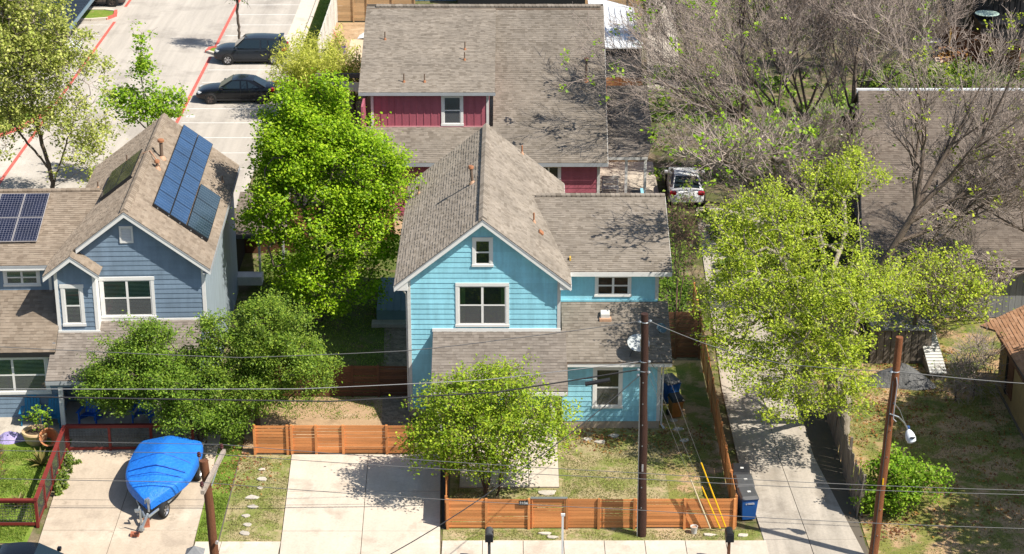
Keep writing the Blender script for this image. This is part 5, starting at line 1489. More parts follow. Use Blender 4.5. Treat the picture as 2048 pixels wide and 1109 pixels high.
car('white car half hidden behind the pale tree by the carport', (-29.9, 126.0, 0), 0, 4.6, 1.8, 1.5, 'sedan', P_WHITE)
car('white saloon car at the head of the neighbour driveway, seen from behind', (8.95, 99.0, 0), R(88), 4.7, 1.82, 1.48, 'sedan', P_WHITE)
car('black car at the bottom left edge of the picture, parked at the kerb', (-16.1, 59.25, 0), 0, 4.7, 1.82, 1.50, 'sedan', P_BLACK)

# carport over the left bays
t = thing('carport', 'dark blue-grey metal carport roof over parked cars, top left', 'carport', (-30.5, 127, 0))
MB().prism([(-35.5, 121.9, 2.75), (-27.45, 121.9, 2.6), (-27.45, 150, 2.6), (-35.5, 150, 2.75)], (0, 0, .12)).build('roof_sheet', CARPORT, t)
b = MB()
for k in range(68): b.box(-35.5, -27.5, 122.0 + k * .41, 122.04 + k * .41, 2.72, 2.89)
b.build('roof_rib', CARPORT, t, kind='stuff')
MB().box(-27.46, -27.38, 121.9, 150, 2.54, 2.75).build('edge_trim', METB, t)
for y in (124.5, 131, 137.5, 144): MB().box(-31.6, -31.4, y - .1, y + .1, 0, 2.65).build('post', DGREY, t)

# ================================================================== BACKGROUND BUILDINGS AND YARD THINGS
t = thing('metal_building', 'blue-grey and white metal building behind the red house ridge', 'building', (-1, 141, 0))
MB().box(-8.6, -3.9, 140, 146, 0, 3.2).build('blue_wall', METB, t)
for k in range(12): MB().box(-8.5 + k * .39, -8.46 + k * .39, 139.97, 140, 0, 3.2).build('rib', METB, t)
MB().prism([(-3.8, 138.5, 2.6), (6.0, 138.5, 2.6), (6.0, 148, 4.2), (-3.8, 148, 4.2)], (0, 0, .1)).build('white_roof', METW, t)
for k in range(17): MB().prism([(-3.7 + k * .58, 138.5, 2.70), (-3.66 + k * .58, 138.5, 2.70), (-3.66 + k * .58, 148, 4.30), (-3.7 + k * .58, 148, 4.30)], (0, 0, .04)).build('roof_rib', METW, t)
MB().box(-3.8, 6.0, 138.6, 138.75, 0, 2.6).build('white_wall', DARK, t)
t = thing('metal_shed', 'white ribbed metal shed roof right of the red house ridge', 'shed', (6.6, 121, 0))
MB().prism([(4.9, 118.6, 2.4), (7.95, 118.6, 2.4), (7.75, 126.4, 2.9), (4.9, 129.2, 3.0)], (0, 0, .08)).build('roof_sheet', METW, t)
for k in range(8): MB().prism([(5.05 + k * .38, 118.6, 2.48), (5.09 + k * .38, 118.6, 2.48), (5.09 + k * .37, 127.5 - k * .3, 2.97), (5.05 + k * .37, 127.5 - k * .3, 2.97)], (0, 0, .04)).build('roof_rib', METW, t)
MB().box(5.0, 7.85, 118.8, 126, 0, 2.38).build('wall', DGREY, t)
sheet('rear_path', [(8.2, 118), (10.2, 118), (11.5, 140), (9.4, 140)], .03, CONC2)
sheet('patio_rug', rect(-10.6, -8.2, 124.3, 129.6), .03, mat('rug_beige', (.60, .47, .32), .9, [(3, .1)]))
t = thing('trampoline', 'small round black mat on the beige patio rug, half hidden by the red roof', 'trampoline', (-8.7, 127, 0))
MB().lathe([(.0, .3), (.78, .3), (.82, .33), (.88, .33), (.9, .28)], 28, (-8.45, 127.2, 0), cap=False).build('mat', BLACK, t)
for k in range(5): MB().tube([(-8.45 + .84 * math.cos(k * 1.26), 127.2 + .84 * math.sin(k * 1.26), .3), (-8.45 + .84 * math.cos(k * 1.26), 127.2 + .84 * math.sin(k * 1.26), 0)], .025, 6).build('leg', GALV, t)
prop(MB().add([(-10.2, 129.6, .06), (-9.5, 129.3, .22), (-9.2, 130.2, .08), (-9.7, 130.6, .3), (-10.1, 130.4, .1)], [(0, 1, 3), (1, 2, 3), (0, 3, 4)]).build('white_cloth', WHITE), 'crumpled white cloth lying on the beige patio rug', 'cloth')
t = thing('purple_bucket', 'purple bucket with a long handle leaning out, beside the patio rug', 'bucket', (-10.9, 126.2, 0))
MB().lathe([(.2, 0), (.26, .4), (.28, .42), (.24, .42), (.18, .04)], 16, (-10.9, 126.2, .02), cap=False).build('pail', mat('purple_plastic', (.15, .06, .40), .5), t, smooth=True)
MB().tube([(-10.9, 126.2, .3), (-11.7, 128.8, .9)], .025, 6).build('handle', REDPNT, t)
prop(MB().prism([(-11.0, 108.8, 3.35), (-8.3, 108.0, 2.75), (-7.7, 107.6, 2.9), (-7.7, 108.8, 3.1), (-9.4, 108.9, 2.95)], (0, 0, .02)).build('shade_sail', SAIL), 'cream shade sail slung beside the red house', 'shade sail')
t = thing('pergola_beam', 'dark timber pergola beam above the cream shade sail', 'pergola', (-9.4, 109.6, 0))
MB().box(-11.0, -7.6, 109.5, 109.7, 3.2, 3.45).build('beam', GREYW, t)
for x in (-10.9, -7.8): MB().box(x - .07, x + .07, 109.53, 109.67, 0, 3.2).build('post', GREYW, t)
# bulkhead box in the shaded yard
t = thing('yard_shed', 'low teal-grey ribbed metal bulkhead beside the blue house in the shaded side yard', 'shed', (-5, 83, 0))
MB().prism([(-5.95, 82.0, 0), (-5.95, 82.0, .62), (-5.95, 84.7, 1.1), (-5.95, 84.7, 0)], (1.9, 0, 0)).build('body', mat('teal_grey_metal', (.16, .24, .25), .5, [(2, .1)]), t)
for k in range(7): MB().prism([(-5.85 + k * .29, 81.95, .62), (-5.80 + k * .29, 81.95, .62), (-5.80 + k * .29, 84.7, 1.11), (-5.85 + k * .29, 84.7, 1.11)], (0, 0, .05)).build('rib', bpy.data.materials['teal_grey_metal'], t)
MB().box(-6.15, -4.05, 81.5, 82.0, 0, .18).build('step', CONC2, t)
# patio cover behind the slate house
t = thing('patio_cover', 'brown shingled patio cover with posts behind the slate house', 'patio cover', (-12, 88, 0))
roof(t, (-12.9, 86.6, 2.4), X, Y + Z * .16, [(0, 0), (2.6, 0), (2.4, 4.2), (0, 4.2)], SH4, seed=71)
board(t, 'fascia', (-12.9, 86.6, 2.38), (-10.3, 86.6, 2.38), .14, FR, .03, DGREY)
for x in (-11.6, -10.5): MB().box(x - .05, x + .05, 86.7, 86.8, 0, 2.4).build('post', WHITE2, t)
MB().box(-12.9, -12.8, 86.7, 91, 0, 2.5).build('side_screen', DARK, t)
MB().box(-12.8, -10.4, 90.6, 90.7, 0, 2.9).build('back_screen', CEDARD, t)
MB().box(-12.6, -11.4, 85.6, 86.3, .35, .75).build('bench', WHITE2, t)
t = thing('garden_bench', 'white slatted bench under the side roof of the red house', 'bench', (5.0, 98.6, .12))
for k in range(4): MB().box(4.62, 5.5, 98.3 + k * .14, 98.41 + k * .14, .55, .58).build('seat_slat', WHITE, t)
for k in range(3): MB().box(4.62, 5.5, 98.86, 98.89, .68 + k * .14, .79 + k * .14).build('back_slat', WHITE, t)
for x, y in ((4.68, 98.34), (5.44, 98.34), (4.68, 98.84), (5.44, 98.84)): MB().box(x - .03, x + .03, y - .03, y + .03, .12, .95 if y > 98.5 else .55).build('leg', WHITE, t)
t = thing('storage_tub', 'blue storage tub on the red house side porch', 'tub', (6.4, 97.6, .12))
MB().add([(6.2, 97.4, .12), (6.6, 97.4, .12), (6.6, 97.8, .12), (6.2, 97.8, .12), (6.14, 97.34, .6), (6.66, 97.34, .6), (6.66, 97.86, .6), (6.14, 97.86, .6)], [(3, 2, 1, 0), (4, 5, 6, 7), (0, 1, 5, 4), (1, 2, 6, 5), (2, 3, 7, 6), (3, 0, 4, 7)]).build('tub', BINB, t, bevel=.03)
MB().box(6.1, 6.7, 97.3, 97.9, .6, .66).build('lid', DGREY, t, bevel=.02)
# right yard clutter
t = thing('lean_to_shed', 'low dark weathered lean-to under the trees in front of the grey house', 'shed', (16.2, 78.5, 0))
MB().prism([(15.0, 77.6, 1.55), (17.6, 77.6, 1.55), (17.6, 80.6, 1.9), (15.0, 80.6, 1.9)], (0, 0, .06)).build('roof_sheet', GREYW2, t)
for k in range(9): MB().box(15.02 + k * .285, 15.28 + k * .285, 77.68, 77.72, 0, 1.54).build('wall_board', GREYW, t)
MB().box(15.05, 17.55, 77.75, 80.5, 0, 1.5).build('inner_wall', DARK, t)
def heap(name, label, cat, c, r, h, m, seed, n=14):
    rg = random.Random(seed); b = MB(); rings = 5
    for j in range(rings):
        q = j / (rings - 1)
        for k in range(n):
            a = 2 * math.pi * k / n; rr_ = 1 + .22 * math.sin(a * 3 + seed) + rg.uniform(-.12, .12)
            b.v.append((c[0] + r[0] * (1 - q) * rr_ * math.cos(a), c[1] + r[1] * (1 - q) * rr_ * math.sin(a), h * math.sin(q * 1.5) * (1 + rg.uniform(-.2, .2)) + .01))
    for j in range(rings - 1):
        for k in range(n): b.f.append([j * n + k, j * n + (k + 1) % n, (j + 1) * n + (k + 1) % n, (j + 1) * n + k]); b.m.append(0)
    o = b.build(name, m, smooth=True)
    o.modifiers.new('sub', 'SUBSURF').render_levels = 1
    return prop(o, label, cat)
heap('tarp_heap', 'grey-black tarpaulin heaped over junk in front of the lean-to', 'tarp', (16.0, 75.9), (1.5, .9), .75, TARPK, 4)
heap('porch_cloth', 'crumpled lavender cloth on the lawn edge at the far left', 'cloth', (-19.4, 70.45), (.65, .3), .38, PURPLE, 7)
t = thing('corrugated_sheets', 'stack of white corrugated sheets leaning among branches right of the lean-to', 'sheet metal', (17.6, 77, 0))
for k in range(16): MB().fbox((17.55, 75.9 + k * .2, .35 + .05 * k), X, Vector((0, 1, .25)).normalized(), Z, (-.35, .35), (0, .14), (0, .05)).build('corrugation', WHITE2, t)
MB().box(17.25, 17.85, 76, 79, 0, .4).build('stack_base', GREYW, t)
# far right: air conditioner, dark building
t = thing('air_conditioner', 'grey air conditioner unit behind the vines at the top right', 'air conditioner', (26.6, 125, 0))
MB().box(26.2, 27.2, 124.6, 125.5, .1, 1.15).build('case', mat('ac_grey', (.20, .19, .20), .5), t)
MB().box(26.15, 27.25, 124.55, 125.55, 1.15, 1.22).build('top_cover', WHITE2, t)
MB().lathe([(.36, 0), (.36, .03), (.1, .05)], 18, (26.7, 125.05, 1.22)).build('fan_grille', DGREY, t)
MB().box(26.0, 27.4, 124.4, 125.7, 0, .1).build('pad', CONC2, t)
t = thing('dark_building', 'dark building with a pale roof edge at the top right corner', 'building', (33, 130, 0))
MB().box(29.9, 42, 128.5, 140, 0, 3.6).build('wall', BLACK, t)
for k in range(14): MB().box(30.2 + k * .35, 30.23 + k * .35, 128.46, 128.5, 0, 3.5).build('rib', BLACK, t)
MB().box(29.0, 42, 137.0, 150, 3.6, 3.75).build('roof_sheet', METW, t)
MB().box(30.0, 42, 126.2, 128.4, 0, 1.9).build('lean_to', BLACK, t)
MB().box(29.95, 42, 126.1, 128.45, 1.9, 1.98).build('lean_to_roof', BLACK, t)
t = thing('table', 'pale green oval garden table at the top right', 'table', (31.4, 133.5, 0))
MB().lathe([(0, 0), (.75, 0), (.78, .03), (.75, .06), (0, .06)], 20, (30.6, 127.4, 2.3)).build('top', mat('pale_green_top', (.45, .60, .52), .5), t)
MB().tube([(30.6, 127.4, 1.97), (30.6, 127.4, 2.3)], .06, 8).build('leg', DGREY, t)
prop(MB().prism([(26.4, 122.4, .0), (28.2, 122.4, .0), (27.8, 123.1, .45), (26.6, 123.0, .4)], (0, .5, .1)).build('debris_slab', mat('pale_rubble', (.48, .38, .30), .9, [(5, .2)])), 'pale rubble pile in front of the air conditioner', 'rubble')

# porch chairs
def chair(label, c, rz, m):
    t = thing('adirondack_chair', label, 'chair', c, rz, 'slatted garden chairs on the porch')
    for i in range(5): MB().fbox((-.24 + i * .12, 0, .36), X, Vector((0, 1, -.22)).normalized(), Vector((0, .22, 1)).normalized(), (-.052, .052), (-.28, .26), (-.01, .01)).build('seat_slat', m, t, local=True)
    for i in range(5):
        MB().fbox((-.24 + i * .12, .25, .30), X, Vector((0, .36, 1)).normalized(), Vector((0, -1, .36)).normalized(), (-.052, .052), (0, .78 - .05 * abs(i - 2) ** 1.5), (-.01, .01)).build('back_slat', m, t, local=True)
    for s_ in (-1, 1):
        MB().fbox((s_ * .36, -.02, .56), X, Y, Z, (-.07, .07), (-.36, .36), (-.012, .012)).build('arm', m, t, local=True)
        MB().fbox((s_ * .35, -.28, 0), X, Y, Z, (-.02, .02), (-.05, .05), (0, .55)).build('leg', m, t, local=True)
        MB().fbox((s_ * .31, .0, .17), X, Vector((0, 1, -.3)).normalized(), Z, (-.02, .02), (-.36, .5), (-.02, .14)).build('leg', m, t, local=True)
    return t
chair('teal blue slatted chair, leftmost on the slate house porch', (-18.85, 71.75, .15), R(4), CHAIRB)
chair('teal blue slatted chair on the slate house porch, just left of the white post', (-17.95, 71.55, .15), R(-6), CHAIRB)
chair('royal blue slatted chair on the slate house porch, right of the white post', (-16.55, 71.75, .15), R(-10), CHAIRC)
chair('royal blue slatted chair on the slate house porch, behind the tree', (-14.5, 71.9, .15), R(-4), CHAIRC)

# pot
t = thing('planter', 'large round sand-coloured planter at the porch edge', 'planter', (-18.35, 70.2, 0))
MB().lathe([(.28, 0), (.40, .12), (.50, .42), (.54, .50), (.52, .56), (.42, .56), (.40, .44), (.30, .42)], 26, (-18.35, 70.2, .01), cap=False).build('pot', TERRA, t, smooth=True)
MB().lathe([(0, .45), (.40, .44)], 20, (-18.35, 70.2, .01), cap=False).build('soil', SOIL, t)
t = thing('clay_pot', 'tipped terracotta pot beside the sand-coloured planter', 'planter', (-17.85, 69.9, 0))
MB().lathe([(.20, -.3), (.36, .2), (.38, .26), (.32, .26), (.16, -.25)], 20, (-17.8, 69.85, .36), ax=(.25, -.55, .55), cap=False).build('pot', mat('terracotta', (.42, .17, .07), .8, [(6, .15)]), t, smooth=True)

# ================================================================== VEGETATION
def leaf_quads(C, Ln, Wd, rs, up=.35):
    """one folded diamond per leaf centre"""
    n = len(C)
    N = rs.normal(size=(n, 3)); N /= np.linalg.norm(N, axis=1)[:, None]
    # leaves turn their faces towards the light
    N[:, 2] = np.abs(N[:, 2])
    N = N * (1 - up) + np.array([.40 * 1, -.30, .86]) * up * 1.25
    N /= np.linalg.norm(N, axis=1)[:, None]
    T = np.cross(N, rs.normal(size=(n, 3))); T /= np.linalg.norm(T, axis=1)[:, None]
    Bv = np.cross(N, T)
    s = rs.uniform(.55, 1.45, n)[:, None]
    l = T * Ln * .5 * s; w = Bv * Wd * .5 * s; f = N * Wd * .18 * s
    V = np.stack([C - l, C + w + f, C + l, C - w + f], 1).reshape(-1, 3)
    return V, np.arange(4 * n).reshape(n, 4)

def seg_tubes(P0, P1, r0, r1, k):
    n = len(P0)
    d = P1 - P0; L_ = np.linalg.norm(d, axis=1)[:, None]; L_[L_ < 1e-6] = 1e-6; d = d / L_
    a = np.cross(d, np.array([.21, .37, .9])); a /= np.maximum(np.linalg.norm(a, axis=1)[:, None], 1e-6)
    b = np.cross(d, a)
    V = []
    for j in range(k):
        c, s = math.cos(2 * math.pi * j / k), math.sin(2 * math.pi * j / k)
        V.append(P0 + (a * c + b * s) * r0[:, None])
    for j in range(k):
        c, s = math.cos(2 * math.pi * j / k), math.sin(2 * math.pi * j / k)
        V.append(P1 + d * r1[:, None] * .5 + (a * c + b * s) * r1[:, None])
    V = np.stack(V, 1).reshape(-1, 3)
    base = np.arange(n)[:, None] * 2 * k
    F = np.concatenate([np.stack([base[:, 0] + j, base[:, 0] + (j + 1) % k, base[:, 0] + k + (j + 1) % k, base[:, 0] + k + j], 1) for j in range(k)])
    return V, F

def skeleton(trunks, pts, bias=.35):
    """join crown points to the trunk, each to the node that is near and close to the root"""
    nodes_, par, plen = [], [], []
    for tk in trunks:
        prev = -1
        st = tk[0] if isinstance(tk[0], int) else None
        line = tk
        for i in range(len(line)):
            p = np.array(line[i], float)
            if i == 0:
                # start on an existing node when one is very near
                if nodes_:
                    dd = np.linalg.norm(np.array(nodes_) - p, axis=1); k = int(dd.argmin())
                    if dd[k] < .25: prev = k; continue
                nodes_.append(p); par.append(-1); plen.append(0); prev = len(nodes_) - 1
            else:
                a = nodes_[prev]; L_ = np.linalg.norm(p - a); m = max(1, int(L_ / .45))
                for q in range(1, m + 1):
                    w = a + (p - a) * q / m
                    nodes_.append(w); par.append(prev); plen.append(plen[prev] + L_ / m); prev = len(nodes_) - 1
    n0 = len(nodes_); n = len(pts)
    allp = np.vstack([np.array(nodes_), pts]); par = par + [0] * n
    pl = np.array(plen + [0.] * n)
    D = np.linalg.norm(pts[:, None] - allp[None, :n0], axis=2)
    cost = D + bias * pl[None, :n0] * .5
    best = cost.min(1); who = cost.argmin(1); done = np.zeros(n, bool)
    for _ in range(n):
        i = int(np.where(done, 1e9, best).argmin())
        done[i] = True
        par[n0 + i] = int(who[i]); pl[n0 + i] = pl[who[i]] + np.linalg.norm(allp[n0 + i] - allp[who[i]])
        d = np.linalg.norm(pts - pts[i], axis=1) + bias * pl[n0 + i] * .5
        b = (d < best) & ~done
        best[b] = d[b]; who[b] = n0 + i
    return allp, np.array(par), pl, n0

def crown_points(ells, n, rs, shell=.5):
    vol = np.array([e[3] * e[4] * e[5] * (e[6] if len(e) > 6 else 1) for e in ells]); vol = vol / vol.sum()
    out = []
    for e, v in zip(ells, vol):
        m = max(3, int(n * v))
        d = rs.normal(size=(m, 3)); d /= np.linalg.norm(d, axis=1)[:, None]
        r = rs.random(m) ** shell
        bump_ = 1 + .16 * np.sin(d[:, 0] * 5 + e[0]) * np.sin(d[:, 2] * 6 + e[2]) + .10 * np.sin(d[:, 1] * 9 + d[:, 0] * 7)
        out.append(np.array(e[:3]) + d * (r * bump_)[:, None] * np.array(e[3:6]))
    P = np.vstack(out)
    return P[P[:, 2] > .25]

def tree(name, label, cat, trunks, ells, n, leaf, lm, bark, twig, seed, r_base, leaves=22, lsz=(.14, .09), spread=.25, up=.35,
         twigs=0, tlen=.5, trad=.008, shell=.5, rtip=.010, group=None, bias=.35, leaf_frac=1.0, droop=0, tdir=.5, jitter=.12):
    rs = np.random.RandomState(seed)
    base = trunks[0][0]
    t = thing(name, label, cat, base, 0, group)
    P = crown_points(ells, n, rs, shell)
    allp, par, pl, n0 = skeleton(trunks, P, bias)
    N_ = len(allp)
    cnt = np.ones(N_)
    for i in np.argsort(-pl):
        if par[i] >= 0: cnt[par[i]] += cnt[i]
    r = rtip * cnt ** .46
    r = r * min(1.0, r_base / r[0]) if r[0] > r_base else r * (r_base / r[0]) ** (np.clip(np.log(cnt) / np.log(cnt[0]), 0, 1))
    idx = np.where(par >= 0)[0]
    A, B_ = allp[par[idx]], allp[idx]
    M_ = (A + B_) / 2 + rs.normal(size=A.shape) * jitter * np.linalg.norm(B_ - A, axis=1)[:, None] * .5
    ra, rb = np.minimum(r[par[idx]], r[idx] * 1.35), r[idx]
    rm = (ra + rb) / 2
    big = rb > .035
    out = []
    for sel, k, nm in ((big, 8, 'trunk'), (~big, 4, 'branch')):
        if sel.sum() == 0: continue
        V1, F1 = seg_tubes(A[sel], M_[sel], ra[sel], rm[sel], k)
        V2, F2 = seg_tubes(M_[sel], B_[sel], rm[sel], rb[sel], k)
        V = np.vstack([V1, V2]); F = np.vstack([F1, F2 + len(V1)])
        o = np_mesh(nm, V, F, bark if nm == 'trunk' else twig, t, kind=None if nm == 'trunk' else 'stuff', smooth=nm == 'trunk')
    tips = np.where((cnt < 7) & (np.arange(N_) >= n0))[0]
    ctr = allp[tips]
    tw_end = None
    if twigs:
        C0 = np.repeat(ctr, twigs, 0)
        out_ = C0 - np.array(ells[0][:3]); out_ /= np.maximum(np.linalg.norm(out_, axis=1)[:, None], 1e-6)
        pd = np.repeat(allp[tips] - allp[par[tips]], twigs, 0); pd /= np.maximum(np.linalg.norm(pd, axis=1)[:, None], 1e-6)
        d = rs.normal(size=C0.shape) * .55 + pd * .7 + out_ * .25 + np.array([0, 0, tdir])
        d /= np.linalg.norm(d, axis=1)[:, None]
        ln = tlen * rs.uniform(.4, 1.3, len(C0))[:, None]
        mid = C0 + d * ln * .5
        d2 = d + rs.normal(size=d.shape) * .25 + np.array([0, 0, .1 - droop]); d2 /= np.linalg.norm(d2, axis=1)[:, None]
        end = mid + d2 * ln * .55
        k = len(C0)
        V1, F1 = seg_tubes(C0, mid, np.full(k, trad * 1.3), np.full(k, trad), 3)
        V2, F2 = seg_tubes(mid, end, np.full(k, trad), np.full(k, trad * .5), 3)
        np_mesh('twigs', np.vstack([V1, V2]), np.vstack([F1, F2 + len(V1)]), twig, t, kind='stuff')
        tw_end = end
    if leaves:
        src = ctr
        if leaf_frac < 1:
            if tw_end is not None:
                # leaf tufts sit on a share of the twig ends
                src = tw_end[rs.random(len(tw_end)) < leaf_frac]
            else: src = src[rs.random(len(src)) < leaf_frac]
        k = rs.poisson(leaves, len(src)) + 1
        C = np.repeat(src, k, 0) + rs.normal(size=(k.sum(), 3)) * spread * np.array([1, 1, .75])
        C = C[C[:, 2] > .1]
        V, F = leaf_quads(C, lsz[0], lsz[1], rs, up)
        np_mesh('crown', V, F, lm, t, kind='stuff')
    return t

# maple between the houses
tree('maple_tree', 'large bright green maple tree between the slate house and the blue house', 'tree',
     [[(-8.5, 82.4, 0), (-8.45, 82.4, 1.6), (-8.3, 82.5, 3.5), (-8.2, 82.4, 6.5), (-8.3, 82.4, 9)]],
     [(-8.1, 82.2, 6.2, 3.1, 2.8, 3.6), (-9.3, 82.2, 8.4, 2.0, 2.0, 2.2), (-6.0, 81.8, 6.9, 1.65, 1.9, 2.3), (-8.6, 81.2, 3.0, 1.9, 1.7, 1.6), (-8.1, 82.4, 9.9, 1.4, 1.4, 1.2), (-10.7, 81.8, 5.0, 1.1, 1.3, 1.3), (-10.2, 81.6, 6.6, 1.2, 1.2, 1.2), (-6.1, 81.2, 4.4, 1.5, 1.4, 1.5), (-6.9, 81.0, 2.6, 1.4, 1.3, 1.1), (-7.6, 80.6, 1.6, 1.0, 1.0, .8)],
     680, 0, L_MAPLE, BARK, BARK, 1, .2, leaves=150, lsz=(.12, .085), spread=.27, shell=.38, up=.45)
# evergreens in front of the slate house
tree('oak_tree', 'broad deep green fine-leaved tree in front of the slate house porch', 'tree',
     [[(-11.9, 70.2, 0), (-12.2, 70.2, 1.0), (-13.2, 70.2, 2.3), (-14.2, 70.1, 3.2)], [(-11.9, 70.2, 0), (-11.7, 70.0, 1.2), (-11.5, 69.9, 2.4)], [(-12.2, 70.2, 1.0), (-12.6, 70.0, 2.6)]],
     [(-14.2, 70.0, 3.15, 1.8, 1.7, 1.3), (-15.3, 69.9, 2.7, 1.25, 1.3, .9), (-14.0, 70.2, 4.5, .8, .8, .7), (-12.4, 69.9, 2.9, 1.5, 1.6, 1.1), (-13.7, 70.3, 4.1, 1.0, 1.0, .8), (-11.0, 69.6, 1.45, 1.2, 1.0, .75), (-12.0, 69.3, 1.9, 1.5, 1.2, .7)],
     620, 0, L_JUN, BARKD, BARKD, 2, .16, leaves=130, lsz=(.10, .045), spread=.19, shell=.42, up=.35)
tree('oak_tree', 'rounder mid green fine-leaved tree right of the porch, in front of the side yard', 'tree',
     [[(-9.9, 70.9, 0), (-9.9, 70.9, 1.5), (-9.6, 71, 3.0), (-9.4, 71, 4.2)]],
     [(-9.2, 71.0, 4.4, 1.5, 1.4, 1.35), (-8.4, 70.6, 3.1, 1.6, 1.5, 1.3), (-11.2, 70.8, 4.4, 1.0, 1.0, .8), (-10.4, 70.8, 3.2, 1.5, 1.4, 1.2), (-9.6, 70.3, 2.2, 1.5, 1.2, .8), (-9.5, 71, 5.0, .8, .8, .7)],
     520, 0, L_JUNB, BARKD, BARKD, 3, .13, leaves=130, lsz=(.10, .045), spread=.19, shell=.42, up=.35)
# multi-stem tree behind the front fence
tree('crape_myrtle', 'multi-stemmed small tree with airy fresh green leaves behind the front cedar fence', 'tree',
     [[(-.95, 65.9, 0), (-1.05, 65.9, 1.0), (-1.5, 66, 2.4), (-1.9, 66, 3.3)], [(-.75, 65.95, 0), (-.7, 66, 1.2), (-.6, 66.1, 2.7), (-.6, 66, 3.8)], [(-.55, 65.9, 0), (-.35, 65.9, 1.1), (.2, 65.9, 2.3), (.7, 66, 3.0)],
      [(-.85, 65.8, 0), (-.9, 65.6, 1.1), (-1.0, 65.2, 2.2)], [(-.65, 65.8, 0), (-.2, 65.5, 1.5), (.1, 65.1, 2.4)], [(-1.0, 66, 0), (-1.3, 66.3, 1.3), (-1.6, 66.8, 2.6)]],
     [(-1.15, 66, 3.2, 2.6, 2.1, 1.3), (-2.8, 65.9, 2.2, 1.3, 1.5, .95), (1.0, 66, 2.8, 1.35, 1.5, 1.0), (-.9, 65.7, 1.75, 2.3, 1.6, .65), (-.5, 66.2, 4.45, 1.7, 1.4, .75), (-1.8, 66, 4.0, 1.3, 1.2, .9)],
     1000, 0, L_CRAPE, BARKD, TWIGR, 4, .07, leaves=34, lsz=(.10, .066), spread=.21, shell=.55, rtip=.006, twigs=2, tlen=.4, trad=.005, up=.4)
# pale tree, top left
tree('hackberry_tree', 'tall pale olive tree with thin grey branches at the top left', 'tree',
     [[(-23.3, 97.2, 0), (-23.4, 97.2, 2.0), (-23.9, 97.2, 4.6), (-24.3, 97.3, 8)], [(-23.3, 97.2, 1.2), (-22.4, 97.0, 3.4), (-21.6, 97, 5.6)], [(-23.4, 97.2, 2), (-25.0, 97, 4.4), (-25.6, 97, 7)], [(-23.3, 97.2, .9), (-21.5, 96.6, 2.2), (-20.0, 96.4, 2.8)], [(-22.4, 97, 3.4), (-20.9, 96.8, 4.6)]],
     [(-24.4, 97.6, 8.0, 2.1, 2.2, 3.2, 1.5), (-25.2, 97.4, 11.6, 1.6, 1.8, 2.0, 1.3), (-22.5, 97.2, 7.8, 1.5, 1.6, 1.9, 1.0), (-25.2, 97, 5.0, 1.6, 1.6, 2.0, 1.0), (-22.2, 97, 4.6, 1.8, 1.6, 1.9, .5), (-21.2, 96.8, 3.4, 1.7, 1.5, 1.4, .35), (-21.1, 97, 6.6, 1.0, 1.0, 1.3, .6)],
     900, 0, L_PALE, BARK, TWIG, 5, .12, leaves=26, lsz=(.15, .105), spread=.22, twigs=3, tlen=.7, trad=.009, leaf_frac=.6, shell=.45)
tree('hackberry_tree', 'lime green leafy tree top at the left edge, behind the pale olive tree', 'tree',
     [[(-27.2, 99.2, 0), (-27.2, 99.2, 5), (-27, 99.2, 9)]], [(-26.6, 99.4, 9.6, 1.7, 1.8, 2.6), (-25.9, 99, 12.2, 1.5, 1.5, 1.8), (-27, 99, 5.2, 1.5, 1.5, 1.8)],
     360, 0, L_LIME, BARK, TWIG, 6, .16, leaves=30, lsz=(.16, .11), spread=.3)
tree('shrub', 'lime green shrub tip at the left edge beside the porch', 'shrub', [[(-20.3, 69.3, 0), (-20.3, 69.3, .8)]], [(-20.45, 69.4, 1.9, .6, .6, 1.3)], 90, 0, L_LIME, BARK, TWIG, 61, .05, leaves=22, lsz=(.12, .08), spread=.16)
# young tree behind the slate house
tree('young_tree', 'young upright fresh green tree behind the slate house ridge', 'tree',
     [[(-18.9, 100.5, 0), (-18.9, 100.5, 3), (-19.1, 100.5, 6.5), (-18.9, 100.5, 8.2)], [(-18.9, 100.5, 2.8), (-20.3, 100.3, 4.6)], [(-18.9, 100.5, 3.2), (-17.6, 100.5, 4.4)]],
     [(-19.0, 100.5, 6.5, .65, .7, 2.1), (-20.1, 100.4, 4.8, 1.3, .9, .8), (-17.6, 100.4, 4.6, 1.1, .9, .9), (-18.9, 100.5, 4.2, 1.5, 1.1, .9)],
     170, 0, L_LIME, BARK, BARK, 7, .06, leaves=26, lsz=(.17, .12), spread=.2, rtip=.009, twigs=1, tlen=.5)
tree('young_tree', 'small dark thin tree on the kerbed island behind the grey car', 'tree',
     [[(-17.6, 126.9, 0), (-17.6, 126.9, 1.8), (-17.6, 127, 3.8), (-17.5, 127, 5.6)]], [(-17.5, 127, 4.4, 1.15, 1.1, 1.3), (-17.4, 127, 5.6, .8, .8, .9)],
     220, 0, L_JUN, BARKD, BARKD, 8, .085, leaves=7, lsz=(.14, .08), spread=.2, twigs=3, tlen=.6, trad=.012)
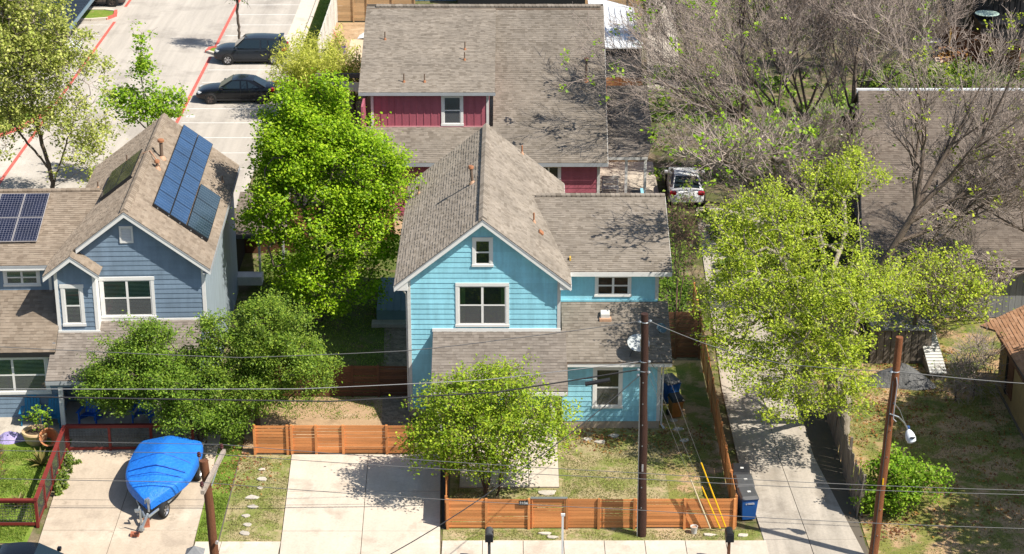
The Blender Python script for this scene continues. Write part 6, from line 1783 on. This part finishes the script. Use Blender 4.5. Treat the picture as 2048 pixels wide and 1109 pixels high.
# bamboo, olive shrub
def bamboo(label, cx, cy, n, rx, ry, h, lm, seed):
    rs = np.random.RandomState(seed); t = thing('bamboo', label, 'bamboo', (cx, cy, 0))
    a = rs.random(n) * 6.28; q = np.sqrt(rs.random(n))
    B0 = np.stack([cx + rx * q * np.cos(a) * .6, cy + ry * q * np.sin(a) * .6, np.zeros(n)], 1)
    hh_ = h * rs.uniform(.6, 1.05, n)
    lean = np.stack([rx * .7 * np.cos(a) * q, ry * .7 * np.sin(a) * q], 1) + rs.normal(size=(n, 2)) * .2
    Mp = B0.copy(); Mp[:, :2] += lean * .3; Mp[:, 2] = hh_ * .6
    Tp = B0.copy(); Tp[:, :2] += lean * 1.0; Tp[:, 2] = hh_
    V1, F1 = seg_tubes(B0, Mp, np.full(n, .025), np.full(n, .02), 5); V2, F2 = seg_tubes(Mp, Tp, np.full(n, .02), np.full(n, .006), 5)
    np_mesh('canes', np.vstack([V1, V2]), np.vstack([F1, F2 + len(V1)]), L_BAM, t, kind='stuff')
    s = rs.uniform(.25, 1.02, (n, 150))
    C = np.where((s < .6)[..., None], B0[:, None] + (Mp - B0)[:, None] * (s / .6)[..., None], Mp[:, None] + (Tp - Mp)[:, None] * ((s - .6) / .4)[..., None]).reshape(-1, 3)
    C = C + rs.normal(size=C.shape) * np.array([.22, .22, .16])
    V, F = leaf_quads(C, .24, .05, rs, .2)
    np_mesh('crown', V, F, lm, t, kind='stuff')
bamboo('clump of yellow-green bamboo between the car park and the red house', -11.3, 112.2, 120, 2.1, 1.8, 4.5, L_BAM, 11)
bamboo('upright yellow bamboo tips rising at the end of the white plank fence', -11.6, 117.5, 22, 1.2, 1.0, 4.2, L_BAM, 12)
tree('shrub', 'olive brown shrub against the left side of the red house', 'shrub', [[(-9.1, 112.5, 0), (-9.1, 112.5, 1.5)]], [(-9.0, 112.5, 2.2, 1.0, 1.0, 1.7)], 200, 0, L_PALE, BARKD, TWIGR, 13, .08, leaves=14, lsz=(.14, .06), spread=.2, twigs=2, tlen=.4)
# big yellow-green tree, right
tree('elm_tree', 'big spreading yellow-green tree over the neighbour driveway', 'tree',
     [[(12.95, 71.2, 0), (12.85, 71.2, 2.0), (12.4, 71, 3.8), (12.0, 71.2, 6.2), (11.6, 72, 8.4)], [(12.85, 71.2, 2.0), (11.4, 70.6, 3.8), (9.6, 70, 5.4)], [(12.6, 71.1, 3.0), (13.6, 72, 5.2), (13.4, 73.6, 8.2)],
      [(12.4, 71, 3.8), (11.0, 70.0, 5.6), (9.8, 70.4, 8.0)], [(12.0, 71.2, 6.2), (12.9, 73.2, 7.6), (12.9, 75, 9.0)], [(12.85, 71.2, 2.0), (12.0, 69.6, 3.4), (10.8, 68.4, 4.2)]],
     [(10.1, 72.0, 8.3, 2.8, 2.3, 1.6), (8.8, 70.2, 6.6, 1.9, 2.2, 2.1), (11.2, 69.2, 6.1, 2.5, 2.3, 2.1), (10.8, 68.2, 4.2, 2.0, 1.7, 1.3), (12.8, 75, 9.1, 1.7, 2.0, 1.2), (8.1, 69.2, 5.2, 1.1, 1.5, 1.4), (9.4, 68.2, 4.3, 1.7, 1.5, 1.3), (10.4, 67.4, 3.2, 1.5, 1.1, .9), (12.2, 68.2, 3.2, 1.4, 1.1, 1.0), (12.4, 69.2, 4.0, 1.5, 1.3, 1.3), (13.2, 71, 6.4, 1.4, 1.6, 1.4), (14.6, 73, 5.6, 1.3, 1.2, .9)],
     1150, 0, L_ELM, BARKP, BARKP, 14, .27, leaves=60, lsz=(.10, .06), spread=.20, shell=.46, rtip=.012, twigs=2, tlen=.5, trad=.008, up=.4)
tree('bare_limb_tree', 'bare branching tree behind the yellow-green tree, reaching towards the blue house', 'tree',
     [[(11.6, 79.5, 0), (11.4, 79, 3.5), (10.6, 77.6, 6.8), (9.2, 76.2, 9.0), (7.6, 75.6, 10.2)], [(10.6, 77.6, 6.8), (10.4, 76.6, 9.8)], [(9.8, 76.8, 8.0), (8.2, 76.8, 9.6)], [(9.6, 76.6, 8.4), (8.6, 74.6, 10.0)]],
     [(8.4, 75.6, 10.2, 1.9, 1.7, .9), (10.6, 76.8, 9.8, 1.6, 1.5, 1.2)], 240, 0, L_LIME, BARK, TWIG, 64, .14, leaves=6, lsz=(.16, .11), spread=.14, twigs=3, tlen=.8, trad=.013, leaf_frac=.12, shell=.6)
tree('leafy_branch_tree', 'small lime-leaved tree drooping over the white corrugated sheets', 'tree',
     [[(16.6, 78.0, 0), (16.9, 78, 2.2), (17.4, 78, 3.4)]], [(17.4, 78, 3.6, 1.7, 1.4, .9), (18.9, 77.8, 2.9, 1.4, 1.2, .8), (16.0, 77.6, 2.6, .9, .9, .8)],
     300, 0, L_ELM, BARK, TWIG, 16, .08, leaves=10, lsz=(.12, .08), spread=.2, twigs=4, tlen=.7, leaf_frac=.5, shell=.6)
# bare trees, upper right: long straight whips fanning up from a few limbs
def fan_tree(label, trunk, r0, limbs, seed, kids=(12, 10, 8), tuft=.004, leaf=L_LIME, twig=TWIG, bark=BARK, rl=.07, name='bare_tree', rise=.10, tr=.012, tsz=(.18, .12), tn=9):
    rs = np.random.RandomState(seed)
    t = thing(name, label, 'tree', trunk[0])
    n = len(trunk)
    tb = MB().tube(trunk, [r0 * (1 - .45 * i / (n - 1)) for i in range(n)], 9)
    tb.build('trunk', bark, t, smooth=True)
    A_, B_, RA, RB = [], [], [], []
    tips = []
    def unit(v_): return v_ / max(np.linalg.norm(v_), 1e-6)
    def grow(p, d, L_, r, lev):
        ns = 4 if lev < 2 else 3 if lev == 2 else 2
        pts = [p]
        for i in range(ns):
            d = unit(d + rs.normal(size=3) * (.10 if lev < 3 else .14) + np.array([0, 0, rise]))
            q_ = p + d * L_ / ns
            A_.append(p); B_.append(q_); RA.append(r * (1 - .8 * i / ns)); RB.append(max(tr * .6, r * (1 - .8 * (i + 1) / ns)))
            p = q_; pts.append(p)
        if lev >= len(kids): tips.append(p); return
        m = kids[lev]
        for k in range(m):
            f = .22 + .78 * (k + rs.random()) / m
            x = f * ns; a = min(int(x), ns - 1)
            b = pts[a] + (pts[a + 1] - pts[a]) * (x - a)
            dd = unit(pts[a + 1] - pts[a])
            sd = unit(np.cross(dd, rs.normal(size=3)))
            an = rs.uniform(.35, .75)
            grow(b, unit(dd * math.cos(an) + sd * math.sin(an)), L_ * rs.uniform(.36, .62) * (1.15 - .45 * f), max(tr, r * (1 - .8 * f) * .6), lev + 1)
    for (p, d, L_) in limbs:
        grow(np.array(p, float), unit(np.array(d, float)), L_, rl * (L_ / 6) ** .7, 0)
    A_, B_, RA, RB = map(np.array, (A_, B_, RA, RB))
    big = RA > .03
    for sel, k, nm in ((big, 6, 'limb'), (~big, 3, 'twigs')):
        V, F = seg_tubes(A_[sel], B_[sel], RA[sel], RB[sel], k)
        np_mesh(nm, V, F, bark if nm == 'limb' else twig, t, kind='stuff')
    tips_ = np.array(tips); src = tips_[rs.random(len(tips_)) < tuft]
    if len(src):
        k = rs.poisson(tn, len(src)) + 2
        C = np.repeat(src, k, 0) + rs.normal(size=(k.sum(), 3)) * .15
        V, F = leaf_quads(C, tsz[0], tsz[1], rs, .4)
        np_mesh('crown', V, F, leaf, t, kind='stuff')
    return t
fan_tree('grey bare tree with a dark forked trunk at the left corner of the grey roof', [(17.0, 98.6, 0), (17.1, 98.5, 2.6), (17.3, 98.5, 4.8)], .15,
         [((17.25, 98.5, 4.6), (.0, .0, 1), 6.2), ((17.25, 98.5, 4.7), (.85, 0, .8), 6.4), ((17.2, 98.5, 4.4), (-.4, .1, 1), 5.6), ((17.2, 98.5, 4.0), (.45, .3, 1), 6.2), ((17.1, 98.5, 3.6), (-.7, -.1, .8), 4.6), ((17.2, 98.5, 4.6), (.25, -.2, 1), 6.0)], 71)
fan_tree('grey bare tree fanning wide, left of the forked one', [(15.0, 100.0, 0), (15.0, 100, 2.4), (15.2, 100, 4.4)], .14,
         [((15.2, 100, 4.2), (-.25, 0, 1), 7.0), ((15.2, 100, 4.2), (.25, 0, 1), 6.6), ((15.1, 100, 3.8), (-.65, .1, .9), 7.2), ((15.1, 100, 3.2), (-.95, 0, .6), 6.8), ((15.1, 100, 3.6), (.6, .1, .9), 5.5), ((15.1, 100, 4.0), (-.45, -.3, 1), 6.6)], 72)
fan_tree('pale grey bare tree reaching left over the right side of the red house roof', [(13.8, 96.2, 0), (13.7, 96.2, 2.2), (13.4, 96.2, 4.0)], .15,
         [((13.4, 96.2, 3.8), (-1, 0, .32), 7.6), ((13.4, 96.2, 3.9), (-.9, .1, .62), 8.0), ((13.5, 96.2, 3.2), (-1, -.15, .12), 6.4), ((13.4, 96.2, 3.9), (-.5, 0, .9), 7.2), ((13.6, 96.2, 3.0), (-.7, -.4, .3), 5.2), ((13.4, 96.2, 3.9), (.1, 0, 1), 6.0), ((13.5, 96.2, 3.6), (-.8, .3, .45), 7.0), ((13.4, 96.2, 3.7), (-1, -.05, .24), 8.6), ((13.4, 96.2, 3.8), (-.95, .1, .48), 9.0)], 73, kids=(11, 9, 6), tr=.0115, rise=.04, tuft=.012)
fan_tree('bare tree behind the white metal shed at the top centre right', [(13.2, 111, 0), (13.2, 111, 2.5), (13.0, 111, 4.5)], .14,
         [((13.0, 111, 4.4), (-.2, 0, 1), 6.5), ((13.0, 111, 4.4), (.3, 0, 1), 6.2), ((13.0, 111, 4.0), (-.7, 0, .8), 5.5), ((13.1, 111, 3.6), (.7, .1, .8), 5.6), ((13.0, 111, 4.2), (0, -.3, 1), 6)], 74)
fan_tree('bare tree further right along the back, above the grey roof edge', [(19.2, 109, 0), (19.2, 109, 2.5), (19.1, 109, 4)], .13,
         [((19.1, 109, 3.9), (-.2, 0, 1), 6.2), ((19.1, 109, 3.9), (.35, 0, 1), 5.4), ((19.1, 109, 3.5), (-.7, 0, .8), 5.8), ((19.1, 109, 3.4), (.75, .1, .7), 4.6)], 75)
fan_tree('low bushy bare tree beside the neighbour driveway head', [(12.4, 93.0, 0), (12.4, 93.0, .8), (12.3, 93.0, 1.4)], .10,
         [((12.3, 93.0, 1.3), (-.9, 0, .6), 4.2), ((12.3, 93.0, 1.3), (-.3, 0, 1), 4.4), ((12.3, 93.0, 1.3), (.5, 0, .9), 4.6), ((12.3, 93.0, 1.2), (-.6, -.5, .7), 3.8), ((12.3, 93.0, 1.2), (.9, -.2, .6), 4.2)], 76, tuft=.015, leaf=L_VINE)
fan_tree('low bushy bare tree between the driveway and the grey house', [(14.4, 91.0, 0), (14.4, 91, .8), (14.4, 91, 1.5)], .10,
         [((14.4, 91, 1.4), (-.8, 0, .7), 4.6), ((14.4, 91, 1.4), (-.1, 0, 1), 5.0), ((14.4, 91, 1.4), (.5, 0, 1), 4.6), ((14.4, 91, 1.3), (-.4, -.5, .8), 4.4), ((14.4, 91, 1.3), (.8, .1, .6), 4.0)], 77, tuft=.015, leaf=L_VINE)
for k, (x, y) in enumerate(((10.6, 119.5), (16.4, 117.8), (21.8, 121.5))):
    fan_tree(('thin bare tree with green tufts right of the white metal shed', 'thin bare tree in the middle of the far thicket', 'thin bare tree at the right end of the far thicket')[k], [(x, y, 0), (x, y, 1.0), (x + .1, y, 2.0)], .09,
             [((x + .1, y, 1.9), (-.6, 0, .9), 4.6), ((x + .1, y, 1.9), (-.1, 0, 1), 5.2), ((x + .1, y, 1.9), (.5, 0, .9), 4.8), ((x + .1, y, 1.5), (.9, 0, .6), 3.8), ((x + .1, y, 1.5), (-.9, 0, .5), 3.8)], 80 + k, tuft=.03, leaf=L_VINE)
fan_tree('bare grey branches hanging in at the top right corner', [(36.5, 127, 0), (36, 127, 3), (35.4, 127, 5)], .12, [((35.4, 127, 4.9), (-1, 0, .35), 4.6), ((35.4, 127, 4.9), (-.9, 0, .8), 4.2), ((35.4, 127, 4.6), (-1, -.1, .05), 4.0), ((35.4, 127, 5), (0, 0, 1), 4)], 79, rise=.0, tuft=0, bark=TWIG)
# leaning sparse tree from beside the lean-to
fan_tree('leaning tree with a split pale trunk and long bare branches across the grey roof', [(14.5, 79.8, 0), (14.8, 79.9, 1.4), (15.7, 80, 3.5), (16.6, 80.1, 5.2), (17.1, 80.2, 6.2)], .23,
         [((17.0, 80.2, 6.0), (.75, .1, .85), 7.4), ((17.0, 80.2, 6.1), (.15, .1, 1), 6.6), ((17.0, 80.2, 6.1), (-.25, .1, 1), 5.0), ((16.7, 80.1, 5.4), (.9, .0, .5), 6.2), ((15.8, 80, 3.7), (.95, -.15, .25), 5.4), ((16.9, 80.2, 5.9), (.45, .3, 1), 6.8), ((14.9, 79.9, 1.6), (.9, -.4, .15), 3.6), ((16.3, 80, 4.6), (1, .1, .38), 6.0)],
         70, kids=(10, 9, 7), tuft=.012, leaf=L_ELM, bark=BARK, rl=.11, name='leaning_tree', rise=.06, tr=.0125, tsz=(.14, .09), tn=12)
prop_w = MB().lathe([(.16, -.3), (.19, 0), (.12, .35)], 8, (14.72, 79.72, 1.5), ax=(.3, .05, 1)).build('split_wood', WOUND, bpy.data.objects['leaning_tree'], smooth=True)
fan_tree('bare tree at the right edge, branches crossing the lower right of the grey roof', [(24.2, 81.0, 0), (23.8, 81, 2.5), (23.2, 81, 4.2)], .15,
         [((23.2, 81, 4.1), (-.95, 0, .35), 5.6), ((23.2, 81, 4.1), (-.7, 0, .8), 5.8), ((23.3, 81, 3.6), (-1, -.1, .02), 5.0), ((23.2, 81, 4.2), (-.3, .1, 1), 5.4), ((23.4, 81, 3.2), (-.9, -.2, -.12), 4.2)], 78, rise=.02, tuft=.01, leaf=L_ELM)
tree('thin_tree', 'thin reddish-stemmed small tree between the blue house and the driveway', 'tree',
     [[(7.2, 82, 0), (7.2, 82, 2), (7.0, 82, 4.6)], [(7.3, 82, 0), (7.5, 82, 2.4), (7.8, 82, 4.8)], [(7.1, 82.1, 0), (6.8, 82.2, 2.2), (6.5, 82.2, 4.2)], [(7.4, 81.9, 0), (7.9, 81.8, 2.0), (8.6, 81.8, 3.6)], [(7.25, 82, 0), (7.3, 82.2, 3), (7.3, 82.2, 5.2)]],
     [(7.3, 82, 4.0, .95, .9, 1.9)], 200, 0, L_VINE, BARKD, TWIGR, 31, .05, leaves=6, lsz=(.13, .09), spread=.15, twigs=4, tlen=.7, leaf_frac=.16)
# bush by the lamp pole, dead brush by the terracotta shed
tree('bush', 'leafy green bush at the foot of the red-brown pole', 'bush', [[(13.6, 64.6, 0), (13.6, 64.6, .8)], [(13.9, 64.6, 0), (14.3, 64.6, 1.0)]],
     [(13.6, 64.6, 1.15, 1.05, 1.0, 1.05), (14.7, 64.8, 1.25, .95, .9, .65), (13.2, 64.4, .6, .7, .7, .55), (13.7, 64.8, 2.0, .55, .55, .5)], 330, 0, L_BUSH, BARK, TWIGR, 32, .05, leaves=30, lsz=(.11, .07), spread=.17, twigs=1, tlen=.3)
tree('dead_brush', 'tangle of dark dead brush in the shade of the terracotta shed', 'brush', [[(18.7, 74.4, 0), (18.7, 74.4, .8)], [(17.9, 74, 0), (17.8, 73.8, 1)]], [(18.6, 74.2, 1.3, 1.2, 1.1, 1.1), (17.8, 73.6, 1.1, .8, .8, .8), (19.0, 74.8, 1.9, .8, .8, .7)], 330, 0, L_VINE, BARKD, TWIG, 33, .04, leaves=5, lsz=(.10, .06), spread=.15, twigs=4, tlen=.55, leaf_frac=.04, tdir=.0)
# a tree just outside the frame on the right throws dappled shade over the right yard
tree('shade_tree', 'tree standing right of the picture, shading the right yard', 'tree', [[(20.5, 62.0, 0), (20.6, 62, 2.5), (20.8, 62.0, 5)], [(20.6, 62, 2.5), (21.8, 60.8, 5)]],
     [(21.4, 61.4, 5.8, 2.6, 2.6, 1.7), (22.6, 60.2, 6.4, 2.4, 2.4, 1.6), (21.4, 58.6, 5.6, 2.2, 2.2, 1.4), (23.4, 63.5, 6.2, 2.4, 2.4, 1.6)], 520, 0, L_ELM, BARK, TWIG, 34, .22, leaves=20, lsz=(.2, .14), spread=.32, twigs=2, tlen=.6)

tree('shade_tree', 'dense added tree out of view on the right, deepening the shade by the terracotta shed', 'tree', [[(22.8, 66.8, 0), (22.8, 66.8, 3), (22.8, 67.2, 6)]],  # unseen tree, added and thickened to deepen the yard shadow
     [(22.8, 67.4, 7.2, 2.7, 2.8, 1.7), (22.9, 65.0, 6.4, 2.4, 2.2, 1.5), (22.0, 69.6, 6.4, 2.2, 2.2, 1.5)], 620, 0, L_ELM, BARK, TWIG, 35, .2, leaves=85, lsz=(.2, .14), spread=.3)

# vines and ground cover at the top right; brush under the bare trees
def ground_cover(name, label, area, n, lm, h, seed, lsz=(.2, .14), clumps=60):
    rs = np.random.RandomState(seed)
    x0, x1, y0, y1 = area
    cc = np.stack([rs.uniform(x0, x1, clumps), rs.uniform(y0, y1, clumps)], 1); cr = rs.uniform(.4, 1.1, clumps) * min(1, (x1 - x0) / 2.2); ch = rs.uniform(.25, 1, clumps) * h
    k = rs.randint(0, clumps, n)
    d = rs.normal(size=(n, 3)); d /= np.linalg.norm(d, axis=1)[:, None]; d *= (rs.random(n) ** .4)[:, None]
    C = np.stack([cc[k, 0] + d[:, 0] * cr[k], cc[k, 1] + d[:, 1] * cr[k], np.abs(d[:, 2]) * ch[k] + .03], 1)
    V, F = leaf_quads(C, lsz[0], lsz[1], rs, .4)
    return prop(np_mesh(name, V, F, lm), label, 'ground cover', None, 'stuff')
ground_cover('vine_cover', 'green vines and weeds behind the grey house roof', (21.5, 34, 117.5, 122.0), 15000, L_VINE, 1.3, 41, clumps=110)
ground_cover('dry_brush', 'dry rust-coloured vines on the yellow fence', (27.0, 31.5, 122.5, 125.5), 2600, L_RED, 1.6, 42, clumps=26)
ground_cover('underbrush', 'mixed dark underbrush below the bare trees', (8.0, 20.5, 100, 121), 8000, L_JUN, .8, 43, clumps=170)
ground_cover('weeds', 'weeds beside the neighbour driveway head', (9.6, 15.5, 84, 97), 7000, L_VINE, .7, 44, clumps=70)
ground_cover('fence_shrubs', 'small leafy plants along the foot of the oxblood fence', (-16.85, -16.45, 65.6, 69.0), 1500, L_VINE, .55, 45, (.10, .06), 22)
ground_cover('leaf_litter', 'scattered fallen leaves in the right yard', (12.8, 19.5, 63, 80), 2600, L_RED, .03, 46, (.10, .07), 160)

ground_cover('leaf_litter', 'fallen leaves along the blue house foundation and the fence passage', (2.0, 7.6, 69.6, 71.4), 700, L_RED, .02, 47, (.09, .06), 50)
ground_cover('leaf_litter', 'fallen leaves under the fine-leaved trees by the boat', (-11.4, -8.6, 66.5, 71.5), 500, L_RED, .02, 48, (.09, .06), 50)
ground_cover('passage_weeds', 'weeds added to darken the passage behind the brown gate', (5.9, 8.2, 79, 92), 3800, L_JUN, .6, 50, (.14, .09), 50)  # added with the dark soil, darkening the passage in place of shade
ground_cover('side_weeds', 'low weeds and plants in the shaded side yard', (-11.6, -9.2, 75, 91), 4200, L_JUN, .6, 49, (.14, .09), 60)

# grass blades
def blades(name, label, polys, n, m, h, seed):
    rs = np.random.RandomState(seed)
    out = []
    ar = np.array([(p[1] - p[0]) * (p[3] - p[2]) for p in polys]); ar = ar / ar.sum()
    for p, a in zip(polys, ar):
        k = int(n * a)
        q = np.stack([rs.uniform(p[0], p[1], k), rs.uniform(p[2], p[3], k)], 1)
        f = np.sin(q[:, 0] * 2.1 + 1.3 * np.sin(q[:, 1] * 1.7)) * np.sin(q[:, 1] * 2.6 + q[:, 0]) + rs.normal(size=k) * .45
        out.append(q[f > -.35])
    q = np.vstack(out); k = len(q)
    a = rs.random(k) * 6.28; w = .022; hh_ = h * rs.uniform(.4, 1.2, k)
    dx = np.stack([np.cos(a) * w, np.sin(a) * w, np.zeros(k)], 1)
    B0 = np.stack([q[:, 0], q[:, 1], np.full(k, .005)], 1)
    T = B0 + np.stack([rs.normal(size=k) * h * .5, rs.normal(size=k) * h * .5, hh_], 1)
    V = np.stack([B0 - dx, B0 + dx, T], 1).reshape(-1, 3)
    return prop(np_mesh(name, V, np.arange(3 * k).reshape(k, 3), m), label, 'grass', None, 'stuff')
blades('grass', 'bright green grass of the left lawn and side strip', [(-21, -17.15, 62.5, 69.8), (-11.1, -10.35, 62.5, 69.6)], 34000, L_GRASS, .07, 51)
blades('grass', 'patchy dry grass in front of the blue house', [(1.85, 7.8, 63.6, 71), (-10.2, -8.3, 62.5, 69), (-2.2, 1.7, 63.5, 66.4), (-2.3, 8.6, 62.6, 63.3)], 40000, L_GRASSD, .05, 52)
blades('grass', 'patchy grass of the right yard', [(12.8, 20, 61.5, 76)], 26000, L_GRASSD, .05, 53)
blades('grass', 'grass of the shaded side yard', [(-11, -5.2, 72.3, 84)], 20000, L_GRASS, .07, 54)
blades('grass', 'grass verge beside the car park', [(-13.5, -12.3, 108, 142)], 12000, L_GRASS, .09, 55)

# agaves and planter plant
def agave(label, c, n, ln, seed):
    rs = random.Random(seed); t = thing('agave', label, 'plant', c)
    for i in range(n):
        a = 2 * math.pi * i / n * 2.6 + rs.uniform(-.2, .2); el = rs.uniform(.3, 1.25); l = ln * rs.uniform(.7, 1.1); w = .06
        d = Vector((math.cos(a) * math.cos(el), math.sin(a) * math.cos(el), math.sin(el))); s_ = Vector((-math.sin(a), math.cos(a), 0))
        p0 = Vector(c) + Z * .05; p1 = p0 + d * l * .5; p2 = p0 + d * l - Z * l * .12
        u = Z * .015
        MB().add([p0 - s_ * w * .6, p0 + s_ * w * .6, p1 + s_ * w + u, p1 - Z * .02, p1 - s_ * w + u, p2], [(0, 3, 4), (0, 1, 3), (1, 2, 3), (4, 3, 5), (3, 2, 5)]).build('leaf', L_AGAVE, t)
agave('yellowed agave in the left lawn beside the oxblood fence, behind the other', (-17.75, 68.3, 0), 26, .75, 1)
agave('agave with striped leaves in the front corner of the left lawn', (-17.85, 65.0, 0), 22, .62, 2)
tree('potted_plant', 'leggy green plant growing in the sand-coloured planter', 'plant', [[(-18.25, 70.2, .45), (-18.1, 70.2, 1.0), (-18.3, 70.2, 1.5)]], [(-18.2, 70.2, 1.15, .5, .3, .55)], 34, 0, L_BUSH, BARK, TWIGR, 62, .02, leaves=9, lsz=(.10, .07), spread=.09)
tree('thin_shrub', 'bare thin-stemmed shrub at the left edge of the lawn', 'shrub', [[(-18.95, 66.6, 0), (-18.95, 66.6, .8)]], [(-19.0, 66.6, 1.3, .35, .35, 1.1)], 50, 0, L_RED, BARKD, TWIGR, 63, .02, leaves=3, lsz=(.06, .04), spread=.06, twigs=3, tlen=.35)
